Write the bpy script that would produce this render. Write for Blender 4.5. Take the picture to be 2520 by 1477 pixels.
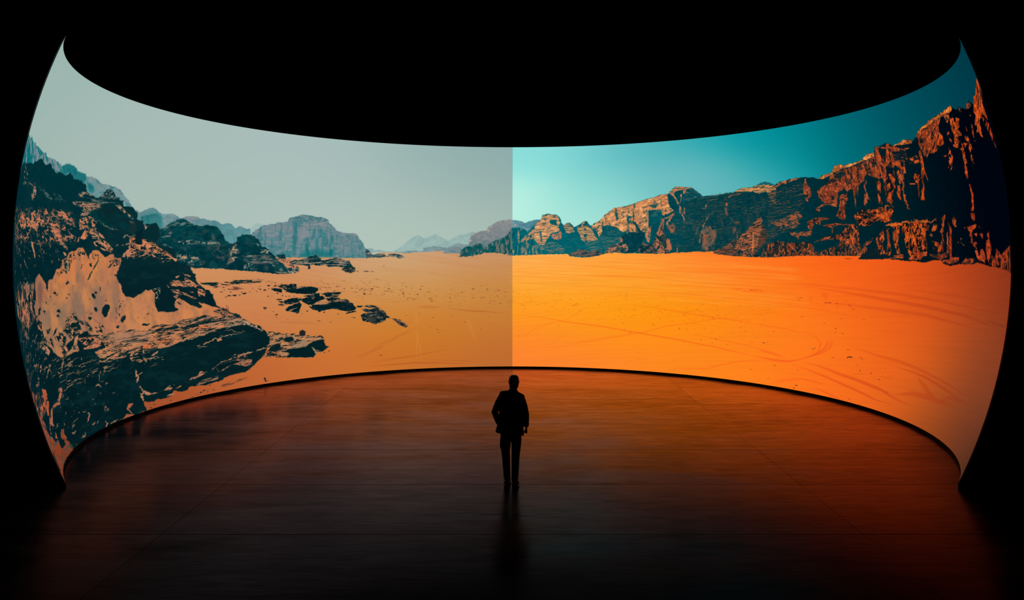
# A dark hall with a giant curved screen (a belt cut from a sphere) that shows a desert panorama,
# a glossy panelled floor and a man in a suit standing before the screen.
import bpy, bmesh, math, random
import numpy as np
from mathutils import Vector, Matrix

for o in list(bpy.data.objects): bpy.data.objects.remove(o)
scene = bpy.context.scene
COL = scene.collection

# ------------------------------------------------------------------ camera, world, exposure
D = 18.56                        # metres from the camera to the centre of the screen's sphere
CAM_H = 0.21010 * D              # camera above the floor
FPX = 1992.25                    # focal length in pixels of a 2520 px wide frame
cam_data = bpy.data.cameras.new('camera')
cam_data.sensor_width = 36.0
cam_data.lens = FPX / 2520 * 36.0
cam_data.shift_y = (625.66 - 738.5) / 2520
cam_data.clip_end = 200
cam = bpy.data.objects.new('camera', cam_data); COL.objects.link(cam)
cam.location = (0, 0, CAM_H); cam.rotation_euler = (math.pi / 2, 0, 0)
scene.camera = cam

world = bpy.data.worlds.new('dark_hall'); scene.world = world
world.use_nodes = True
world.node_tree.nodes['Background'].inputs[0].default_value = (0, 0, 0, 1)
world.node_tree.nodes['Background'].inputs[1].default_value = 0.0

scene.view_settings.view_transform = 'Standard'
scene.view_settings.look = 'None'
scene.view_settings.exposure = 0.0
scene.view_settings.gamma = 1.0
scene.view_settings.use_curve_mapping = False

scene.cycles.max_bounces = 5; scene.cycles.diffuse_bounces = 2; scene.cycles.glossy_bounces = 3

# ------------------------------------------------------------------ helpers
def link(name, me, mat=None, parent=None):
    o = bpy.data.objects.new(name, me); COL.objects.link(o)
    if mat is not None and not me.materials: me.materials.append(mat)
    if parent is not None: o.parent = parent
    return o
def empty(name, loc):
    o = bpy.data.objects.new(name, None); COL.objects.link(o); o.location = loc
    o.empty_display_size = .2
    return o
def mesh_from(name, verts, faces, smooth=True):
    me = bpy.data.meshes.new(name); me.from_pydata(verts, [], faces); me.update()
    if smooth: me.polygons.foreach_set('use_smooth', [True] * len(me.polygons))
    return me
def nodes(name):
    m = bpy.data.materials.new(name); m.use_nodes = True
    t = m.node_tree; t.nodes.clear()
    out = t.nodes.new('ShaderNodeOutputMaterial')
    return m, t, out
def plain(name, col, rough=.7, spec=.3, noise=0.0, nscale=40.0):
    """principled with a little procedural colour noise"""
    m, t, out = nodes(name)
    b = t.nodes.new('ShaderNodeBsdfPrincipled'); t.links.new(b.outputs[0], out.inputs[0])
    b.inputs['Roughness'].default_value = rough; b.inputs['Specular IOR Level'].default_value = spec
    n = t.nodes.new('ShaderNodeTexNoise'); n.inputs['Scale'].default_value = nscale; n.inputs['Detail'].default_value = 4
    r = t.nodes.new('ShaderNodeValToRGB')
    r.color_ramp.elements[0].color = tuple(c * (1 - noise) for c in col) + (1,)
    r.color_ramp.elements[1].color = tuple(min(c * (1 + noise), 1) for c in col) + (1,)
    t.links.new(n.outputs[0], r.inputs[0]); t.links.new(r.outputs[0], b.inputs['Base Color'])
    return m

# ------------------------------------------------------------------ the setting: floor of large panels
def floor_material():
    m, t, out = nodes('polished_dark_floor')
    N = t.nodes.new; L = t.links.new
    geo = N('ShaderNodeNewGeometry')
    mp = N('ShaderNodeMapping'); mp.inputs['Scale'].default_value = (.55, 2.6, 1); L(geo.outputs['Position'], mp.inputs[0])
    streak = N('ShaderNodeTexNoise'); streak.inputs['Scale'].default_value = 1.6; streak.inputs['Detail'].default_value = 7; streak.inputs['Roughness'].default_value = .62
    L(mp.outputs[0], streak.inputs[0])
    mp2 = N('ShaderNodeMapping'); mp2.inputs['Scale'].default_value = (.3, .75, 1); L(geo.outputs['Position'], mp2.inputs[0])
    stain = N('ShaderNodeTexNoise'); stain.inputs['Scale'].default_value = 1.1; stain.inputs['Detail'].default_value = 5; stain.inputs['Distortion'].default_value = .6
    L(mp2.outputs[0], stain.inputs[0])
    mp3 = N('ShaderNodeMapping'); mp3.inputs['Scale'].default_value = (1.2, 16, 1); L(geo.outputs['Position'], mp3.inputs[0])
    brush = N('ShaderNodeTexNoise'); brush.inputs['Scale'].default_value = 1.8; brush.inputs['Detail'].default_value = 6
    L(mp3.outputs[0], brush.inputs[0])
    info = N('ShaderNodeObjectInfo')
    # sheen colour of the worn varnish
    ramp = N('ShaderNodeValToRGB')
    e = ramp.color_ramp.elements
    e[0].position = .42; e[0].color = (*SHEEN_LO, 1)
    e[1].position = .60; e[1].color = (*SHEEN_HI, 1)
    mixn = N('ShaderNodeMix'); mixn.data_type = 'FLOAT'; mixn.inputs[0].default_value = .45
    L(streak.outputs[0], mixn.inputs[2]); L(stain.outputs[0], mixn.inputs[3])
    mixb = N('ShaderNodeMix'); mixb.data_type = 'FLOAT'; mixb.inputs[0].default_value = .42
    L(mixn.outputs[0], mixb.inputs[2]); L(brush.outputs[0], mixb.inputs[3])
    rnd = N('ShaderNodeMath'); rnd.operation = 'MULTIPLY_ADD'; rnd.inputs[1].default_value = .05; L(info.outputs['Random'], rnd.inputs[0]); L(mixb.outputs[0], rnd.inputs[2])
    L(rnd.outputs[0], ramp.inputs[0])
    dif = N('ShaderNodeBsdfDiffuse')
    dr = N('ShaderNodeValToRGB'); dr.color_ramp.elements[0].color = (*DIF_LO, 1); dr.color_ramp.elements[1].color = (*DIF_HI, 1)
    L(rnd.outputs[0], dr.inputs[0]); L(dr.outputs[0], dif.inputs[0])
    glo = N('ShaderNodeBsdfGlossy'); glo.distribution = 'MULTI_GGX'
    L(ramp.outputs[0], glo.inputs['Color'])
    rr = N('ShaderNodeMapRange'); rr.inputs[1].default_value = .3; rr.inputs[2].default_value = .7; rr.inputs[3].default_value = ROUGH[0]; rr.inputs[4].default_value = ROUGH[1]
    L(stain.outputs[0], rr.inputs[0]); L(rr.outputs[0], glo.inputs['Roughness'])
    bump = N('ShaderNodeBump'); bump.inputs['Strength'].default_value = .10; bump.inputs['Distance'].default_value = .01
    L(mixb.outputs[0], bump.inputs['Height']); L(bump.outputs[0], glo.inputs['Normal'])
    lw = N('ShaderNodeLayerWeight'); lw.inputs[0].default_value = .5          # the sheen grows steeply towards grazing views
    pw = N('ShaderNodeMath'); pw.operation = 'POWER'; pw.inputs[1].default_value = SHEEN_POW; L(lw.outputs['Facing'], pw.inputs[0])
    fr = N('ShaderNodeMath'); fr.operation = 'MULTIPLY'; fr.use_clamp = True; fr.inputs[1].default_value = SHEEN_K; L(pw.outputs[0], fr.inputs[0])
    mix = N('ShaderNodeMixShader'); L(fr.outputs[0], mix.inputs[0]); L(dif.outputs[0], mix.inputs[1]); L(glo.outputs[0], mix.inputs[2])
    L(mix.outputs[0], out.inputs[0])
    return m
SHEEN_LO, SHEEN_HI = (.55, .37, .42), (1.0, .67, .77)
DIF_LO, DIF_HI = (.002, .0012, .001), (.009, .005, .0035)
ROUGH = (.17, .31)
SHEEN_POW, SHEEN_K = 11.5, 4.2
PITCH = 0.13152 * D                                   # panels about 4.88 by 2.44 m
SEAM_Y = 1.1329 * D                                   # one of the cross seams
black = plain('matt_black_paint', (.004, .004, .004), .9, .1, .2)
fl = mesh_from('floor', [(-6 * PITCH, SEAM_Y - 7.2 * PITCH, -.05), (6 * PITCH, SEAM_Y - 7.2 * PITCH, -.05), (6 * PITCH, SEAM_Y + 4 * PITCH, -.05), (-6 * PITCH, SEAM_Y + 4 * PITCH, -.05),
                         (-6 * PITCH, SEAM_Y - 7.2 * PITCH, -.15), (6 * PITCH, SEAM_Y - 7.2 * PITCH, -.15), (6 * PITCH, SEAM_Y + 4 * PITCH, -.15), (-6 * PITCH, SEAM_Y + 4 * PITCH, -.15)],
               [(0, 1, 2, 3), (7, 6, 5, 4), (0, 4, 5, 1), (1, 5, 6, 2), (2, 6, 7, 3), (3, 7, 4, 0)], False)
floor = link('floor', fl, black); floor['kind'] = 'structure'
def panel_mesh():
    gx, gy, c = PITCH - .003, PITCH / 2 - .008, .0002      # half sizes, small chamfer
    top = [(-gx + c, -gy + c, 0), (gx - c, -gy + c, 0), (gx - c, gy - c, 0), (-gx + c, gy - c, 0)]
    mid = [(-gx, -gy, -c), (gx, -gy, -c), (gx, gy, -c), (-gx, gy, -c)]
    low = [(x, y, -.05) for x, y, z in mid]
    f = [(0, 1, 2, 3)] + [(4 + i, 4 + (i + 1) % 4, (i + 1) % 4, i) for i in range(4)] + [(8 + i, 8 + (i + 1) % 4, 4 + (i + 1) % 4, 4 + i) for i in range(4)] + [(11, 10, 9, 8)]
    return mesh_from('floor_panel', top + mid + low, f, False)
pm = panel_mesh(); pm.materials.append(floor_material())
random.seed(4)
for r in range(-7, 4):
    for c in range(-3, 3):
        o = link('floor_panel', pm, None, floor)
        o.location = ((c + .5) * 2 * PITCH, SEAM_Y + (r + .5) * PITCH, -.0006 * random.random())
        o.rotation_euler = (random.uniform(-1, 1) * .0004, random.uniform(-1, 1) * .0004, 0)

# ------------------------------------------------------------------ the curved screen
RS = 0.524840 * D                 # sphere radius
ZC = CAM_H - 0.004935 * D         # height of the sphere's centre
LAT = 22.51389                    # the belt reaches this latitude up and down
CUT = 0.7262 * D                  # the belt is cut off by an upright plane at this distance
AZ, LA = 125.0, 22.6
def belt(radius, lat0, lat1, nu, nv, cut=CUT):
    v, f, uv = [], [], []
    for j in range(nv + 1):
        la = lat0 + (lat1 - lat0) * j / nv
        cl, sl = math.cos(math.radians(la)), math.sin(math.radians(la))
        am = math.degrees(math.acos(max(-1, (cut - D) / (radius * cl))))
        for i in range(nu + 1):
            az = am * (2 * i / nu - 1); a = math.radians(az)
            v.append((radius * cl * math.sin(a), radius * cl * math.cos(a), radius * sl))
            uv.append(((az + AZ) / (2 * AZ), (la + LA) / (2 * LA)))
    w = nu + 1
    for j in range(nv):
        for i in range(nu): f.append((j * w + i, (j + 1) * w + i, (j + 1) * w + i + 1, j * w + i + 1))
    return v, f, uv

# ---- picture painter (numpy only) : draws the desert panorama shown on the screen ----
TW, TH = 3360, 960
_rng = np.random.RandomState(7)
_tab = _rng.rand(4096).astype(np.float32)
def vnoise(x, y, seed):
    xi = np.floor(x); yi = np.floor(y)
    fx = (x - xi).astype(np.float32); fy = (y - yi).astype(np.float32)
    xi = xi.astype(np.int32) + seed * 131; yi = yi.astype(np.int32) + seed * 71
    fx = fx * fx * (3 - 2 * fx); fy = fy * fy * (3 - 2 * fy)
    def h(a, b):
        n = (a * 374761393 + b * 668265263) & 0x7fffffff
        n = ((n ^ (n >> 13)) * 1274126177) & 0x7fffffff
        return _tab[(n ^ (n >> 16)) & 4095]
    a = h(xi, yi); b = h(xi + 1, yi); c = h(xi, yi + 1); d = h(xi + 1, yi + 1)
    a = a + (b - a) * fx
    c = c + (d - c) * fx
    return a + (c - a) * fy
def fbm(x, y, seed, oc=4, gain=.55):
    s = np.zeros(x.shape, np.float32); a = 1.; t = 0.; v = 0.
    for o in range(oc):
        s += a * (vnoise(x * (2 ** o) + 17.3 * o, y * (2 ** o) + 9.1 * o, seed + o) - .5)
        v += a * a; a *= gain
    return s / np.float32(.2357 * np.sqrt(v))         # about unit variance
_Q = np.array([-2.33,-1.64,-1.28,-1.04,-.84,-.67,-.52,-.39,-.25,-.13,0,.13,.25,.39,.52,.67,.84,1.04,1.28,1.64,2.33])
_F = np.array([.99,.95,.9,.85,.8,.75,.7,.65,.6,.55,.5,.45,.4,.35,.3,.25,.2,.15,.1,.05,.01])
def thr(cov): return float(np.interp(-cov, -_F, _Q))
def polymask(px, py, x0, y0, w, h):
    """scan-line fill, 2x vertical supersampling, exact horizontal cover"""
    m = np.zeros((h, w + 1), np.float32)
    n = len(px); SS = 2
    for k in range(h * SS):
        yy = y0 + (k + .5) / SS
        xs = []
        for i in range(n):
            ya, yb = py[i], py[(i + 1) % n]
            if (ya <= yy) != (yb <= yy):
                xs.append(px[i] + (yy - ya) / (yb - ya) * (px[(i + 1) % n] - px[i]))
        xs.sort()
        r = m[k // SS]
        for a, b in zip(xs[::2], xs[1::2]):
            a = min(max(a - x0, 0.), w - 1e-3); b = min(max(b - x0, 0.), w - 1e-3)
            ia, ib = int(a), int(b)
            if ia == ib: r[ia] += (b - a) / SS
            else:
                r[ia] += (ia + 1 - a) / SS; r[ia + 1:ib] += 1. / SS; r[ib] += (b - ib) / SS
    return np.clip(m[:, :w], 0, 1)
def blur(m, r):
    r = int(round(r))
    if r < 1: return m
    for _ in range(2):
        for ax in (0, 1):
            p = np.pad(m, [(r + 1, r) if a == ax else (0, 0) for a in (0, 1)], mode='edge')
            c = np.cumsum(p, axis=ax, dtype=np.float64)
            m = ((c[2 * r + 1:] - c[:-2 * r - 1]) if ax == 0 else (c[:, 2 * r + 1:] - c[:, :-2 * r - 1])) / (2 * r + 1)
    return m.astype(np.float32)
KX, KY = TW / (2 * AZ), TH / (2 * LA)
class Canvas:
    def __init__(s):
        s.im = np.zeros((TH, TW, 3), np.float32)
    def grid(s, x0, y0, w, h):                       # degrees
        a = ((np.arange(x0, x0 + w) + .5) / KX - AZ).astype(np.float32)
        l = (LA - (np.arange(y0, y0 + h) + .5) / KY).astype(np.float32)
        return np.meshgrid(a, l)
    def box(s, pts, pad):
        xs = [(p[0] + AZ) * KX for p in pts]; ys = [(LA - p[1]) * KY for p in pts]
        x0 = max(int(min(xs) - pad), 0); x1 = min(int(max(xs) + pad) + 1, TW)
        y0 = max(int(min(ys) - pad), 0); y1 = min(int(max(ys) + pad) + 1, TH)
        return xs, ys, x0, y0, x1 - x0, y1 - y0
    def field(s, ctrl, A, L):
        """smooth colour field through control colours (az, lat, width scale)"""
        q = np.array([(a / 2.2, l) for a, l, c in ctrl]); dd = ((q[:, None] - q[None]) ** 2).sum(-1) + np.eye(len(q)) * 1e9
        kk = np.float32(-.55 / np.median(dd.min(1)))
        num = np.zeros(A.shape + (3,), np.float32); den = np.zeros(A.shape, np.float32)
        for a, l, c in ctrl:
            d2 = ((A - a) / 2.2) ** 2 + (L - l) ** 2
            w = np.exp(d2 * kk) + 2e-3 / (1 + d2)
            den += w
            for k in range(3): num[..., k] += w * c[k]
        return num / den[..., None]
    def col(s, f, A, L):
        if isinstance(f, dict):
            p0, p1, st = f['a'], f['b'], f['s']
            dx, dy = p1[0] - p0[0], p1[1] - p0[1]
            wx, wy = f.get('w', (1, 1))
            t = ((A - p0[0]) * dx * wx + (L - p0[1]) * dy * wy) / (dx * dx * wx + dy * dy * wy)
            ks = [q[0] for q in st]
            return np.stack([np.interp(t, ks, [q[1][k] for q in st]) for k in range(3)], -1)
        if isinstance(f, list): return s.field(f, A, L)
        return np.asarray(f, np.float32)
    def put(s, x0, y0, m, c):
        v = s.im[y0:y0 + m.shape[0], x0:x0 + m.shape[1]]
        v += (c - v) * m[..., None]
    def poly(s, pts, fill, ov=(), rough=None, feather=0., alpha=1., seed=0, grain=1.):
        """rough = (ax, ay, M) : displacement in degrees, noise matrix"""
        pad = 4 + feather * 3
        if rough: pad += max(rough[0] * KX, rough[1] * KY) * 2.2
        xs, ys, x0, y0, w, h = s.box(pts, pad)
        if w < 1 or h < 1: return
        m = polymask(xs, ys, x0, y0, w, h)
        A, L = s.grid(x0, y0, w, h)
        if rough:
            M = rough[2]
            u = A * M[0] + L * M[1]; v = A * M[2] + L * M[3]
            dx = fbm(u, v, 300 + seed) * rough[0] * KX * .6; dy = fbm(u + 31, v + 57, 340 + seed) * rough[1] * KY * .6
            jx = np.clip(np.arange(w)[None] + dx, 0, w - 1); jy = np.clip(np.arange(h)[:, None] + dy, 0, h - 1)
            m = m[np.rint(jy).astype(np.int32), np.rint(jx).astype(np.int32)]
            m = .6 * m + .4 * blur(m, 1)
        if feather: m = blur(m, feather)
        c = s.col(fill, A, L) if fill is not None else None
        if c is None: c = s.im[y0:y0 + h, x0:x0 + w].copy()
        elif c.ndim == 1: c = np.broadcast_to(c, (h, w, 3)).copy()
        for k, o in enumerate(ov):
            kind, oc, cov, soft, M = o[:5]; strength = o[5] if len(o) > 5 else 1.
            u = A * M[0] + L * M[1]; v = A * M[2] + L * M[3]
            sd = seed * 7 + k * 13 + 1
            if kind == 'n': q = fbm(u, v, sd, 5, .62)
            elif kind == 'w':                          # warped
                q = fbm(u + .7 * fbm(u * .6 + 5, v * .6, sd + 3, 3), v + .7 * fbm(u * .6, v * .6 + 9, sd + 5, 3), sd, 5, .62)
            elif kind == 'r':                          # thin ridge lines
                q = fbm(u, v, sd, 4, .5); q = 1.35 - np.abs(q) * 2.3
            elif kind == 'e':                          # lit ledges
                q = fbm(u, v, sd, 4, .6) - fbm(u, v + .28, sd, 4, .6); q = q * 1.35
            elif kind == 'f':                          # lit ledges seen from the side
                q = fbm(u, v, sd, 4, .6) - fbm(u + .28, v, sd, 4, .6); q = q * 1.35
            t = thr(cov)
            a = np.clip((q - t) / soft + .5, 0, 1) * strength
            c += (s.col(oc, A, L) - c) * a[..., None]
        if rough and fill is not None and grain:                 # fine grain on everything rocky
            M = rough[2]; g = 2.2
            u = A * M[0] + L * M[1]; v = A * M[2] + L * M[3]
            c = c * (1 + grain * (.035 * fbm(u * g, v * g * 1.3, 900 + seed, 2) + .03 * fbm(u * .5, v * .7, 950 + seed, 2)))[..., None]
        s.put(x0, y0, m * alpha, c)
    def line(s, pts, J, width, colr, alpha=1., soft=.5, taper=0., wob=None):
        """J: local image px per degree (jx, jy)"""
        pad = (width * 2 + 3) * max(KX / J[0], KY / J[1]) + 4
        if wob: pad += 6
        xs, ys, x0, y0, w, h = s.box(pts, pad)
        if w < 1 or h < 1: return
        A, L = s.grid(x0, y0, w, h)
        X = A * J[0]; Y = L * J[1]
        if wob:
            X = X + wob[0] * fbm(A * J[0] / wob[1], L * J[1] / wob[1], 77, 3); Y = Y + wob[0] * fbm(A * J[0] / wob[1], L * J[1] / wob[1], 91, 3)
        best = np.full(A.shape, 1e9, np.float32); n = len(pts) - 1; fade = np.ones(A.shape, np.float32)
        for i in range(n):
            ax, ay = pts[i][0] * J[0], pts[i][1] * J[1]; bx, by = pts[i + 1][0] * J[0], pts[i + 1][1] * J[1]
            dx, dy = bx - ax, by - ay; l2 = dx * dx + dy * dy + 1e-9
            t = np.clip(((X - ax) * dx + (Y - ay) * dy) / l2, 0, 1)
            d = np.hypot(X - ax - t * dx, Y - ay - t * dy)
            if taper:
                g = (i + t) / n; d = d / np.maximum(1 - taper * np.abs(2 * g - 1) ** 2, .1)
                fade = np.where(d < best, 1 - taper * np.abs(2 * g - 1) ** 4, fade)
            best = np.minimum(best, d)
        m = np.clip((width * .5 - best) / soft + .5, 0, 1) * alpha * fade
        s.put(x0, y0, m, s.col(colr, A, L))
    def dots(s, lst, colr, J, alpha=1., seed=0):
        for k, (a, l, rx, ry) in enumerate(lst):
            n = 9; ph = k * 1.7 + seed
            pts = [(a + rx * np.cos(q * 2 * np.pi / n) * (1 + .35 * np.sin(ph + q * 2.3)), l + ry * np.sin(q * 2 * np.pi / n) * (1 + .35 * np.cos(ph * 1.3 + q * 1.9))) for q in range(n)]
            s.poly(pts, colr, alpha=alpha)

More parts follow.
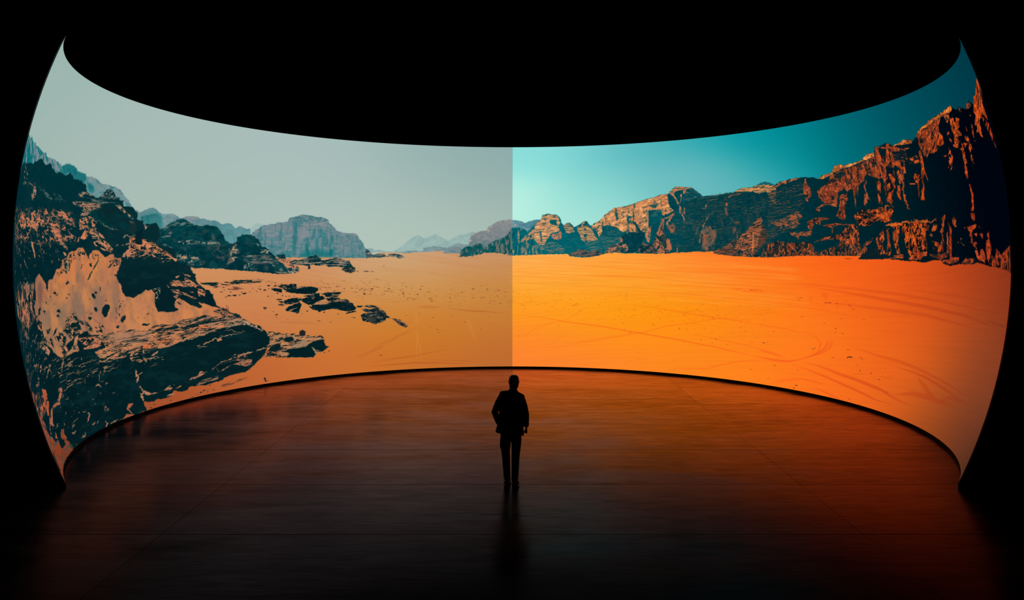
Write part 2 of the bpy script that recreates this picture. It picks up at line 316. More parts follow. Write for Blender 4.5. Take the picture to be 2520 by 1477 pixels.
# what the screen shows, back to front: P = patch (outline, fill, overlays, rough edge, feather, alpha, seed),
# S = stroke, D = dots; outlines in hundredths of a degree of azimuth,latitude on the screen
def pts_of(s): return [tuple(float(q) / 100 for q in t.split(',')) for t in s.split()]
PICTURE = [
('P','-13106,2047 -13040,2135 -12974,2228 -12869,2327 -11401,2655 -10623,2874 -10020,3047 -9488,3200 -8993,3341 -8520,3474 -8060,3601 -7608,3721 -7159,3837 -6712,3947 -6263,4051 -5811,4151 -5355,4244 -4894,4332 -4428,4413 -3955,4487 -3477,4554 -2992,4613 -2501,4664 -2006,4706 -1505,4739 -1002,4763 -496,4777 11,4782 10,4393 10,4004 10,3616 9,3229 9,2841 9,2454 9,2066 9,1679 8,1291 8,903 8,516 8,128 8,-260 8,-647 8,-1035 9,-1422 9,-1809 9,-2195 9,-2582 9,-2968 9,-3354 10,-3740 10,-4126 11,-4513 11,-4900 -505,-4895 -1019,-4880 -1531,-4855 -2039,-4819 -2542,-4775 -3039,-4721 -3529,-4658 -4013,-4588 -4489,-4509 -4959,-4423 -5422,-4331 -5879,-4232 -6332,-4128 -6781,-4017 -7228,-3902 -7676,-3781 -8127,-3654 -8585,-3522 -9055,-3382 -9548,-3234 -10078,-3074 -10678,-2892 -11457,-2662 -12913,-2324 -13002,-2224 -13066,-2129 -13130,-2040 -13053,-1907 -12980,-1768 -12913,-1622 -12852,-1470 -12796,-1312 -12747,-1149 -12704,-981 -12667,-809 -12638,-634 -12584,-455 -12505,-275 -12465,-94 -12463,88 -12500,270 -12576,451 -12630,629 -12657,805 -12691,978 -12732,1147 -12780,1311 -12833,1470 -12893,1624 -12959,1771 -13030,1913',[(-114.01,16.71,(160,183,176)),(-116.67,22.83,(152,180,174)),(-92.09,18.37,(162,184,178)),(-76.34,18.98,(165,187,182)),(-49.03,20.21,(168,189,186)),(-22.7,20.54,(158,184,180)),(-7.02,21.68,(140,171,169)),(-.88,21.73,(133,166,166)),(-.43,16.05,(148,174,170)),(-13.76,16.73,(158,182,177)),(-39.43,15.64,(170,190,186)),(-65.22,13.68,(166,188,182)),(-83.09,10.83,(166,187,180)),(-.84,9.37,(158,181,173)),(-17.64,7.58,(172,193,184)),(-34.5,8.84,(176,195,189)),(-55.65,8.77,(175,194,187)),(-68.68,8.76,(172,191,182)),(-25.9,2.61,(180,197,184)),(-13.41,5.97,(172,193,182)),(-74.92,8.38,(170,190,180))],[],None,0,1,1,1),
('P','11,4782 517,4777 1022,4762 1525,4738 2024,4705 2519,4662 3008,4611 3492,4552 3970,4485 4442,4411 4907,4330 5367,4242 5822,4148 6273,4049 6721,3944 7168,3834 7616,3719 8067,3599 8527,3473 8999,3340 9493,3198 10025,3045 10628,2872 11408,2654 12873,2327 12974,2228 13040,2135 13106,2047 13030,1913 12959,1771 12893,1624 12833,1470 12780,1311 12732,1147 12691,978 12657,805 12630,629 12576,451 12500,270 12463,88 12465,-94 12505,-275 12584,-455 12638,-634 12667,-809 12704,-981 12747,-1149 12796,-1312 12852,-1470 12913,-1622 12980,-1768 13053,-1907 13130,-2040 13066,-2129 13002,-2224 12917,-2324 11463,-2661 10683,-2891 10083,-3072 9554,-3232 9062,-3380 8591,-3520 8134,-3652 7684,-3778 7237,-3899 6791,-4015 6342,-4125 5890,-4230 5434,-4328 4972,-4421 4503,-4507 4027,-4585 3545,-4656 3055,-4719 2559,-4773 2058,-4818 1551,-4854 1040,-4879 526,-4895 11,-4900 11,-4513 10,-4126 10,-3740 9,-3354 9,-2968 9,-2582 9,-2195 9,-1809 9,-1422 8,-1035 8,-647 8,-260 8,128 8,516 8,903 8,1291 9,1679 9,2066 9,2454 9,2841 9,3229 10,3616 10,4004 10,4393',[(.26,22.23,(136,224,218)),(2.61,19.39,(152,228,222)),(.26,13.55,(182,240,226)),(6.12,21.03,(132,217,215)),(12.26,21.32,(122,208,208)),(21.04,21.43,(104,192,196)),(29.82,21.37,(78,178,184)),(38.67,21.53,(40,166,174)),(47.56,21.49,(0,156,166)),(56.51,21.25,(0,140,150)),(65.72,21.14,(0,120,132)),(75.51,21.37,(0,97,110)),(86.13,21.45,(0,80,93)),(99.29,21.79,(0,68,82)),(115.38,21.67,(0,58,72)),(122.15,22.25,(0,58,72)),(114.28,18.07,(0,58,70)),(.84,9.37,(192,242,226)),(11.84,10.96,(160,229,218)),(20.51,14.9,(130,209,206)),(20.22,9.18,(150,215,206)),(29.03,14.6,(112,194,196)),(33.46,15.98,(104,186,190)),(38.06,18.06,(106,181,187)),(39.23,14.1,(118,190,190)),(46.39,15.94,(72,175,182)),(46.03,13.7,(112,186,187)),(53.11,14.69,(60,166,172)),(55.1,17.78,(0,148,158)),(60.66,16.87,(0,140,150)),(69,17.33,(0,118,128)),(75.82,17.78,(0,98,108)),(83.94,17.88,(0,84,96)),(94.36,19.68,(0,74,88)),(11.76,7.23,(178,233,219)),(16.13,12.55,(140,216,210)),(104.54,19.42,(0,62,76))],[],None,0,1,2,1),
('P','-12398,1236 -11898,1270 -11714,1265 -11605,1297 -11508,1270 -11335,1265 -11253,1276 -11209,1248 -11095,1252 -10941,1240 -10769,1219 -10740,1229 -10660,1236 -10609,1206 -10538,1191 -10424,1201 -10371,1187 -10275,1198 -10207,1172 -10125,1181 -10093,1161 -10027,1161 -9988,1141 -9877,1153 -9844,1188 -9762,1198 -9725,1177 -9652,1185 -9560,1166 -9494,1129 -9423,1115 -9348,1122 -9312,1111 -9269,1119 -9220,1094 -9150,1090 -9066,1102 -9002,1089 -8905,1064 -8827,1044 -8778,1025 -8667,1027 -8568,1020 -8523,1008 -8456,1014 -8340,983 -8263,942 -8187,903 -8112,860 -8051,815 -7997,770 -7957,731 -7932,569 -8412,548 -8917,527 -9462,503 -10075,477 -10840,446 -12453,390 -12493,602 -12586,813 -12400,1006',{'a':(-118.87,10.71),'b':(-79.99,8.07),'s':[(0,(0,106,112)),(.35,(14,112,116)),(.55,(52,124,126)),(.75,(98,148,150)),(1,(112,158,158))],'w':(60.8,397.5)},[('n',(122,140,146),.36,.8,(1.26,1.63,.124,-.727),1),('n',(30,112,116),.25,.9,(.933,.971,.14,-.971),.8)],(.169,.058,(.988,.474,.231,-2.9)),0,1,3,.35),
('P','-9207,1081 -9076,1090 -9015,1046 -9059,1005 -9139,1020',(132,144,147),[],(.108,.054,(1.82,.677,.331,-3.62)),3,.85,4,.35),
('P','-8963,1021 -8837,1032 -8742,955 -8818,926 -8910,949',(132,144,147),[],(.104,.056,(1.9,.604,.295,-3.55)),3,.85,5,.35),
('P','-8775,1014 -8565,1013 -8544,987 -8706,974',(132,144,147),[],(.101,.056,(1.95,.592,.289,-3.49)),3,.85,6,.35),
('P','-9158,989 -9057,997 -8941,909 -9005,882 -9099,904',(20,108,112),[],(.107,.055,(1.54,.501,.244,-3.01)),3,.8,7,.35),
('P','-9995,1137 -9844,1188 -9652,1185 -9494,1129 -9267,1116 -9217,1028 -9383,1020 -9563,1032 -9693,1098 -9850,1069',(32,110,114),[('n',(14,106,112),.4,1,(1.03,.486,.136,-1.35),1)],(.119,.052,(1.17,.555,.272,-2.7)),1,1,8,.35),
('P','-11698,1249 -11550,1265 -11328,1138 -11398,1130',(128,146,150),[],(.216,.044,(.76,1.08,.528,-4.38)),1,.85,9,.35),
('P','-11145,1203 -11008,1169 -10902,1124 -10973,1110',(120,138,142),[],None,1,.85,10,.35),
('P','-10908,1130 -10844,1175 -10726,1215 -10723,1157 -10847,1124',(122,134,138),[],None,1,.9,11,.35),
('P','-10383,1189 -10209,1175 -10045,1159 -9990,1096 -10094,1051 -10238,1098',(118,134,140),[('n',(30,112,118),.4,.8,(1.48,2.57,.297,-1.26),1)],(.138,.049,(1.15,.723,.354,-3.32)),0,1,12,.35),
('P','-7959,601 -7887,706 -7835,701 -7794,678 -7699,716 -7628,737 -7599,751 -7495,761 -7431,743 -7376,703 -7299,681 -7221,642 -7138,559 -7102,438 -7911,415',{'a':(-78.42,7.26),'b':(-76.21,4.59),'s':[(0,(122,142,146)),(.5,(72,130,134)),(1,(84,146,150))],'w':(117.9,267.9)},[('n',(96,136,140),.4,1.2,(.918,.924,.759,-1.65),.7)],(.091,.062,(1.22,.157,.0743,-1.78)),0,1,13,.35),
('P','-7758,610 -7676,647 -7602,650 -7542,666 -7422,684 -7369,657 -7268,631 -7192,608 -7136,541 -7153,471 -7345,448 -7619,490 -7724,536',{'a':(-76.48,6.74),'b':(-73.5,4.68),'s':[(0,(24,104,108)),(1,(60,132,136))],'w':(121.6,258.3)},[('n',(64,122,124),.35,1,(1.22,.994,.374,-.992),.7)],(.108,.075,(1.58,.191,.0901,-2.28)),0,1,14,.35),
('P','-7299,681 -7154,690 -7009,686 -6945,654 -6894,630 -6812,642 -6779,661 -6720,668 -6615,679 -6519,663 -6445,639 -6352,647 -6327,629 -6268,627 -6232,610 -6175,631 -6116,619 -6055,588 -5983,567 -5892,584 -5799,578 -5725,513 -5702,514 -5635,540 -5553,528 -5494,500 -5426,507 -5360,489 -5347,153 -5809,151 -6276,148 -6749,145 -7230,142',{'a':(-71.06,6.81),'b':(-58.57,2.33),'s':[(0,(118,152,154)),(.4,(104,138,144)),(.7,(84,136,142)),(1,(92,148,152))],'w':(133.5,222.6)},[('n',(130,140,144),.35,1,(.722,-.0803,-.181,-2.1),.6),('n',(78,130,138),.3,1,(1.16,.0774,.0441,-1.84),.6)],(.086,.068,(1.45,.0967,.0441,-1.84)),0,1,15,.35),
('P','-6812,637 -6768,666 -6615,679 -6457,638 -6550,625 -6727,623',(140,144,146),[],None,1,.7,16,.35),
('P','-6494,537 -6376,522 -6421,512 -6539,517',(172,150,130),[],None,1,.6,17,.35),
('P','-5393,499 -5362,548 -5308,594 -5262,602 -5182,598 -5112,575 -5102,417 -5388,412',(158,182,178),[],(.042,.036,(1.32,.0817,.0382,-1.53)),0,1,18,.35),
('P','-6898,-365 -6781,-73 -6625,-15 -6215,-23 -5810,-32 -5409,-42 -5009,-51 -4674,81 -4172,21 -3588,59 -2921,19 -2755,83 -2255,100 -1879,117 -1504,134 -1086,167 -794,143 -501,168 8,185 8,-207 8,-599 8,-991 9,-1383 9,-1774 9,-2165 9,-2556 9,-2946 9,-3337 10,-3727 10,-4117 11,-4508 11,-4900 -505,-4895 -1019,-4880 -1531,-4855 -2039,-4819 -2542,-4775 -3039,-4721 -3529,-4658 -4013,-4588 -4489,-4509 -4959,-4423 -5422,-4331 -5879,-4232 -6332,-4128 -6781,-4017 -7228,-3902 -7676,-3781 -8127,-3654 -8585,-3522 -9055,-3382 -9548,-3234 -10078,-3074 -10678,-2892 -11457,-2662 -12913,-2324 -13002,-2224 -13066,-2129 -13130,-2040 -13050,-1902 -12975,-1757 -12906,-1605 -12843,-1446 -12786,-1281 -12736,-1110 -12693,-935 -12658,-755 -12629,-572 -12549,-386 -12483,-199 -10942,-237 -10199,-260 -9613,-279 -9096,-296 -8619,-311 -8167,-326 -7732,-339 -7311,-353',[(-65.43,-2.42,(206,146,98)),(-55.25,-4.04,(206,142,92)),(-46.83,-4.25,(206,148,104)),(-38.4,-1.73,(205,142,104)),(-25.88,.35,(205,182,152)),(-25.88,-1.42,(204,158,118)),(-13.37,.18,(205,158,128)),(-6.68,-.66,(206,150,115)),(-.84,-.66,(200,150,108)),(-21.73,-3.08,(203,158,98)),(-13.39,-3.96,(204,142,76)),(-.84,-4,(196,130,56)),(-55.52,-7.59,(206,124,76)),(-47.07,-7.97,(206,128,74)),(-38.7,-8.68,(206,136,74)),(-30.14,-5.38,(208,152,88)),(-21.82,-7.15,(205,146,80)),(-10.92,-7.29,(204,142,70)),(-.84,-7.34,(198,132,56)),(-47.57,-12.42,(198,120,74)),(-39.09,-12.92,(206,126,60)),(-30.62,-13.33,(206,126,50)),(-22.04,-12.03,(205,132,56)),(-17.93,-14.6,(206,122,34)),(-11.05,-13.1,(202,126,52)),(-.85,-13.18,(198,124,52)),(-22.44,-17.72,(204,118,36)),(-11.23,-18.07,(200,114,44)),(-.86,-18.19,(194,108,46)),(-.88,-21.94,(184,102,50)),(-14.01,-21.31,(196,104,42)),(-27.1,-20.72,(204,110,40)),(-35.78,-20.15,(204,112,50)),(-44.59,-20.18,(200,108,50)),(-53.84,-21.44,(192,102,52)),(-61.1,-18.43,(196,104,54)),(-62.22,-21.79,(180,90,46)),(-73.09,-22.5,(166,80,42)),(-80.46,-22.81,(158,74,42)),(-89.56,-22.85,(150,76,50)),(-115.8,-22.73,(128,62,38)),(-119.09,-20.98,(140,66,40)),(-73.26,-9.22,(204,128,82)),(-87.12,-7.03,(200,122,78))],[('n',(190,112,60),.4,2.6,(.131,-.0547,-.655,-4.53),.14)],None,0,1,19,.35),
('P','8,143 334,143 752,155 1170,167 1560,167 1949,166 2338,165 2783,163 3228,162 3673,160 4090,158 4508,156 4905,154 5305,152 5706,150 6110,148 6561,135 7019,123 7486,111 7967,100 8442,78 8942,58 9483,44 10092,32 11577,-7 12611,-2 12614,-190 12625,-377 12644,-563 12670,-746 12704,-926 12745,-1102 12793,-1273 12848,-1439 12909,-1599 12977,-1753 13051,-1900 13130,-2040 13066,-2129 13002,-2224 12917,-2324 11463,-2661 10683,-2891 10083,-3072 9554,-3232 9062,-3380 8591,-3520 8134,-3652 7684,-3778 7237,-3899 6791,-4015 6342,-4125 5890,-4230 5434,-4328 4972,-4421 4503,-4507 4027,-4585 3545,-4656 3055,-4719 2559,-4773 2058,-4818 1551,-4854 1040,-4879 526,-4895 11,-4900 11,-4512 10,-4124 10,-3737 9,-3349 9,-2962 9,-2575 9,-2187 9,-1800 9,-1411 8,-1023 8,-635 8,-246',[(.33,-.24,(255,182,108)),(.33,-3.17,(255,170,62)),(.34,-6.51,(255,163,36)),(.34,-11.52,(255,152,34)),(.34,-16.52,(255,138,44)),(.35,-21.77,(255,128,52)),(7.52,-.66,(255,172,92)),(15.87,-1.47,(255,164,70)),(24.22,-1.43,(255,158,62)),(32.55,-1.38,(255,146,58)),(40.89,-.56,(255,128,52)),(11.73,-5.63,(255,168,44)),(11.83,-10.6,(255,158,22)),(12.02,-16.4,(255,142,36)),(12.26,-21.36,(255,130,46)),(20.1,-5.54,(255,164,36)),(24.4,-8.72,(255,154,10)),(20.39,-12.89,(255,152,20)),(25.02,-17.6,(255,142,28)),(21.08,-21.85,(255,132,42)),(32.65,-5.33,(255,160,32)),(35.42,-9.97,(255,142,8)),(37.67,-15.33,(255,142,24)),(38.51,-20.72,(255,132,32)),(45.07,-.54,(255,116,40)),(49.26,-1.25,(255,106,30)),(43.48,-4.33,(255,150,40)),(53.52,-3.37,(255,128,26)),(49.6,-7.86,(255,134,18)),(50.34,-13.71,(255,130,28)),(51.35,-18.78,(255,130,28)),(57.68,-.47,(252,96,30)),(61.96,-1.81,(252,100,26)),(62.1,-4.54,(255,112,24)),(62.52,-8.62,(255,122,26)),(63.36,-13.34,(255,124,30)),(62.85,-18.22,(255,120,28)),(69.74,-19.36,(255,112,30)),(72.41,-1.64,(246,92,26)),(72.84,-6.71,(250,102,26)),(73.97,-12.34,(250,108,26)),(75.84,-17.85,(248,106,28)),(79.79,-3.32,(232,86,26)),(80.46,-8.08,(236,96,28)),(81.73,-12.76,(236,98,26)),(83.65,-17.32,(236,98,28)),(85.57,-20.63,(228,98,30)),(89.56,-3,(204,72,26)),(90.19,-6.83,(212,84,28)),(91.76,-11.64,(208,86,26)),(93.94,-15.76,(212,92,30)),(95.14,-20.56,(196,88,30)),(101.03,-2.14,(172,58,24)),(101.59,-5.08,(172,68,32)),(103.08,-8.9,(168,74,32)),(104.08,-12.73,(160,72,36)),(104.58,-16.65,(140,68,38)),(102.69,-20.65,(128,62,34)),(113,-1.83,(142,48,20)),(114.02,-4.4,(136,56,30)),(111.95,-8.52,(132,58,32)),(111.28,-12.23,(126,60,34)),(110.63,-16.57,(116,58,38)),(110.66,-21.47,(96,52,34)),(114.57,-23.04,(84,44,30)),(122.68,-22.45,(72,40,26)),(99.42,-21.89,(132,60,24))],[('n',[(.33,-.24,(237,169,100)),(.33,-3.17,(237,158,57)),(.34,-6.51,(237,151,33)),(.34,-11.5,(237,141,31)),(.34,-16.5,(237,128,40)),(.35,-21.8,(237,119,48)),(7.52,-.66,(237,159,85)),(15.9,-1.47,(237,152,65)),(24.2,-1.43,(237,146,57)),(32.5,-1.38,(237,135,53)),(40.9,-.56,(237,119,48)),(11.7,-5.63,(237,156,40)),(11.8,-10.6,(237,146,20)),(12,-16.4,(237,132,33)),(12.3,-21.4,(237,120,42)),(20.1,-5.54,(237,152,33)),(24.4,-8.72,(237,143,9)),(20.4,-12.9,(237,141,18)),(25,-17.6,(237,132,26)),(21.1,-21.9,(237,122,39)),(32.6,-5.33,(237,148,29)),(35.4,-9.97,(237,132,7)),(37.7,-15.3,(237,132,22)),(38.5,-20.7,(237,122,29)),(45.1,-.54,(237,107,37)),(49.3,-1.25,(237,98,27)),(43.5,-4.33,(237,139,37)),(53.5,-3.37,(237,119,24)),(49.6,-7.86,(237,124,16)),(50.3,-13.7,(237,120,26)),(51.4,-18.8,(237,120,26)),(57.7,-.47,(234,89,27)),(62,-1.81,(234,93,24)),(62.1,-4.54,(237,104,22)),(62.5,-8.62,(237,113,24)),(63.4,-13.3,(237,115,27)),(62.9,-18.2,(237,111,26)),(69.7,-19.4,(237,104,27)),(72.4,-1.64,(228,85,24)),(72.8,-6.71,(232,94,24)),(74,-12.3,(232,100,24)),(75.8,-17.9,(230,98,26)),(79.8,-3.32,(215,79,24)),(80.5,-8.08,(219,89,26)),(81.7,-12.8,(219,91,24)),(83.7,-17.3,(219,91,26)),(85.6,-20.6,(212,91,27)),(89.6,-3,(189,66,24)),(90.2,-6.83,(197,78,26)),(91.8,-11.6,(193,79,24)),(93.9,-15.8,(197,85,27)),(95.1,-20.6,(182,81,27)),(101,-2.14,(159,53,22)),(102,-5.08,(159,63,29)),(103,-8.9,(156,68,29)),(104,-12.7,(148,66,33)),(105,-16.6,(130,63,35)),(103,-20.6,(119,57,31)),(113,-1.83,(132,44,18)),(114,-4.4,(126,52,27)),(112,-8.52,(122,53,29)),(111,-12.2,(117,55,31)),(111,-16.6,(107,53,35)),(111,-21.5,(89,48,31)),(115,-23,(78,40,27)),(123,-22.4,(66,37,24)),(99.4,-21.9,(122,55,22))],.35,2.4,(.088,.0282,.344,-3.69),.3)],None,0,1,20,.35),
('P','8,1 416,1 823,1 1231,1 1638,2 2045,2 2452,3 2858,3 3265,4 3672,5 4089,-22 4506,-48 4925,-72 5346,-95 5769,-117 5999,-495 6252,-862 5854,-868 5459,-871 5065,-873 4674,-873 4284,-871 3894,-867 3505,-862 3116,-854 2727,-845 2339,-834 1950,-821 1562,-807 1173,-791 785,-773 397,-754 8,-734',None,[('n',(255,190,84),.3,2.2,(.0798,-.0021,-.142,-4.2),.25),('n',(248,120,30),.25,2.2,(.0855,-.0023,-.142,-4.2),.22)],None,14,1,21,.35),
('P','-3006,175 -2943,169 -2867,166 -2829,127 -2716,137 -2628,116 -2452,110 -2251,128 -2200,110 -2200,92 -2603,91 -3005,91',(140,168,166),[],(.067,.065,(1.71,.0123,.0038,-1.77)),0,1,22,.35),
('P','-2465,110 -2352,159 -2264,220 -2189,282 -2115,338 -2052,388 -2003,419 -1914,428 -1864,407 -1813,379 -1725,396 -1650,434 -1575,462 -1511,435 -1435,391 -1359,361 -1314,317 -1258,361 -1195,399 -1095,453 -1007,443 -944,469 -881,500 -818,513 -742,501 -678,407 -866,130 -1370,130 -1748,104 -2200,92 -2464,101',{'a':(-25.11,5.04),'b':(-21.71,1.16),'s':[(0,(146,174,170)),(1,(154,182,176))],'w':(143.5,151.7)},[('n',(132,166,166),.3,1.6,(.345,.205,.603,-1.04),.35)],(.042,.041,(.998,.0096,.0041,-1.01)),0,1,23,.35),
('P','-2402,91 -2200,104 -2125,129 -2050,116 -1962,129 -1911,104 -1836,117 -1817,179 -1748,189 -1647,204 -1622,229 -1521,210 -1421,198 -1332,192 -1245,230 -1157,261 -1068,274 -993,249 -942,255 -879,249 -879,180 -1042,67 -1269,74 -1433,73 -1370,130 -1559,111 -1873,92 -2188,73 -2402,85',(124,148,152),[('n',(108,134,140),.4,1,(.998,.0057,.0061,-3.03),.8),('n',(148,160,158),.2,.8,(.998,.0057,.0081,-4.05),.6)],(.067,.066,(1.71,.0097,.0035,-1.73)),0,1,24,.35),
('P','-1408,73 -1320,155 -1219,192 -1118,205 -1043,180 -1017,117 -1068,67',(122,138,142),[('n',(96,124,130),.4,1,(1.47,-.257,-.517,-2.97),1)],(.067,.066,(2,.0066,.0021,-2.01)),0,1,25,.35),
('P','-892,180 -880,331 -842,431 -792,469 -704,507 -628,520 -553,530 -515,520 -515,571 -490,609 -427,634 -364,691 -288,729 -174,750 -60,767 11,758 11,156 -440,155 -891,155',{'a':(-5.04,7.27),'b':(-5.02,2.68),'s':[(0,(134,140,142)),(.5,(120,130,134)),(1,(104,126,130))],'w':(142.6,143.6)},[('n',(144,140,136),.3,1,(1.31,.236,.419,-2.36),.7)],(.084,.083,(1.49,.0061,.0028,-1.5)),0,1,26,.35),
('P','-880,331 -842,419 -792,469 -704,507 -616,518 -691,495 -779,444 -830,394 -860,281',(176,166,146),[('n',(126,132,134),.4,.8,(1.71,.0102,.0081,-3),1)],(.067,.067,(2.39,.0143,.0065,-2.4)),0,1,27,.35),
('P','-515,558 -477,611 -414,634 -351,694 -276,732 -162,754 3,767 3,748 -136,733 -263,707 -339,666 -414,606 -483,508',(176,166,146),[('n',(126,132,134),.4,.8,(1.7,.0056,.0047,-2.99),1)],(.067,.067,(2.38,.0078,.0037,-2.39)),0,1,28,.35),
('P','-1143,2 -1068,11 -1055,105 -1030,155 -967,199 -879,218 -816,205 -791,237 -678,268 -602,256 -577,218 -514,193 -489,244 -400,307 -337,344 -262,357 -174,401 -123,395 -73,471 -22,571 11,590 11,27 -110,55 -236,80 -362,90 -513,86 -614,67 -740,30 -866,11 -1068,-2',{'a':(-10.86,1.84),'b':(.08,1.85),'s':[(0,(30,78,84)),(.5,(20,88,90)),(1,(52,96,98))],'w':(143.2,143.6)},[('n',(112,116,110),.3,.8,(2.99,.01,.0024,-1.71),1),('n',(2,78,80),.35,.8,(1.33,.0044,.0021,-1.5),1)],(.1,.1,(1.99,.0067,.0029,-2)),0,1,29,.35),
('P','-363,307 -262,357 -174,382 -73,471 3,571 3,30 -173,67 -362,93',(116,112,104),[('n',(8,82,86),.52,.7,(2.98,.212,.0646,-.918),1)],(.084,.084,(1.99,.0022,.0009,-1.99)),0,.9,30,.35),
('P','-98,36 -60,67 11,55 11,25',(92,98,98),[],(.067,.067,(2.99,.0001,0,-2.99)),0,1,31,.35),
('P','-5365,412 -5338,447 -5298,452 -5294,482 -5255,497 -5210,513 -5179,553 -5134,569 -5043,577 -4988,603 -4931,610 -4896,601 -4842,638 -4762,640 -4739,630 -4694,642 -4637,643 -4617,690 -4597,721 -4518,742 -4439,751 -4424,772 -4362,781 -4282,784 -4212,758 -4188,746 -4064,763 -3950,756 -3846,733 -3781,692 -3773,645 -3726,625 -3667,569 -3608,506 -3551,491 -3448,466 -3334,452 -3289,460 -3210,454 -3175,427 -3157,379 -3105,321 -3058,256 -3040,192 -2989,149 -2932,127 -2887,63 -2864,35 -2954,3 -2960,-22 -3474,-17 -3643,-12 -3745,-1 -3925,-6 -4649,-4 -5172,-17',{'a':(-47.05,7.66),'b':(-46.74,-.08),'s':[(0,(104,134,140)),(.5,(100,132,140)),(.85,(62,126,132)),(1,(38,120,124))],'w':(142.2,180.4)},[('n',(134,140,146),.34,1,(.747,.0257,.0369,-2.61),.75),('n',(56,118,124),.26,.9,(2.39,.0821,.0071,-.503),.8),('n',(140,138,140),.16,.8,(.997,.0342,.0615,-4.36),.7)],(.084,.076,(1.71,.0586,.0264,-1.87)),0,1,32,.35),
('P','-4444,654 -4413,614 -4421,430 -4425,225 -4457,21 -4525,21 -4506,286 -4479,470 -4474,592',(36,114,118),[('n',(60,122,128),.4,1,(1.99,.0669,.0126,-.949),1)],(.084,.075,(1.49,.0502,.0221,-1.66)),3,.8,33,.35),
('P','-4409,553 -4291,576 -4219,495 -4158,372 -4293,350 -4359,287 -4366,1 -4445,1 -4419,185 -4412,348',(138,140,148),[('n',(112,134,142),.4,1,(1.71,.0467,.0155,-1.46),1)],(.084,.076,(1.71,.0467,.0199,-1.88)),2,.7,34,.35),
('P','-4130,528 -3915,532 -3775,440 -3661,421 -3643,-1 -4310,1 -4322,124 -4268,268 -4078,353',(58,122,128),[('n',(124,136,144),.4,.9,(2.39,.0551,.0052,-.591),1),('n',(4,106,110),.2,.8,(1.71,.0393,.0064,-.722),1)],(.084,.077,(1.5,.0344,.0144,-1.63)),4,.75,35,.35),
('P','-4310,83 -4039,145 -3700,125 -3654,-1 -4310,1',(10,110,114),[],None,6,.6,36,.35),
('P','-3614,337 -3548,401 -3378,403 -3230,384 -3160,256 -3146,52 -3496,-1 -3599,168',(126,138,144),[('n',(96,130,136),.45,.9,(1.5,.0216,.0221,-4.24),1),('n',(80,126,132),.25,.9,(2.4,.0346,.0037,-.706),1)],(.083,.079,(1.71,.0247,.0095,-1.81)),2,.8,37,.35),
('P','-4384,604 -4192,625 -3921,657 -3785,656 -3783,624 -4054,602 -4281,592',(150,148,148),[('n',(112,130,136),.5,.8,(1.32,.0741,.106,-4.35),1)],(.084,.077,(2.38,.134,.0636,-2.61)),0,.8,38,.35),
('P','-4597,721 -4439,751 -4282,784 -4064,763 -3846,733 -3781,682 -4059,685 -4195,671 -4445,664 -4603,650',(90,126,132),[('n',(130,138,142),.35,.8,(1.32,-.014,-.15,-4.38),1),('n',(52,112,118),.3,.8,(1.7,.113,.0951,-3.28),1)],(.084,.076,(1.98,.132,.0634,-2.18)),0,1,39,.35),
('P','-3104,299 -3023,170 -2887,63 -2960,-13 -3056,19 -3080,170',(70,124,130),[('n',(104,134,140),.4,.9,(1.84,-1.6,-.768,-.968),1)],(.083,.08,(2,.0179,.0059,-2.09)),0,1,40,.35),
('P','-7835,417 -7689,504 -7584,512 -7535,510 -7415,535 -7375,507 -7327,449 -7260,451 -7203,487 -7135,528 -7089,552 -7033,584 -6973,582 -6964,609 -6905,620 -6822,619 -6712,592 -6679,558 -6601,551 -6552,530 -6492,519 -6398,517 -6341,533 -6284,548 -6248,535 -6167,538 -6096,522 -6046,481 -6020,440 -5959,385 -5914,291 -5850,264 -5825,231 -5734,237 -5655,295 -5658,352 -5579,373 -5568,392 -5431,395 -5524,394 -5456,400 -5294,369 -5270,341 -5212,322 -5176,268 -5140,190 -5060,185 -5042,156 -4991,126 -4968,92 -4922,67 -4876,32 -4831,-38 -4786,-84 -4695,-114 -4673,-160 -4629,-201 -4607,-252 -4551,-263 -4444,-295 -4609,-302 -4836,-308 -5063,-279 -5290,-251 -5518,-237 -5710,-221 -5940,-198 -6286,-185 -6636,-165 -6872,-147 -7350,141 -7726,304',{'a':(-66.51,5.56),'b':(-66.27,-1.74),'s':[(0,(0,64,70)),(.4,(0,58,64)),(.75,(0,50,58)),(1,(0,48,56))],'w':(132.8,227.4)},[('n',(22,74,76),.3,1.2,(.609,.292,.409,-1.36),.6),('n',(66,72,72),.1,1.1,(.974,.0232,.012,-1.82),.6),('n',(0,42,50),.3,1,(.731,.0174,.0096,-1.46),.6)],(.111,.089,(1.95,.0464,.0159,-2.43)),0,1,41,.8),
('P','-7248,451 -7135,524 -7019,563 -6780,567 -6565,543 -6564,525 -6893,506 -7062,518 -7153,471 -7222,426',None,[('n',(112,122,118),.42,.8,(1.1,.421,1.14,-5.91),.9)],(.088,.065,(1.89,.175,.0814,-2.56)),1,1,42,.8),
('P','-7314,364 -7052,405 -7071,334 -7238,314 -7114,264 -7287,330',None,[('n',(132,124,116),.3,.6,(1.86,-.331,-.408,-3.89),1)],None,1,1,43,.8),
('P','-6924,267 -6641,289 -6347,257 -6011,252 -6009,215 -6194,213 -6874,215',None,[('r',(150,140,128),.4,.7,(1.45,.0603,.0496,-3.72),1)],None,1,1,44,.8),
('P','-6290,276 -6209,287 -6104,279 -5999,243 -6172,223',None,[('e',(150,140,126),.35,1.05,(1.3,.339,.769,-4.96),.9)],None,1,1,45,.8),
('P','-6203,389 -6156,390 -6105,298 -6186,297',(92,96,94),[],None,2,.7,46,.8),
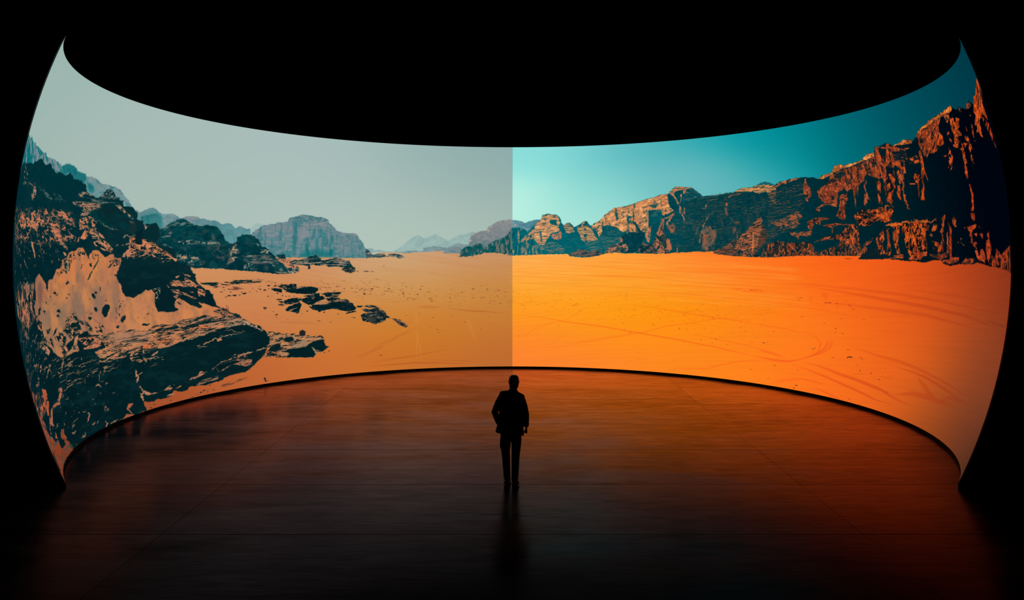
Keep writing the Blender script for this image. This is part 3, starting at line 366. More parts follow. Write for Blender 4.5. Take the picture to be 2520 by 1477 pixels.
('P','-7012,56 -6906,91 -6834,47 -6681,56 -6470,1 -6378,-127 -6635,-124 -6705,-69 -6870,-68',None,[('r',(146,132,116),.36,.7,(1.2,.572,.644,-2.37),1),('n',(18,70,74),.3,1,(1.15,-.0036,-.0109,-2.16),1)],None,1,1,47,.8),
('P','-6834,20 -6693,11 -6716,-11 -6822,-15',(200,142,104),[],(.087,.066,(2.87,.0013,-.0138,-3.8)),0,1,48,.8),
('P','-6634,11 -6482,1 -6470,-21 -6610,-16',(170,140,116),[],(.086,.067,(2.89,-.0026,-.0152,-3.75)),0,1,49,.8),
('P','-5800,113 -5710,228 -5653,228 -5663,152 -5593,75 -5764,46 -5787,-1 -5569,-2 -5823,-115 -5893,-180 -5916,-179 -5799,37',None,[('n',(176,142,116),.42,.7,(1.97,.0066,-.0073,-4.07),1),('n',(96,84,80),.3,1,(1.47,.0049,-.0036,-2.03),1)],(.085,.07,(1.97,.0066,-.0042,-2.37)),1,1,50,.8),
('P','-5776,-1 -5346,41 -5345,17 -5592,-2 -5753,-15',None,[('n',(168,150,130),.55,.7,(.985,.0631,.234,-5.62),1)],None,1,1,51,.8),
('P','-6171,204 -5710,218 -5879,-38 -6053,-84 -6168,10',None,[('n',(78,78,76),.38,1.2,(1.31,.0127,.0012,-1.44),.8)],None,3,1,52,.8),
('P','-5514,4 -5366,37 -5126,47 -4944,22 -4808,-58 -4786,-119 -5059,-126 -5446,-113 -5514,-73',None,[('n',(86,88,86),.42,1,(.849,.0474,.138,-3.43),1),('e',(150,142,130),.12,.9,(1.08,.0604,.192,-4.77),.9)],None,2,1,53,.8),
('P','-5172,81 -5082,141 -5013,131 -4933,67 -5013,52 -5081,96 -5161,67',None,[('n',(178,156,132),.5,.7,(1.67,.358,.699,-4.48),1)],None,1,1,54,.8),
('P','-5515,-131 -5286,-56 -5309,-114 -5425,-190 -5288,-212 -5449,-219 -5517,-208',None,[('r',(140,134,122),.45,.7,(1.54,.815,1.22,-3.18),1)],None,1,1,55,.8),
('P','-4902,-237 -4812,-274 -4653,-271 -4609,-297 -4813,-291',(180,140,116),[('n',(20,60,64),.3,.7,(1.7,-.049,-.072,-4.49),1)],(.084,.074,(2.98,-.0857,-.054,-3.37)),0,1,56,.8),
('P','-5105,-155 -5002,-147 -5016,-246 -5073,-245',(70,76,78),[],None,3,.7,57,.8),
('P','-4788,-219 -4719,-200 -4698,-261 -4766,-259',(120,118,110),[],(.084,.074,(2.98,-.0735,-.0476,-3.37)),1,.8,58,.8),
('S','-5243,233 -5209,209',(11.9,13.8),2,(150,150,140),1,1,0,None),
('S','-5104,-91 -5059,-96',(11.9,13.7),2,(140,136,126),1,1,0,None),
('S','-4968,-97 -4922,-108',(11.9,13.6),1.8,(140,136,126),1,1,0,None),
('S','-4923,-142 -4878,-168',(11.9,13.6),1.8,(150,140,128),1,1,0,None),
('P','-4876,32 -4785,-28 -4649,-29 -4547,-40 -4571,-110 -4458,-142 -4380,-204 -4370,-265 -4450,-295 -4606,-201 -4673,-140 -4786,-79 -4831,-28',(196,128,92),[('n',(150,110,90),.25,1,(1.29,-.854,-1.52,-2.88),1),('n',(28,62,66),.12,.6,(1.86,-.789,-1.4,-4.18),1)],(.084,.075,(1.99,-.0271,-.0201,-2.23)),0,1,59,.8),
('P','-4842,22 -4808,52 -4763,47 -4729,62 -4672,57 -4649,-4 -4655,-27 -4785,-18 -4831,12',(0,50,58),[('n',(40,70,72),.3,1,(1.99,.0037,-.0081,-4.49),1)],(.084,.074,(2.39,.0045,-.0049,-2.69)),0,1,60,.8),
('P','-4629,-201 -4538,-192 -4459,-213 -4424,-173 -4385,-173 -4381,-260 -4449,-264 -4444,-295 -4586,-298',(22,60,66),[('n',(160,140,120),.38,.7,(1.99,-.047,-.0606,-4.44),1)],(.084,.075,(2.39,-.0564,-.0364,-2.66)),0,1,61,.8),
('P','-4570,-95 -4491,-60 -4378,-61 -4185,-20 -4174,5 -4072,15 -4061,36 -4004,36 -3999,10 -3925,-16 -3914,-58 -3779,-53 -3745,-22 -3654,-12 -3508,-22 -3474,-49 -3350,-76 -3316,-119 -3283,-173 -3227,-227 -3217,-280 -3262,-291 -3308,-311 -3409,-289 -3487,-251 -3498,-224 -3430,-204 -3520,-192 -3701,-190 -3802,-179 -3813,-153 -4039,-156 -4062,-135 -4220,-165 -4356,-148 -4447,-147 -4571,-110',(0,42,50),[('n',(154,130,110),.26,.6,(.544,.0348,.283,-4.98),1),('n',(40,66,68),.25,1,(.855,.0547,.245,-4.31),.8)],(.1,.093,(2,-.0232,-.0169,-2.16)),0,1,62,.8),
('P','-4559,-100 -4446,-132 -4356,-143 -4378,-112 -4491,-91',(172,140,120),[('n',(40,62,64),.4,.7,(1.49,-.0173,-.0424,-5.31),1)],(.084,.075,(2.39,-.0276,-.0212,-2.66)),0,1,63,.8),
('P','-3487,-251 -3419,-214 -3363,-236 -3308,-301 -3409,-289',(60,64,64),[('n',(140,124,108),.3,.8,(2.26,.828,1.32,-4.01),1)],(.083,.079,(3,-.0556,-.0353,-3.18)),0,1,64,.8),
('P','-4192,-160 -4153,-160 -4148,-232 -4193,-227',(0,46,54),[],(.067,.061,(2.99,-.0536,-.0359,-3.28)),0,1,65,.8),
('P','-4175,-134 -4124,-124 -4130,-150',(150,140,128),[],None,0,1,66,.8),
('P','-3194,-265 -3160,-270 -3138,-283 -3183,-281',(70,66,66),[('n',(170,130,100),.25,.7,(2,-.0365,-.0458,-4.2),1)],(.067,.063,(3,-.0547,-.0343,-3.15)),0,1,67,.8),
('P','-3064,-288 -3002,-267 -2934,-289 -2980,-294',(70,66,66),[('n',(170,130,100),.25,.7,(2,-.0352,-.044,-4.18),1)],(.067,.064,(3,-.0527,-.033,-3.14)),0,1,68,.8),
('P','-2901,-293 -2867,-279 -2833,-295',(70,66,66),[('n',(170,130,100),.25,.7,(2,-.0343,-.0427,-4.17),1)],(.067,.064,(3,-.0514,-.032,-3.12)),0,1,69,.8),
('P','-2954,-13 -2864,41 -2774,57 -2671,68 -2671,-8 -2796,-8',(70,66,66),[('n',(170,130,100),.25,.7,(2,.0032,-.0032,-4.16),1)],(.067,.064,(3,.0048,-.0024,-3.12)),0,1,70,.8),
('P','-3005,151 -2955,139 -2867,37 -2841,55 -2728,64 -2628,64 -2571,0 -2527,55 -2414,61 -2320,55 -2225,18 -2219,-29 -2326,-25 -2401,0 -2502,6 -2565,6 -2716,-24 -2841,0 -3005,-27',(26,66,72),[('n',(150,132,116),.3,.6,(1.2,.004,.0009,-4.77),1),('n',(60,88,90),.3,1,(1.5,.0049,.0006,-3.1),1)],(.083,.081,(2.4,.0079,.0005,-2.48)),0,1,71,.8),
('P','-3007,-264 -2932,-288 -2831,-298 -2907,-297',(60,58,60),[],(.05,.048,(3,-.0513,-.0321,-3.13)),0,1,72,.8),
('S','-2641,-194 -2628,-164',(12,12.4),1.3,(110,100,90),.7,1,0,None),
('P','-6461,-411 -6124,-426 -5950,-422 -5833,-397 -5660,-397 -5546,-400 -5356,-405 -5358,-454 -5537,-458 -5619,-475 -5791,-469 -5953,-474 -6117,-496 -6279,-481 -6417,-449',(196,128,84),[('n',(8,40,44),.5,.6,(.726,-.141,-.555,-4.73),1)],(.085,.07,(1.95,-.126,-.074,-2.39)),0,1,73,.8),
('P','-6187,-494 -5838,-487 -5611,-523 -5499,-565 -5730,-576 -5903,-570 -6074,-544',None,[('n',(110,66,54),.28,.8,(.834,-.117,-.375,-4.74),1)],None,2,1,74,.8),
('D',[(-60.08,-5.89,.362,.058),(-58.53,-6.61,.406,.103),(-57.37,-6.6,.45,.148),(-55.27,-6.37,.538,.105),(-59.24,-6.82,.181,.066),(-56.33,-6.57,.225,.06),(-61.13,-4.4,.543,.072),(-56.64,-4.54,.448,.164),(-55.8,-4.04,.358,.105),(-56.84,-4.04,.358,.074),(-61.18,-5.05,.543,.087),(-58.12,-5.97,.225,.059),(-55.82,-6.06,.161,.06),(-54.1,-6.12,.125,.06),(-59.36,-5.59,.144,.059),(-61.98,-6.23,.273,.043)],(10,40,44),1),
('P','-5526,-434 -5451,-431 -5274,-431 -5236,-421 -5149,-445 -5301,-457 -5452,-447',(20,40,42),[],(.084,.072,(2.37,-.13,-.0765,-2.78)),0,1,75,.8),
('P','-5499,-393 -5448,-389 -5273,-398 -5197,-390 -5110,-408 -5198,-417 -5399,-406',None,[('n',(40,46,46),.5,.6,(1.48,-.074,-.117,-4.62),1)],None,1,1,76,.8),
('P','-5111,-430 -4998,-433 -4924,-445 -4875,-474 -4975,-466 -5050,-458',None,[('n',(40,46,46),.5,.6,(1.49,-.077,-.0901,-3.41),1)],None,1,1,77,.8),
('D',[(-55.09,-6.32,.296,.116),(-53.9,-4.76,.137,.05),(-53.01,-4.52,.216,.05),(-50.09,-5.14,.391,.119),(-51.02,-5.93,.343,.118),(-51.95,-5.73,.216,.101),(-52.67,-6.09,.157,.05),(-52.32,-5.56,.118,.067),(-53.51,-5.47,.138,.05),(-51.98,-5.19,.137,.051),(-50.19,-5.74,.157,.076),(-48.43,-6.57,.196,.12),(-47.4,-7.05,.137,.103),(-50.41,-7.04,.216,.076),(-49.59,-7.02,.118,.043),(-46.66,-7.24,.137,.069),(-46.03,-7.21,.117,.087),(-44.96,-7.25,.098,.07),(-48.75,-4.69,.098,.137)],(44,36,36),1),
('P','-4981,-575 -4864,-496 -4726,-500 -4576,-495 -4451,-499 -4444,-553 -4404,-554 -4506,-590 -4658,-613 -4731,-583 -4828,-530 -4930,-549',(180,116,80),[('n',(12,36,40),.4,.6,(1.19,-.0699,-.134,-4.47),1)],(.084,.074,(2.38,-.14,-.0802,-2.68)),0,1,78,.8),
('P','-4981,-575 -4905,-563 -4768,-571 -4744,-583 -4751,-654 -4810,-641 -4909,-610',(0,30,36),[],(.067,.059,(2.37,-.161,-.0912,-2.71)),0,1,79,.8),
('P','-4730,-567 -4653,-541 -4564,-499 -4451,-499 -4442,-553 -4456,-592 -4608,-615 -4682,-596',(0,30,36),[('n',(150,108,84),.2,.6,(1.32,-.0759,-.157,-5.34),1)],(.067,.06,(2.38,-.137,-.0783,-2.67)),0,1,80,.8),
('P','-4671,-629 -4581,-588 -4492,-562 -4279,-557 -4142,-550 -4031,-575 -3988,-594 -4003,-639 -4048,-661 -4061,-680 -4212,-695 -4412,-677 -4561,-661',(0,30,36),[('n',(40,56,56),.2,.8,(.992,-.0594,-.101,-3.3),.6)],(.067,.061,(2.38,-.142,-.0808,-2.64)),0,1,81,.8),
('P','-4518,-579 -4367,-553 -4179,-558 -4305,-570 -4457,-597',(168,120,90),[('n',(30,40,42),.4,.7,(1.49,.0327,.182,-5.29),1)],(.059,.053,(2.98,-.165,-.0945,-3.3)),0,1,82,.8),
('P','-4321,-731 -4213,-707 -3974,-680 -3971,-737 -3915,-739 -3868,-787 -3895,-809 -4009,-833 -4127,-892 -4227,-893 -4312,-850 -4353,-815 -4337,-776 -4191,-753',(0,30,36),[('n',(120,96,80),.14,.6,(1.19,.0066,.144,-5.24),1)],(.067,.061,(2.38,-.17,-.0942,-2.61)),0,1,83,.8),
('P','-3962,-698 -3811,-673 -3661,-672 -3512,-687 -3590,-738 -3604,-772 -3792,-778 -3866,-752 -3851,-718',(0,30,36),[('n',(130,100,80),.2,.6,(.991,.0542,.357,-5.36),1)],(.067,.062,(2.38,-.14,-.0782,-2.57)),0,1,84,.8),
('P','-3862,-787 -3692,-775 -3555,-785 -3545,-821 -3419,-813 -3371,-850 -3398,-872 -3698,-862 -3796,-835',(0,30,36),[('n',(176,128,92),.34,.6,(.85,-.0227,-.0034,-5.13),1)],(.067,.062,(2.38,-.153,-.0848,-2.56)),0,1,85,.8),
('P','-4889,-765 -4794,-761 -4751,-771 -4758,-781 -4846,-781',(0,30,36),[],None,0,1,86,.8),
('P','-4836,-806 -4748,-804 -4738,-838 -4800,-824',(0,30,36),[],(.068,.059,(2.96,-.266,-.147,-3.37)),0,1,87,.8),
('P','-4853,-855 -4777,-847 -4711,-883 -4756,-892 -4830,-874',(60,50,46),[],(.068,.059,(2.95,-.281,-.155,-3.37)),0,1,88,.8),
('P','-4750,-832 -4696,-790 -4568,-761 -4392,-757 -4344,-787 -4384,-819 -4475,-849 -4577,-873 -4677,-863',(0,30,36),[('n',(120,96,80),.22,.6,(1.18,.0407,.267,-5.13),1)],(.067,.06,(2.37,-.198,-.11,-2.66)),0,1,89,.8),
('P','-4701,-978 -4685,-940 -4606,-905 -4476,-860 -4386,-841 -4365,-893 -4398,-970 -4430,-1036 -4481,-1043 -4590,-1000 -4678,-993',(0,30,36),[('n',(150,108,84),.14,.6,(.968,.176,.938,-5.49),1)],(.068,.06,(2.36,-.228,-.125,-2.66)),0,1,90,.8),
('P','-4217,-916 -4143,-937 -4164,-890 -4101,-893 -4013,-885 -3876,-902 -3749,-872 -3597,-848 -3397,-866 -3299,-899 -3277,-947 -3229,-984 -3271,-1041 -3385,-1054 -3535,-1037 -3633,-1004 -3720,-991 -3834,-1001 -3962,-1024 -4002,-1051 -4037,-1015 -4147,-982 -4194,-946',(0,30,36),[('n',(44,46,48),.25,.9,(.847,-.0654,-.1,-2.57),.6)],(.067,.062,(2.37,-.183,-.1,-2.57)),0,1,91,.8),
('P','-4114,-892 -3934,-836 -3847,-851 -3695,-827 -3396,-837 -3347,-868 -3597,-852 -3774,-877 -3926,-894 -4078,-907',(178,126,92),[('n',(26,38,40),.34,.6,(.99,.0053,.142,-4.96),1)],(.067,.062,(2.97,-.209,-.115,-3.22)),0,1,92,.8),
('P','-3228,-960 -3177,-950 -3077,-959 -3103,-976 -3204,-985',(0,30,36),[],(.067,.063,(2.97,-.193,-.105,-3.15)),0,1,93,.8),
('P','-3464,-1092 -3360,-1055 -3234,-1048 -3261,-1071 -3414,-1100',(0,30,36),[],(.068,.063,(2.96,-.229,-.124,-3.17)),0,1,94,.8),
('P','-3369,-1166 -3257,-1177 -3270,-1192',(60,48,44),[],None,0,1,95,.8),
('P','-3497,-239 -3297,-194 -3223,-218 -3224,-289 -3299,-311 -3423,-286',(18,36,40),[('n',(120,100,84),.25,.7,(2,-.0359,-.0457,-4.23),1)],(.067,.063,(2.4,-.0431,-.0274,-2.54)),0,1,96,.8),
('P','-3064,-954 -2926,-944 -2827,-973 -2804,-998 -2954,-999 -3053,-978',(120,104,92),[('n',(30,40,44),.45,.7,(1.48,.0198,.146,-4.18),1)],(.067,.064,(2.97,-.179,-.0978,-3.13)),0,1,97,.8),
('P','-3132,-1034 -3055,-1001 -2956,-1028 -2803,-992 -2742,-1011 -2704,-1084 -2807,-994 -2739,-1020 -2709,-1045 -2659,-1071 -2623,-1097 -2621,-1170 -2552,-1184 -2560,-1214 -2631,-1224 -2634,-1266 -2764,-1298 -2843,-1325 -2882,-1323 -2930,-1291 -2913,-1298 -3000,-1276 -3112,-1260 -3132,-1200 -3153,-1140 -3087,-1101 -2961,-1100 -3084,-1060',(6,30,36),[('n',(136,112,94),.3,.6,(1.46,.169,.537,-4.15),1),('n',(40,50,50),.3,.9,(1.48,-.104,-.0894,-2.5),1)],(.085,.08,(2.36,-.166,-.0894,-2.5)),0,1,98,.8),
('P','-3019,-1204 -2940,-1160 -2869,-1222 -2899,-1287 -2987,-1277',(52,56,54),[],(.068,.064,(2.95,-.227,-.122,-3.13)),1,1,99,.8),
('P','-2565,-1196 -2490,-1223 -2339,-1252 -2290,-1302 -2228,-1329 -2187,-1392 -2234,-1415 -2334,-1374 -2455,-1273',(150,104,80),[('n',(24,36,40),.48,.6,(1.82,-.823,-1.47,-3.77),1)],(.085,.081,(2.94,-.193,-.103,-3.08)),0,1,100,.8),
('S','-2442,-1267 -2292,-1327 -2200,-1397',(11.8,12.3),3,(22,34,38),.8,2,.5,(1.5,5)),
('D',[(-51.24,-9.12,.414,.22),(-48.99,-10.45,.296,.137),(-49.05,-10.94,.138,.068),(-46.76,-11.46,.099,.052),(-49.62,-9.87,.178,.051),(-42.56,-10.09,.196,.123),(-39.01,-10.5,.216,.125),(-36.16,-10.97,.275,.063),(-43.68,-10.56,.098,.053),(-37.81,-12.41,.197,.054),(-40.31,-12.1,.444,.062),(-36.06,-5.61,.136,.072),(-34.59,-6.13,.175,.082),(-33.02,-6.05,.175,.082),(-31.36,-6.44,.195,.083),(-31.04,-6.21,.097,.111),(-28.86,-6.28,.214,.111),(-30.46,-7.23,.253,.185),(-38.31,-5.86,.136,.081),(-39.51,-6.12,.136,.071),(-36.6,-6.52,.195,.081),(-38.71,-5.05,.068,.126)],(74,48,42),.9),
('D',[(-28.85,-6.3,.197,.132),(-25.44,-6.36,.236,.114),(-22.48,-7.33,.197,.191),(-18.88,-6.57,.177,.116),(-16.47,-12.33,.179,.068),(-22,-11.76,.09,.067),(-19.24,-11.4,.09,.058),(-12.69,-11.97,.159,.058),(-9.84,-13.33,.14,.068),(-6.54,-14.87,.141,.059),(-11.2,-11.31,.09,.049),(-15.68,-14.71,.241,.058),(-15.45,-15.4,.181,.048),(-28.08,-19.44,.245,.113),(-6.09,-10.98,.099,.059),(-4.83,-12.37,.09,.049),(-.86,-12.45,.09,.049),(-13.37,-11.52,.06,.039),(-17.07,-14.18,.14,.048)],(112,62,42),.85),
('P','-3014,-531 -2636,-537 -2257,-543 -1879,-548 -1500,-552 -1000,-581 -498,-609 3,-635 3,-1012 -417,-995 -836,-975 -1255,-954 -1762,-915 -2268,-874 -2647,-847 -3026,-819',None,[('n',(140,80,46),.07,.7,(1.32,-.102,-.244,-3.78),.75)],None,12,1,101,.8),
('P','-4400,-464 -3968,-459 -3538,-454 -3107,-447 -2677,-438 -2691,-845 -3416,-766 -3969,-588 -4401,-498',None,[('n',(140,84,56),.08,.7,(1.49,-.128,-.248,-4.25),.75)],None,10,1,102,.8),
('P','-5146,-1347 -5042,-1343 -4821,-1403 -4466,-1428 -4293,-1474 -4114,-1474 -4002,-1493 -3957,-1542 -3970,-1587 -3954,-1657 -3929,-1705 -4046,-1789 -4182,-1824 -4258,-1883 -4900,-1826 -5193,-1605',(178,124,84),[('n',(30,40,40),.3,.7,(.961,.0293,.329,-4.46),1)],(.104,.09,(2.31,-.396,-.206,-2.65)),0,1,103,.8),
('P','-4810,-1493 -4753,-1464 -4625,-1462 -4600,-1509 -4639,-1551 -4718,-1561 -4791,-1533',(4,34,38),[],(.069,.059,(2.31,-.385,-.202,-2.67)),0,1,104,.8),
('P','-4922,-1473 -4830,-1458 -4812,-1504 -4890,-1509',(30,40,42),[],(.069,.059,(2.89,-.492,-.259,-3.36)),0,1,105,.8),
('P','-4471,-1462 -4459,-1378 -4391,-1354 -4332,-1386 -4349,-1465 -4420,-1468',(34,36,40),[],(.043,.038,(2.33,-.331,-.175,-2.64)),0,1,106,.8),
('P','-4332,-1642 -4207,-1588 -3997,-1557 -3970,-1587 -3955,-1663 -3936,-1705 -3920,-1729 -4046,-1791 -4167,-1739 -4248,-1682 -4301,-1689',(4,32,36),[],(.069,.061,(2.31,-.365,-.19,-2.6)),0,1,107,.8),
('P','-4879,-1726 -4716,-1690 -4533,-1682 -4259,-1670 -4221,-1752 -4181,-1818 -4258,-1883 -4823,-1833 -4728,-1756',(2,32,36),[],(.087,.075,(2.29,-.433,-.223,-2.64)),0,1,108,.8),
('P','-4712,-1668 -4512,-1560 -4305,-1553 -4332,-1642 -4531,-1671',(160,126,96),[('n',(110,96,80),.4,.9,(1.28,.0934,.702,-6.67),1)],(.069,.06,(2.88,-.488,-.254,-3.31)),0,1,109,.8),
('P','-5196,-1681 -5116,-1611 -4977,-1563 -4904,-1585 -4895,-1641 -4937,-1693 -5032,-1712',(4,32,36),[],(.087,.073,(2.29,-.455,-.237,-2.71)),0,1,110,.8),
('P','-5146,-1347 -5042,-1343 -4819,-1392 -4926,-1418 -5077,-1395 -5053,-1485 -4966,-1503 -4876,-1576 -4867,-1666 -4985,-1733 -5215,-1712 -5180,-1540 -5119,-1491',None,[('n',(20,36,38),.36,.6,(1.64,-.303,-.278,-3.39),1)],None,2,1,111,.8),
('D',[(-50.82,-13.51,.399,.101),(-49.08,-13.86,.299,.136),(-48.22,-14.09,.22,.086),(-46.19,-14.27,.399,.087),(-42.93,-14.74,.299,.088),(-45.32,-15.23,.26,.061),(-47.8,-16.18,.603,.086),(-47.02,-16.15,.402,.069),(-48.08,-16.65,.161,.068),(-48.77,-17.15,.303,.085),(-41.53,-17.69,.221,.088),(-39.99,-18.15,.202,.062),(-39.16,-17.06,.361,.125),(-38.91,-17.89,.181,.08)],(12,34,36),1),
('S','-3123,-1895 -2708,-1688 -2254,-1524 -2092,-1407',(11.6,12.4),1.76,(178,84,38),.45,2,.9,None),
('S','-3087,-1915 -2658,-1709 -2203,-1526 -2053,-1408',(11.6,12.4),1.6,(178,84,38),.4,2,.9,None),
('S','-3154,-2109 -2746,-2026 -2401,-2008 -2057,-1987 -1553,-1906 -1250,-1853',(11.5,12.3),2.4,(178,84,38),.45,2,.9,None),
('S','-3112,-2094 -2616,-2046 -2317,-2021 -2019,-1995',(11.5,12.4),1.2,(178,84,38),.45,2,.9,None),
('S','-3159,-2145 -2893,-2145 -2628,-2142 -2362,-2136 -2097,-2127 -1768,-2144 -1438,-2159 -1175,-2179 -911,-2198',(11.4,12.3),4,(178,84,38),.5,2,.9,None),
('S','-1959,-2065 -1632,-2090 -1303,-2113 -1040,-2128 -776,-2142 -512,-2154',(11.4,12.1),4,(178,84,38),.25,2,.9,None),
('S','-1448,-1026 -1004,-1095 -749,-1113 -495,-1130 10,-1176',(11.8,12),3.2,(178,84,38),.5,2,.9,None),
('S','-2020,-1002 -1734,-1015 -1448,-1026',(11.9,12.2),6.4,(178,84,38),.25,2,.9,None),
('S','-2092,-1407 -1998,-1336 -1968,-1263 -2003,-1188 -2087,-1087',(11.8,12.2),2.4,(212,146,66),.35,2,.9,None),
('S','-2172,-1454 -2035,-1322 -2006,-1262 -2042,-1199',(11.8,12.3),2.4,(212,146,66),.35,2,.9,None),
('S','-2015,-1409 -2013,-1582 -1972,-1744 -1948,-1930 -1978,-2126',(11.6,12.3),2.4,(212,146,66),.35,2,.9,None),
('S','-1989,-1410 -1987,-1583 -2029,-1803 -2044,-2123',(11.6,12.3),2.4,(212,146,66),.35,2,.9,None),
('S','-955,-1158 -858,-1409 -775,-1686 -724,-1737',(11.7,12),2.4,(212,146,66),.35,2,.9,None),
('S','-1006,-1182 -884,-1434 -802,-1724',(11.7,12),2.4,(212,146,66),.35,2,.9,None),
('S','-3305,-1947 -3032,-1857 -2761,-1765',(11.5,12.6),2,(180,96,46),.5,1.5,0,None),
('S','-3242,-1959 -2764,-1788',(11.5,12.6),2,(180,96,46),.5,1.5,0,None),
('S','-5496,-935 -5335,-1074 -5228,-1221',(11.7,13.9),2,(178,104,64),.3,3,.95,None),
('S','-4967,-1184 -4462,-1215 -3962,-1277',(11.7,13.3),6,(178,104,64),.3,3,.95,None),
('P','-11984,963 -11912,992 -11456,1016 -11291,1045 -11117,1045 -11035,1084 -10941,1107 -10813,1144 -10721,1141 -10638,1115 -10558,1100 -10477,1112 -10416,1132 -10342,1117 -10269,1084 -10109,1043 -10029,1068 -9914,1055 -9817,1037 -9756,1053 -9691,1095 -9637,1068 -9562,1029 -9380,1013 -9325,1029 -9279,989 -9216,984 -9169,936 -9131,887 -9073,865 -8923,846 -8903,825 -8819,831 -8759,866 -8693,928 -8646,959 -8541,975 -8497,967 -8394,880 -8310,866 -8297,839 -8215,825 -8192,746 -8078,757 -7986,746 -7925,708 -7862,671 -7842,581 -7796,562 -7719,553 -7689,504 -7584,512 -7535,510 -7415,535 -7375,507 -7327,449 -7304,312 -7427,234 -7451,225 -7279,184 -6990,143 -6989,91 -6894,-59 -6753,-113 -6636,-151 -6638,-205 -6546,-269 -6534,-376 -6541,-381 -6474,-438 -6396,-486 -6341,-534 -6261,-546 -6242,-602 -6186,-623 -6172,-708 -6136,-803 -6104,-828 -5993,-876 -5895,-929 -5763,-985 -5613,-1076 -5535,-1105 -5435,-1180 -5595,-1100 -5496,-1127 -5428,-1186 -5304,-1210 -5246,-1252 -5158,-1346 -5131,-1413 -5094,-1460 -5112,-1524 -5184,-1594 -5241,-1709 -5350,-1782 -5594,-1928 -5755,-1997 -6003,-2005 -6260,-2029 -6296,-2062 -6532,-2086 -6836,-2079 -7066,-2072 -7207,-2122 -7343,-2101 -7434,-2069 -7529,-2150 -7696,-2157 -7878,-2134 -8003,-2155 -8236,-2114 -8239,-2189 -8229,-2241 -8476,-2253 -8697,-2259 -9209,-2288 -9768,-2296 -10406,-2275 -11242,-2307 -12704,-2263 -12859,-1972 -12810,-1786 -12769,-1598 -12738,-1409 -12699,-1215 -12669,-1019 -12648,-822 -12562,-619 -12511,-414 -12511,-208 -12560,-3 -12469,206 -12430,417 -12442,627',[(-116.03,9.29,(0,48,55)),(-103.17,9.07,(0,50,56)),(-95.79,10.24,(0,52,57)),(-87.01,6.5,(0,46,52)),(-78.97,4.5,(10,42,46)),(-74.34,4.02,(8,48,52)),(-104.1,3.68,(0,36,43)),(-110.51,-.1,(0,33,40)),(-91.53,.84,(0,33,40)),(-76.98,-2.79,(4,30,36)),(-84.8,-15.37,(3,32,36)),(-65.78,-15.82,(4,32,36)),(-103.22,-15.36,(2,30,35)),(-101.38,-20.93,(3,28,33)),(-121.06,-10.55,(0,36,44)),(-56.6,-14.65,(4,32,36))],[('n',(16,54,58),.2,1.4,(.317,-.0614,-.0657,-1.13),.35)],(.136,.071,(1.59,-.307,-.175,-3.02)),0,1,112,.3),
('P','-11984,963 -11720,1006 -11447,951 -11175,947 -10822,835 -10737,778 -11003,746 -11510,798',None,[('n',(140,116,98),.1,.6,(1.03,3.78,.354,-2.17),1)],None,3,1,113,1),
('P','-11240,843 -11074,839 -10810,817 -10737,778 -10828,765 -11000,820',(186,130,100),[('n',(0,32,39),.4,.6,(.954,-2.27,-.441,-4.76),1)],(.197,.045,(.958,.709,.343,-4.37)),0,1,114,1),
('P','-10679,840 -10353,800 -10174,747 -9814,737 -9638,707 -9974,699 -10283,733 -10518,795',None,[('n',(96,108,104),.3,.8,(.892,-.727,-.578,-6.51),1)],None,2,1,115,1),
('P','-10125,811 -9864,782 -9781,740 -9878,726 -10073,774',None,[('n',(60,84,84),.5,1,(.918,-.923,-.658,-4.64),1)],None,2,1,116,1),
('P','-9502,730 -9189,757 -8757,747 -8761,704 -9242,676 -9478,703',None,[('w',(176,124,98),.5,.9,(1.43,.261,.37,-8.51),1)],None,1,1,117,1),
('P','-9391,874 -9182,883 -9072,862 -8924,850 -9092,831 -9292,802 -9369,854',None,[('n',(170,130,108),.35,.7,(1.15,-.14,-.197,-6.16),1)],None,1,1,118,1),
('P','-9143,805 -8769,800 -8359,788 -8221,756 -8617,740 -9045,767',None,[('n',(110,112,104),.3,.9,(.824,-.013,-.0867,-5.91),1)],None,2,1,119,1),
('P','-8795,844 -8690,921 -8540,972 -8392,873 -8291,840 -8503,833 -8720,826',None,[('r',(130,134,124),.3,.7,(1.14,1.56,1.52,-3.42),1)],None,1,1,120,1),
('P','-10976,748 -10744,790 -10732,728 -10821,665 -10873,668',None,[('n',(176,124,98),.45,.6,(.765,4.08,.91,-2.91),1)],None,1,1,121,1),
('P','-9148,588 -8947,658 -8614,722 -8381,768 -7923,648 -7885,322 -8213,347 -8566,446 -8848,504',(8,42,46),[('n',(0,56,60),.35,1.2,(.457,-.367,-.441,-1.59),.7)],(.099,.057,(1.44,.226,.106,-2.49)),0,1,122,1),
('P','-8394,767 -8273,758 -8073,657 -7916,599 -7931,566 -8134,638 -8290,710',None,[('n',(180,138,112),.4,.7,(1.13,-1.02,-1.76,-4.95),1)],None,1,1,123,1),
('S','-8848,504 -8654,497 -8566,446 -8430,420 -8242,378',(10.1,17.5),3,(110,104,94),.8,1.5,.3,(2.5,7)),
('S','-8159,316 -8031,319 -7884,314',(10.7,16.8),3,(150,130,108),.8,1.5,.3,(2.5,7)),
('P','-8018,546 -7906,526 -7903,502 -7988,515',(150,110,92),[],None,1,1,124,1),
('P','-11567,369 -11202,537 -11006,565 -10941,482 -10716,543 -10570,627 -10462,569 -10400,507 -10236,607 -10171,518 -10046,456 -9745,489 -9581,475 -9486,471 -9601,565 -9774,606 -9905,592 -9946,480 -9759,391 -9707,254 -9764,170 -9872,251 -10021,329 -10071,408 -10228,449 -10410,396 -10480,342 -10651,337 -10899,367 -11050,332 -11230,320',None,[('w',(196,118,84),.5,.9,(1.08,2.07,.39,-2.13),1)],(.467,.142,(.797,.206,.0932,-2.64)),1,1,125,1),
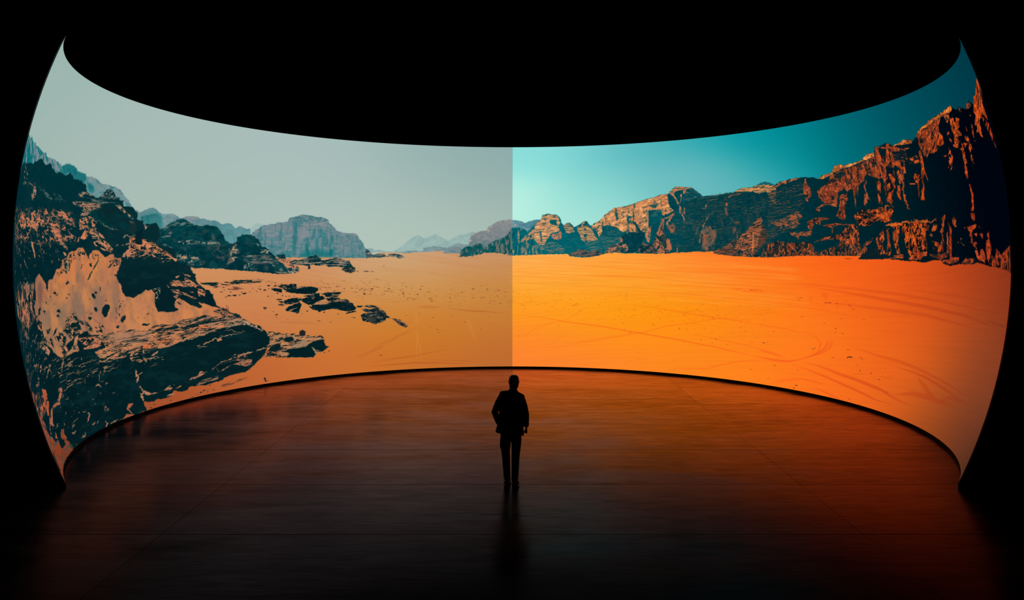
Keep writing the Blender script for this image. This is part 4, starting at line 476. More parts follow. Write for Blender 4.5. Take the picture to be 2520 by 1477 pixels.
('P','-12124,502 -10428,590 -9454,608 -9242,219 -9703,212 -10411,163 -10859,195 -11672,149',None,[('w',(190,116,84),.15,.75,(1.41,2.92,.438,-2.61),1)],None,5,1,126,1),
('P','-11744,295 -10473,310 -9714,309 -9535,3 -10030,-62 -10403,7 -10733,-148 -11008,-280 -11719,-256 -11780,70',None,[('w',(172,120,92),.075,.75,(2.03,2.07,.157,-2.04),1)],None,5,1,127,1),
('P','-10787,202 -10693,197 -10616,103 -10547,8 -10590,21 -10683,109',(196,128,92),[],(.166,.047,(1.2,.0889,.0228,-4.3)),0,1,128,1),
('P','-9267,713 -9039,742 -8758,752 -8717,693 -8942,636 -9058,570 -9231,562 -9190,644',None,[('w',(176,124,98),.4,.9,(1.63,-.464,-.516,-6.26),1)],None,1,1,129,1),
('P','-9254,524 -8973,574 -8820,506 -8793,416 -8715,334 -8562,276 -8737,273 -8936,329 -9056,252 -9187,264 -9135,324 -9231,387',None,[('w',(190,122,88),.5,.9,(1.5,-1.37,-.857,-3.23),1)],(.103,.055,(1.93,.258,.118,-3.61)),0,1,130,1),
('P','-9187,264 -9123,339 -9072,392 -9043,267 -9099,247',(204,122,82),[],(.107,.054,(1.88,.208,.0906,-3.68)),0,1,131,1),
('P','-9276,487 -9209,439 -9171,381 -9219,409',(186,118,88),[],(.087,.043,(2.3,.36,.165,-4.64)),0,1,132,1),
('P','-9270,205 -9246,263 -9205,293 -9221,227',(180,116,88),[],(.087,.043,(2.3,.207,.0849,-4.66)),0,1,133,1),
('P','-8732,364 -8675,335 -8562,276 -8629,275 -8713,312',(204,130,96),[],(.08,.045,(2.5,.238,.104,-4.41)),0,1,134,1),
('P','-8906,307 -8686,312 -8764,272 -8860,263',(150,118,100),[('n',(0,32,39),.3,.7,(1.64,.147,.125,-5.96),1)],(.102,.056,(2.46,.22,.0939,-4.47)),0,1,135,1),
('P','-8856,210 -8736,265 -8518,231 -8409,162 -8355,115 -8393,76 -8459,91 -8606,106 -8702,159 -8840,173',(196,130,92),[('w',(0,32,39),.42,.75,(1.42,-1.08,-1.42,-5.61),1)],(.119,.068,(2.02,.101,.0363,-3.52)),0,1,136,1),
('P','-8331,186 -8164,204 -7950,239 -7882,281 -7877,191 -8049,190 -8278,163',None,[('w',(160,118,94),.4,.9,(1.6,.543,.72,-5.73),1)],None,1,1,137,1),
('P','-7877,200 -7985,182 -8071,93 -8159,29 -8133,4 -8044,28 -8019,-20 -7873,77',(190,122,92),[('n',(0,32,39),.25,.6,(1.45,1.63,1.54,-3.4),1)],(.112,.072,(2.14,.0474,.0099,-3.35)),0,1,138,1),
('P','-9733,184 -9639,213 -9539,144 -9522,102 -9601,130 -9699,164',None,[('w',(200,128,94),.6,.9,(1.73,-2.13,-.948,-3.94),1)],None,1,1,139,1),
('P','-9662,81 -9567,67 -9551,39 -9614,39',(204,134,96),[],(.093,.041,(2.14,.0528,.0026,-4.83)),0,1,140,1),
('P','-9510,329 -9432,316 -9339,297 -9425,259 -9489,280',None,[('w',(180,120,92),.55,.9,(2.47,.281,.12,-5.27),1)],None,1,1,141,1),
('P','-10067,388 -9910,393 -9800,335 -9710,282 -9736,219 -9807,266 -9913,304 -10056,328',None,[('w',(196,120,88),.6,.9,(1.66,-2.07,-.707,-3.52),1)],None,1,1,142,1),
('P','-10598,-295 -10588,-240 -10453,-179 -10337,-208 -10304,-255 -10233,-290 -10199,-309 -10139,-280 -10062,-249 -9993,-258 -9917,-199 -9861,-132 -9762,-127 -9678,-52 -9693,-17 -9535,10 -9490,67 -9399,88 -9309,103 -9251,132 -9135,148 -9076,112 -9032,60 -8961,0 -8919,60 -8851,105 -8769,113 -8672,83 -8604,37 -8551,14 -8405,53 -8340,60 -8327,5 -8159,-3 -8185,-83 -8239,-162 -8282,-240 -8275,-311 -8215,-369 -8227,-363 -8180,-405 -8176,-485 -8109,-561 -7935,-594 -7952,-598 -7866,-574 -7748,-534 -7631,-490 -7583,-500 -7496,-491 -7464,-539 -7429,-549 -7455,-658 -7460,-735 -7410,-840 -7324,-837 -7181,-860 -7060,-864 -6957,-826 -7025,-796 -7030,-752 -7004,-692 -6969,-650 -6908,-644 -6796,-703 -6686,-772 -6493,-833 -6443,-813 -6504,-737 -6243,-815 -6108,-860 -5970,-877 -5896,-938 -6069,-918 -6162,-913 -6010,-997 -6128,-999 -6246,-1000 -6417,-961 -6601,-994 -6902,-998 -7036,-1059 -7220,-1061 -7388,-1039 -7551,-1042 -7625,-1086 -7732,-1110 -7927,-1117 -8134,-1154 -8443,-1102 -8845,-1054 -9129,-1033 -9166,-970 -9421,-997 -9783,-1073 -10004,-1153 -9957,-1228 -10078,-1213 -10177,-1187 -10339,-1066 -10436,-1022 -10555,-970 -10543,-841 -10621,-693 -10704,-623 -10717,-546 -10617,-457 -10589,-248',[(-103.96,-3.02,(150,92,72)),(-105.18,-4.87,(120,84,78)),(-102.27,-5.04,(196,124,78)),(-94.85,-1.26,(206,122,74)),(-91.52,-.24,(196,112,76)),(-87.4,-1.39,(206,130,72)),(-86.38,-.84,(204,126,74)),(-83.44,-.29,(170,100,78)),(-82.57,-2.64,(180,112,84)),(-91.73,-3.47,(176,122,88)),(-97.55,-4.28,(204,124,72)),(-95.66,-6.46,(160,120,88)),(-102.04,-6.52,(140,108,82)),(-92.32,-6.68,(140,112,88)),(-88.93,-5.8,(180,112,80)),(-86.9,-5.91,(150,112,88)),(-83.08,-6.72,(170,118,86)),(-85.39,-8.3,(186,112,84)),(-82.62,-9.1,(196,124,80)),(-99.96,-8.18,(160,122,92)),(-103.79,-8.83,(140,110,86)),(-93.85,-8.18,(196,112,78)),(-87.68,-9.25,(180,112,84)),(-102.2,-9.97,(186,112,76)),(-94.83,-10.76,(160,118,88)),(-92.02,-9.42,(150,118,90)),(-76.45,-6.51,(192,122,80)),(-73.03,-7.96,(196,126,82)),(-68.82,-9.54,(204,128,80)),(-70.98,-6.16,(190,116,78)),(-78.85,-9.41,(204,134,82)),(-75.32,-10.32,(196,122,78)),(-80.41,-11.7,(176,124,92)),(-64.35,-9.18,(200,122,76))],[('n',(122,96,80),.3,1.8,(.861,.124,.0277,-.503),.45),('n',(214,136,78),.3,1.8,(.863,.0738,.0145,-.429),.4)],(.116,.07,(1.72,-.252,-.144,-2.85)),0,1,143,.35),
('S','-9230,-379 -9369,-575 -9277,-696 -9261,-800',(9.1,18.8),16,(128,106,88),.55,14,.8,None),
('S','-9652,-509 -9798,-688 -9868,-793',(8.3,19.6),16,(128,106,88),.55,14,.8,None),
('S','-10084,-465 -10319,-624 -10375,-843',(7.2,20.5),16,(128,106,88),.55,14,.8,None),
('S','-8745,-353 -8810,-608 -8815,-759',(9.8,17.9),16,(128,106,88),.55,14,.8,None),
('S','-8371,-476 -8406,-695 -8404,-868',(10.3,17.3),16,(128,106,88),.55,14,.8,None),
('S','-9200,-475 -9367,-748 -9372,-864',(9.1,18.7),16,(128,106,88),.55,14,.8,None),
('S','-9558,-337 -9663,-487 -9670,-585',(8.5,19.3),12,(214,134,74),.5,12,.8,None),
('S','-8966,-345 -9091,-517 -9053,-682',(9.5,18.3),12,(214,134,74),.5,12,.8,None),
('S','-8537,-430 -8494,-666 -8580,-815',(10.1,17.5),12,(214,134,74),.5,12,.8,None),
('S','-8002,-615 -8102,-811 -8278,-998',(10.5,16.9),12,(214,134,74),.5,12,.8,None),
('S','-9880,-312 -9959,-377',(7.9,19.9),12,(214,134,74),.5,12,.8,None),
('S','-10244,-510 -10243,-629',(7.2,20.6),12,(214,134,74),.5,12,.8,None),
('S','-10040,-684 -10031,-848',(7.7,20.1),12,(214,134,74),.5,12,.8,None),
('S','-10423,-260 -10476,-413 -10459,-562',(6.7,21),12,(104,74,72),.55,8,.8,None),
('S','-9190,45 -9237,-143 -9284,-343',(9.2,18.7),13,(120,100,84),.5,11,.8,None),
('S','-9382,3 -9395,-168 -9419,-338',(8.9,18.9),13,(214,128,66),.5,11,.8,None),
('S','-8726,-1 -8871,-225 -8995,-354',(9.8,18),13,(214,136,70),.5,11,.8,None),
('S','-8619,-116 -8664,-366',(10,17.7),13,(150,104,88),.5,11,.8,None),
('S','-9046,75 -9063,-132 -9097,-220',(9.5,18.4),13,(206,116,70),.5,11,.8,None),
('S','-8512,-79 -8553,-326',(10.2,17.5),13,(176,112,84),.5,11,.8,None),
('S','-9767,-203 -9716,-327',(8.3,19.6),13,(212,128,66),.5,11,.8,None),
('P','-10228,-259 -10197,-300 -10120,-276 -10178,-394 -10217,-359',(6,34,38),[],(.136,.049,(1.83,-.319,-.195,-5.1)),0,1,144,1),
('P','-9603,-321 -9522,-296 -9509,-318 -9574,-337',(6,34,38),[],(.115,.052,(2.16,-.278,-.171,-4.8)),0,1,145,1),
('P','-9439,-370 -9359,-345 -9392,-365',(6,34,38),[],(.112,.053,(2.23,-.306,-.184,-4.72)),0,1,146,1),
('P','-9965,-410 -9898,-417 -9921,-446 -9996,-429',(6,34,38),[],(.127,.05,(1.95,-.402,-.237,-4.98)),0,1,147,1),
('P','-9847,-416 -9863,-456 -9907,-461',(6,34,38),[],(.125,.05,(1.99,-.407,-.239,-4.94)),0,1,148,1),
('P','-10116,-450 -10064,-459 -10105,-477',(6,34,38),[],(.132,.049,(1.87,-.446,-.261,-5.04)),0,1,149,1),
('P','-9577,-456 -9499,-457 -9518,-473',(6,34,38),[],(.115,.052,(2.16,-.407,-.238,-4.78)),0,1,150,1),
('P','-9601,-497 -9556,-507 -9620,-510',(6,34,38),[],(.116,.052,(2.13,-.445,-.258,-4.8)),0,1,151,1),
('P','-10035,-555 -9982,-555 -9994,-568',(6,34,38),[],(.129,.05,(1.91,-.533,-.305,-4.99)),0,1,152,1),
('P','-9957,-649 -9864,-628 -9828,-679 -9893,-667',(6,34,38),[],(.125,.05,(1.97,-.607,-.343,-4.93)),0,1,153,1),
('P','-9994,-708 -9902,-694 -9882,-737 -9928,-719',(6,34,38),[],(.127,.05,(1.93,-.669,-.375,-4.94)),0,1,154,1),
('P','-8929,-488 -8871,-476 -8826,-539 -8859,-567 -8909,-534',(6,34,38),[],(.103,.055,(2.42,-.406,-.234,-4.49)),0,1,155,1),
('P','-8841,-462 -8798,-449 -8783,-488 -8832,-493',(6,34,38),[],(.102,.056,(2.44,-.362,-.211,-4.47)),0,1,156,1),
('P','-9012,-559 -8952,-539 -8969,-553',(6,34,38),[],(.105,.055,(2.38,-.435,-.25,-4.53)),0,1,157,1),
('P','-8708,-392 -8682,-401 -8712,-476',(6,34,38),[],(.1,.056,(2.48,-.327,-.192,-4.43)),0,1,158,1),
('P','-8614,-585 -8548,-596 -8591,-605',(6,34,38),[],(.099,.057,(2.51,-.438,-.249,-4.37)),0,1,159,1),
('P','-8909,-677 -8836,-667 -8819,-714 -8867,-740 -8903,-715',(6,34,38),[],(.103,.055,(2.41,-.545,-.306,-4.47)),0,1,160,1),
('P','-8720,-766 -8689,-692 -8612,-650 -8520,-664 -8507,-696 -8571,-777 -8624,-827 -8680,-831',(6,34,38),[],(.1,.057,(2.48,-.548,-.306,-4.37)),0,1,161,1),
('P','-9119,-715 -9130,-729 -9150,-720',(6,34,38),[],(.107,.054,(2.31,-.588,-.329,-4.58)),0,1,162,1),
('P','-9009,-738 -8963,-756 -8986,-762',(6,34,38),[],(.105,.055,(2.36,-.594,-.331,-4.52)),0,1,163,1),
('P','-9083,-799 -9008,-790 -8988,-822 -9051,-843',(6,34,38),[],(.106,.055,(2.33,-.652,-.361,-4.53)),0,1,164,1),
('P','-8793,-937 -8736,-934 -8718,-966 -8758,-963',(6,34,38),[],(.102,.056,(2.41,-.72,-.394,-4.41)),0,1,165,1),
('P','-8971,-816 -8800,-913 -8814,-912',(6,34,38),[],(.104,.055,(2.38,-.671,-.37,-4.47)),0,1,166,1),
('P','-8432,-976 -8336,-969 -8362,-1014 -8412,-1002',(6,34,38),[],(.098,.058,(2.52,-.701,-.382,-4.27)),0,1,167,1),
('P','-8303,-892 -8169,-822 -8169,-879 -8263,-943',(6,34,38),[],(.096,.059,(2.57,-.607,-.334,-4.22)),0,1,168,1),
('P','-8183,-429 -8108,-448 -8108,-553 -8166,-502',(6,34,38),[],(.095,.059,(2.63,-.332,-.193,-4.22)),0,1,169,1),
('P','-8883,-997 -8790,-975 -8775,-1015 -8848,-1023',(6,34,38),[],(.103,.056,(2.38,-.767,-.418,-4.43)),0,1,170,1),
('P','-9130,-996 -9083,-1030 -9025,-1074 -9111,-1065',(6,34,38),[],(.107,.054,(2.29,-.831,-.452,-4.52)),0,1,171,1),
('P','-8500,-1191 -8349,-1191 -8402,-1226',(6,34,38),[],(.099,.058,(2.48,-.86,-.461,-4.25)),0,1,172,1),
('P','-8802,-1135 -8744,-1134 -8731,-1174 -8791,-1183',(6,34,38),[],(.103,.056,(2.38,-.878,-.473,-4.38)),0,1,173,1),
('P','-10397,-619 -10319,-624 -10353,-661',(6,34,38),[],(.145,.048,(1.69,-.642,-.363,-5.16)),0,1,174,1),
('P','-10551,-582 -10461,-569 -10509,-637 -10588,-670',(6,34,38),[],(.155,.047,(1.58,-.638,-.362,-5.25)),0,1,175,1),
('P','-10303,-513 -10229,-524 -10246,-549',(6,34,38),[],(.14,.049,(1.76,-.526,-.303,-5.12)),0,1,176,1),
('P','-10216,-545 -10163,-554 -10183,-560',(6,34,38),[],(.137,.049,(1.8,-.539,-.309,-5.08)),0,1,177,1),
('P','-10298,-851 -10229,-830 -10241,-856 -10317,-889',(6,34,38),[],(.14,.049,(1.72,-.848,-.468,-5.08)),0,1,178,1),
('P','-10078,-871 -10014,-849 -10057,-907 -10191,-948 -10132,-906',(6,34,38),[],(.133,.049,(1.82,-.862,-.474,-4.99)),0,1,179,1),
('P','-9614,-38 -9520,-67 -9543,-194 -9590,-193 -9601,-123',(10,40,44),[],(.116,.052,(2.16,-.102,-.0787,-4.81)),0,.9,180,1),
('P','-9489,-39 -9444,-90 -9478,-160 -9498,-103',(10,40,44),[],(.113,.052,(2.21,-.0865,-.0699,-4.77)),0,.9,181,1),
('P','-9458,53 -9406,74 -9427,17 -9489,-4',(10,40,44),[],(.113,.053,(2.22,.0302,-.0085,-4.76)),0,.9,182,1),
('P','-8948,-74 -8891,-60 -8893,-127 -8935,-112',(10,40,44),[],(.103,.055,(2.42,-.0734,-.0607,-4.53)),0,.9,183,1),
('P','-8500,-141 -8406,-73 -8380,-104 -8434,-135',(10,40,44),[],(.097,.058,(2.57,-.0768,-.0606,-4.34)),0,.9,184,1),
('P','-8361,-246 -8282,-232 -8298,-271',(10,40,44),[],(.096,.058,(2.6,-.176,-.112,-4.29)),0,.9,185,1),
('P','-9018,-296 -8895,-172 -8868,-180 -8975,-297',(10,40,44),[],(.104,.055,(2.41,-.185,-.119,-4.53)),0,.9,186,1),
('P','-8881,-165 -8739,-31 -8726,-46 -8839,-158',(10,40,44),[],(.102,.056,(2.46,-.0752,-.0612,-4.48)),0,.9,187,1),
('P','-9714,-148 -9684,-177 -9718,-204 -9749,-175',(10,40,44),[],(.12,.051,(2.09,-.159,-.109,-4.88)),0,.9,188,1),
('P','-9179,-144 -9132,-72 -9126,-87 -9164,-152',(10,40,44),[],(.107,.054,(2.34,-.0917,-.0712,-4.63)),0,.9,189,1),
('P','-9089,-80 -9061,-95 -9097,-98',(10,40,44),[],(.106,.054,(2.37,-.0719,-.0606,-4.6)),0,.9,190,1),
('P','-9604,-326 -9535,-279 -9556,-321',(10,40,44),[],(.116,.052,(2.15,-.267,-.165,-4.81)),0,.9,191,1),
('P','-9645,-24 -9458,-11 -9482,-210 -9576,-214',None,[('n',(150,140,124),.4,.7,(2.15,.736,.15,-2.37),1),('n',(0,32,39),.3,.6,(1.73,-.0794,-.0513,-3.2),1)],None,1,.8,192,1),
('P','-9192,-916 -8950,-938 -8791,-883 -8709,-983 -8782,-1037 -9061,-1010',None,[('n',(20,44,46),.25,.7,(.681,-1.54,-2.43,-3.93),1)],None,2,1,193,1),
('P','-8353,-619 -8146,-631 -8170,-887 -8311,-923 -8389,-917',None,[('n',(40,52,50),.25,.7,(2.57,-.534,-.198,-2.83),1)],None,2,1,194,1),
('P','-9759,-65 -9535,17 -9236,118 -9046,75 -8920,75 -8727,91 -8537,29 -8327,29 -8172,-11 -8280,-201 -8433,-119 -8604,-32 -8877,-60 -9017,-36 -9263,2 -9413,-54 -9510,-174 -9769,-223 -9900,-199',None,[('w',(10,36,40),.17,.75,(1.61,.794,.354,-2.74),1)],None,3,1,195,1),
('P','-9690,-766 -9550,-734 -9414,-694 -9354,-807 -9240,-831 -9128,-855 -9037,-938 -9033,-1013 -9215,-980 -9349,-1011 -9453,-1073 -9585,-1117 -9638,-1054 -9730,-959 -9871,-890 -9746,-831',None,[('w',(8,36,40),.52,.75,(1.32,.789,.363,-3.18),1)],None,2,1,196,1),
('P','-9700,-885 -9515,-823 -9398,-847 -9447,-900 -9631,-877',(4,34,38),[],(.232,.104,(1.69,-.603,-.332,-3.79)),0,1,197,1),
('P','-9505,-1118 -9347,-1121 -9379,-1191 -9495,-1199',(4,34,38),[],(.137,.063,(1.7,-.79,-.425,-3.71)),0,1,198,1),
('P','-9441,-1046 -9200,-982 -9351,-1018 -9392,-1080',(4,34,38),[],(.112,.053,(1.75,-.691,-.376,-3.69)),0,1,199,1),
('P','-9991,-920 -9724,-946 -9866,-1099 -9996,-1140 -10099,-1059 -10260,-1068 -10405,-1039 -10161,-964',None,[('n',(6,36,40),.45,.5,(1.49,1.17,.128,-1.61),1)],None,2,1,200,1),
('P','-10543,-841 -10223,-857 -10144,-932 -10320,-1035 -10576,-968',None,[('n',(6,36,40),.25,.5,(1.7,1.57,.129,-1.98),1)],None,2,1,201,1),
('P','-9468,-1036 -8992,-1062 -8758,-1132 -8813,-1203 -8967,-1224 -9352,-1202 -9350,-1128',None,[('w',(196,118,84),.5,.75,(1.59,.478,.288,-4.22),1)],None,1,1,202,1),
('P','-11728,-270 -10596,-286 -10717,-546 -10687,-637 -10848,-713 -11189,-862 -11354,-846 -11533,-741 -11772,-573',None,[('w',(170,112,84),.4,.75,(1.49,-.347,-.0628,-1.21),1)],None,3,1,203,1),
('P','-11354,-555 -10968,-543 -11026,-650 -11274,-644',(186,108,80),[('n',(0,32,39),.35,.6,(1.43,-.901,-.192,-2.8),1)],(.33,.066,(.855,-.54,-.308,-4.48)),1,1,204,1),
('P','-11062,-270 -10921,-250 -10972,-494 -11043,-392',(150,108,86),[],(.198,.045,(.988,-.33,-.198,-4.43)),0,.9,205,1),
('P','-10704,-623 -10600,-694 -10491,-742 -10550,-853 -10665,-817 -10713,-737',(180,112,82),[('w',(0,32,39),.45,.75,(1.74,1.2,.0893,-4.14),1)],None,1,1,206,1),
('P','-11679,-729 -10512,-864 -10445,-1034 -10655,-1191 -11775,-1052 -11898,-823',None,[('w',(160,118,92),.09,.75,(1.5,-2.62,-.214,-1.66),1)],None,4,1,207,1),
('P','-10576,-968 -10282,-1039 -10368,-1110 -10594,-1175 -10680,-1164 -10506,-1060 -10699,-1071',None,[('n',(176,120,90),.5,.6,(1.32,.948,.0332,-1.46),1)],None,1,1,208,1),
('P','-10296,-1125 -10124,-1036 -10142,-1068 -10267,-1142',(140,116,90),[],(.138,.049,(1.38,-.847,-.459,-4)),0,1,209,1),
('P','-10117,-1091 -9800,-1107 -9788,-1214 -9965,-1241 -10114,-1208',None,[('w',(186,120,86),.45,.75,(1.55,.51,.0604,-3.43),1)],None,1,1,210,1),
('P','-9613,-1106 -9545,-1028 -9388,-993 -9483,-1070 -9499,-1141 -9464,-1203 -9716,-1209 -9940,-1230 -9846,-1193 -9684,-1148',(176,122,88),[('n',(60,64,60),.2,.8,(1.39,.464,.127,-3.2),1)],(.144,.062,(1.62,-.79,-.427,-3.8)),0,1,211,1),
('P','-9025,-1074 -8790,-1060 -8563,-1051 -8293,-1053 -8011,-1063 -7732,-1110 -7625,-1086 -7551,-1042 -7388,-1039 -7197,-1067 -7022,-1051 -6902,-998 -6601,-994 -6418,-965 -6246,-1000 -6080,-993 -5913,-975 -5753,-995 -5613,-1081 -5535,-1105 -5681,-1143 -5921,-1174 -6118,-1215 -6355,-1270 -6605,-1311 -6851,-1320 -7108,-1361 -7306,-1397 -7536,-1401 -7820,-1403 -8214,-1389 -8357,-1431 -8568,-1436 -8972,-1368 -9074,-1265 -8770,-1239 -8810,-1158',[(-83.46,-11.98,(170,120,88)),(-80.59,-12.28,(180,124,92)),(-75.79,-12.16,(186,124,86)),(-72.34,-13.14,(190,116,78)),(-66.43,-11.05,(176,122,90)),(-61.11,-10.77,(168,122,94)),(-78.38,-14.37,(190,110,72)),(-87.82,-12.65,(176,124,88))],[('w',(6,34,38),.46,.75,(.584,.0447,.412,-6.47),1),('n',(206,126,78),.16,.8,(.684,.035,.204,-3.96),1)],(.119,.082,(2.17,-.549,-.295,-3.12)),0,1,212,1),
('P','-8134,-1154 -7927,-1117 -7606,-1113 -7655,-1202 -7902,-1252 -8169,-1264 -8601,-1164 -8797,-1082 -8499,-1065 -8015,-1079',(172,122,92),[('n',(60,62,58),.25,.9,(.344,-.0273,-.107,-6.54),1)],(.097,.059,(1.69,-.53,-.285,-2.79)),1,.85,213,1),
('P','-6683,-1168 -6521,-1141 -6352,-1131 -6349,-1178 -6516,-1178 -6664,-1193',(206,112,66),[('n',(40,44,42),.25,.7,(1.13,.0874,.387,-4.99),1)],(.106,.08,(2.82,-.564,-.303,-3.7)),0,1,214,1),
('P','-7500,-1281 -7370,-1268 -7201,-1290 -7234,-1321 -7448,-1321 -7555,-1297',(206,112,66),[('n',(40,44,42),.25,.7,(1.09,.0317,.224,-5.32),1)],(.11,.075,(2.69,-.751,-.401,-3.92)),0,1,215,1),
('P','-7935,-1315 -7733,-1295 -7669,-1336 -7732,-1371 -7885,-1362',(206,112,66),[('n',(40,44,42),.25,.7,(1.06,.0066,.14,-5.5),1)],(.113,.073,(2.61,-.841,-.447,-4.04)),0,1,216,1),
('P','-6987,-1116 -6744,-1114 -6643,-1090 -6748,-1136 -6933,-1147',(6,34,38),[],(.08,.059,(2.8,-.579,-.312,-3.78)),0,1,217,1),
('P','-6582,-1086 -6349,-1048 -6289,-1044 -6500,-1097',(6,34,38),[],(.079,.06,(2.84,-.51,-.277,-3.69)),0,1,218,1),
('P','-7233,-1121 -7077,-1082 -7039,-1076 -7013,-1122 -7139,-1138',(6,34,38),[],(.081,.058,(2.76,-.61,-.33,-3.86)),0,1,219,1),
('P','-7487,-1141 -7391,-1159 -7410,-1183 -7494,-1166',(6,34,38),[],(.083,.056,(2.7,-.683,-.368,-3.95)),0,1,220,1),
('P','-7320,-1174 -7171,-1170 -7227,-1200',(6,34,38),[],(.082,.057,(2.73,-.67,-.36,-3.89)),0,1,221,1),
('P','-6487,-1212 -6208,-1189 -6285,-1220 -6467,-1232',(6,34,38),[],(.079,.061,(2.83,-.567,-.304,-3.66)),0,1,222,1),
('P','-6313,-1236 -6043,-1193 -6112,-1244',(6,34,38),[],(.079,.061,(2.85,-.549,-.294,-3.62)),0,1,223,1),
('P','-7822,-1010 -7777,-981 -7681,-1006 -7604,-999 -7713,-1032',(6,34,38),[],(.084,.055,(2.67,-.625,-.341,-4.04)),0,1,224,1),
('P','-7912,-900 -7833,-889 -7886,-902',(6,34,38),[],(.084,.054,(2.65,-.574,-.316,-4.1)),0,1,225,1),
('P','-7746,-900 -7696,-902 -7736,-909',(6,34,38),[],(.083,.055,(2.68,-.563,-.309,-4.05)),0,1,226,1),
('P','-7715,-869 -7609,-839 -7637,-858',(6,34,38),[],(.083,.055,(2.7,-.525,-.29,-4.04)),0,1,227,1),
('P','-8134,-1199 -8012,-1187 -7926,-1204 -8072,-1209',(6,34,38),[],(.086,.054,(2.58,-.791,-.424,-4.12)),0,1,228,1),
('P','-7886,-1245 -7769,-1241 -7684,-1258 -7826,-1260',(6,34,38),[],(.085,.055,(2.62,-.787,-.421,-4.04)),0,1,229,1),
('P','-6988,-706 -6941,-713 -6875,-761 -6922,-749',(6,34,38),[],(.08,.058,(2.82,-.389,-.217,-3.83)),0,1,230,1),
('P','-6889,-680 -6873,-699 -6897,-702',(6,34,38),[],(.079,.059,(2.83,-.363,-.204,-3.82)),0,1,231,1),
('P','-6978,-377 -6929,-361 -6836,-390 -6765,-384 -6785,-338 -6748,-313 -6669,-360 -6623,-379 -6532,-427 -6464,-456 -6401,-541 -6356,-570 -6349,-616 -6389,-660 -6493,-646 -6510,-582 -6514,-500 -6630,-478 -6772,-481 -6888,-450 -6949,-466 -7056,-462 -7099,-391 -7024,-349',(196,124,88),[('w',(0,32,39),.42,.75,(1.42,-.39,-.75,-5.16),1)],(.105,.079,(2.29,-.197,-.115,-3.03)),0,1,232,1),
('P','-7084,-504 -6918,-511 -6781,-570 -6600,-542 -6592,-578 -6782,-588 -6563,-643 -6521,-681 -6615,-676 -6750,-616 -6902,-591 -6983,-666 -7027,-638 -7041,-550',None,[('w',(196,126,92),.55,.75,(1.26,-.563,-1.19,-5.02),1)],None,1,1,233,1),
('P','-6909,-653 -6789,-650 -6688,-700 -6660,-755 -6740,-733 -6841,-683',(0,32,39),[],(.07,.052,(2.84,-.361,-.203,-3.79)),0,1,234,1),
('P','-7185,-422 -7105,-469 -7130,-476',(196,136,104),[],(.071,.051,(2.81,-.249,-.146,-3.9)),0,1,235,1),
('P','-7470,-480 -7322,-460 -7302,-504 -7367,-646 -7460,-692 -7406,-567',None,[('r',(170,150,124),.3,.6,(1.52,.596,.767,-3.84),1)],None,1,1,236,1),
('P','-6220,-909 -6014,-856 -5893,-910 -5886,-949 -5750,-976 -5672,-1000 -5613,-1076 -5784,-1050 -5846,-1075 -5949,-982 -6076,-965',(176,112,80),[('w',(8,36,40),.6,.75,(1.33,-.813,-1.67,-4.47),1)],(.086,.069,(2.89,-.411,-.224,-3.58)),0,1,237,1),
('S','-5922,-824 -5925,-889',(11.6,14.4),1.3,(110,60,44),1,1,0,None),
('S','-5897,-853 -5898,-910',(11.6,14.4),1.3,(110,60,44),1,1,0,None),
('P','-7977,315 -7864,309 -7846,220 -7700,288 -7451,233 -7376,192 -7205,107 -7084,56 -6905,-41 -6941,-67 -7060,3 -7228,56 -7446,73 -7655,106 -7841,88 -7965,23',(200,124,84),[('w',(0,32,39),.38,.75,(1.51,-.422,-.619,-4.36),1)],(.126,.088,(2.22,.0584,.0173,-3.2)),0,1,238,1),
('P','-7858,219 -7853,334 -7820,384 -7725,437 -7702,388 -7695,197 -7782,196',(6,34,40),[],(.074,.049,(2.17,.159,.0693,-3.28)),0,1,239,1),
('P','-7966,88 -7593,106 -7276,56 -7036,-5 -7060,-49 -7277,-81 -7373,5 -7654,-11 -7965,-9',None,[('w',(190,124,90),.3,.75,(1.65,.646,.979,-5.39),1)],None,1,1,240,1),
('P','-7060,-5 -6917,-23 -6953,-58',(200,140,108),[],(.07,.052,(2.84,-.0171,-.0241,-3.86)),0,1,241,1),
('P','-6973,-304 -6865,-289 -6878,-302 -6951,-331',(196,130,98),[],(.07,.052,(2.85,-.164,-.101,-3.84)),0,1,242,1),
('P','-6816,-246 -6630,-304 -6655,-321 -6760,-300',(190,124,92),[('n',(0,32,39),.3,.6,(1.83,-.747,-1.11,-4.83),1)],(.07,.053,(2.87,-.144,-.0897,-3.79)),0,1,243,1),
('P','-7391,243 -7331,256 -7184,211 -7003,161 -7026,143 -7183,185',None,[('n',(100,108,104),.5,.9,(1.18,-.55,-1.23,-4.97),1)],None,1,1,244,1),
('P','-8001,542 -7872,522 -7835,417 -7905,349 -7983,380',(26,46,48),[],None,3,.8,245,1),
('P','-7681,496 -7535,510 -7580,475 -7637,423',None,[('n',(190,140,120),.4,.8,(1.75,-.744,-.814,-3.9),1)],None,1,1,246,1),
('S','-7536,-1401 -7381,-1393 -7239,-1382 -7091,-1345 -6900,-1319 -6766,-1323 -6587,-1286 -6414,-1264 -6212,-1207 -6116,-1206',(11.2,15.3),2.31,(176,132,98),.9,1.3,.6,(1.3,6)),
('S','-7163,-1241 -7010,-1220',(11.1,15.6),1.375,(176,132,98),.9,1.3,.6,(1.3,6)),
('S','-6686,-1485 -6548,-1472 -6435,-1461',(11.2,15.1),1.65,(176,132,98),.9,1.3,.6,(1.3,6)),
('S','-6701,-1452 -6604,-1453',(11.2,15.1),1.375,(176,132,98),.9,1.3,.6,(1.3,6)),
('S','-6529,-1447 -6447,-1409 -6246,-1372 -6148,-1362 -5949,-1323 -5714,-1333',(11.4,14.6),2.75,(176,132,98),.9,1.3,.6,(1.3,6)),
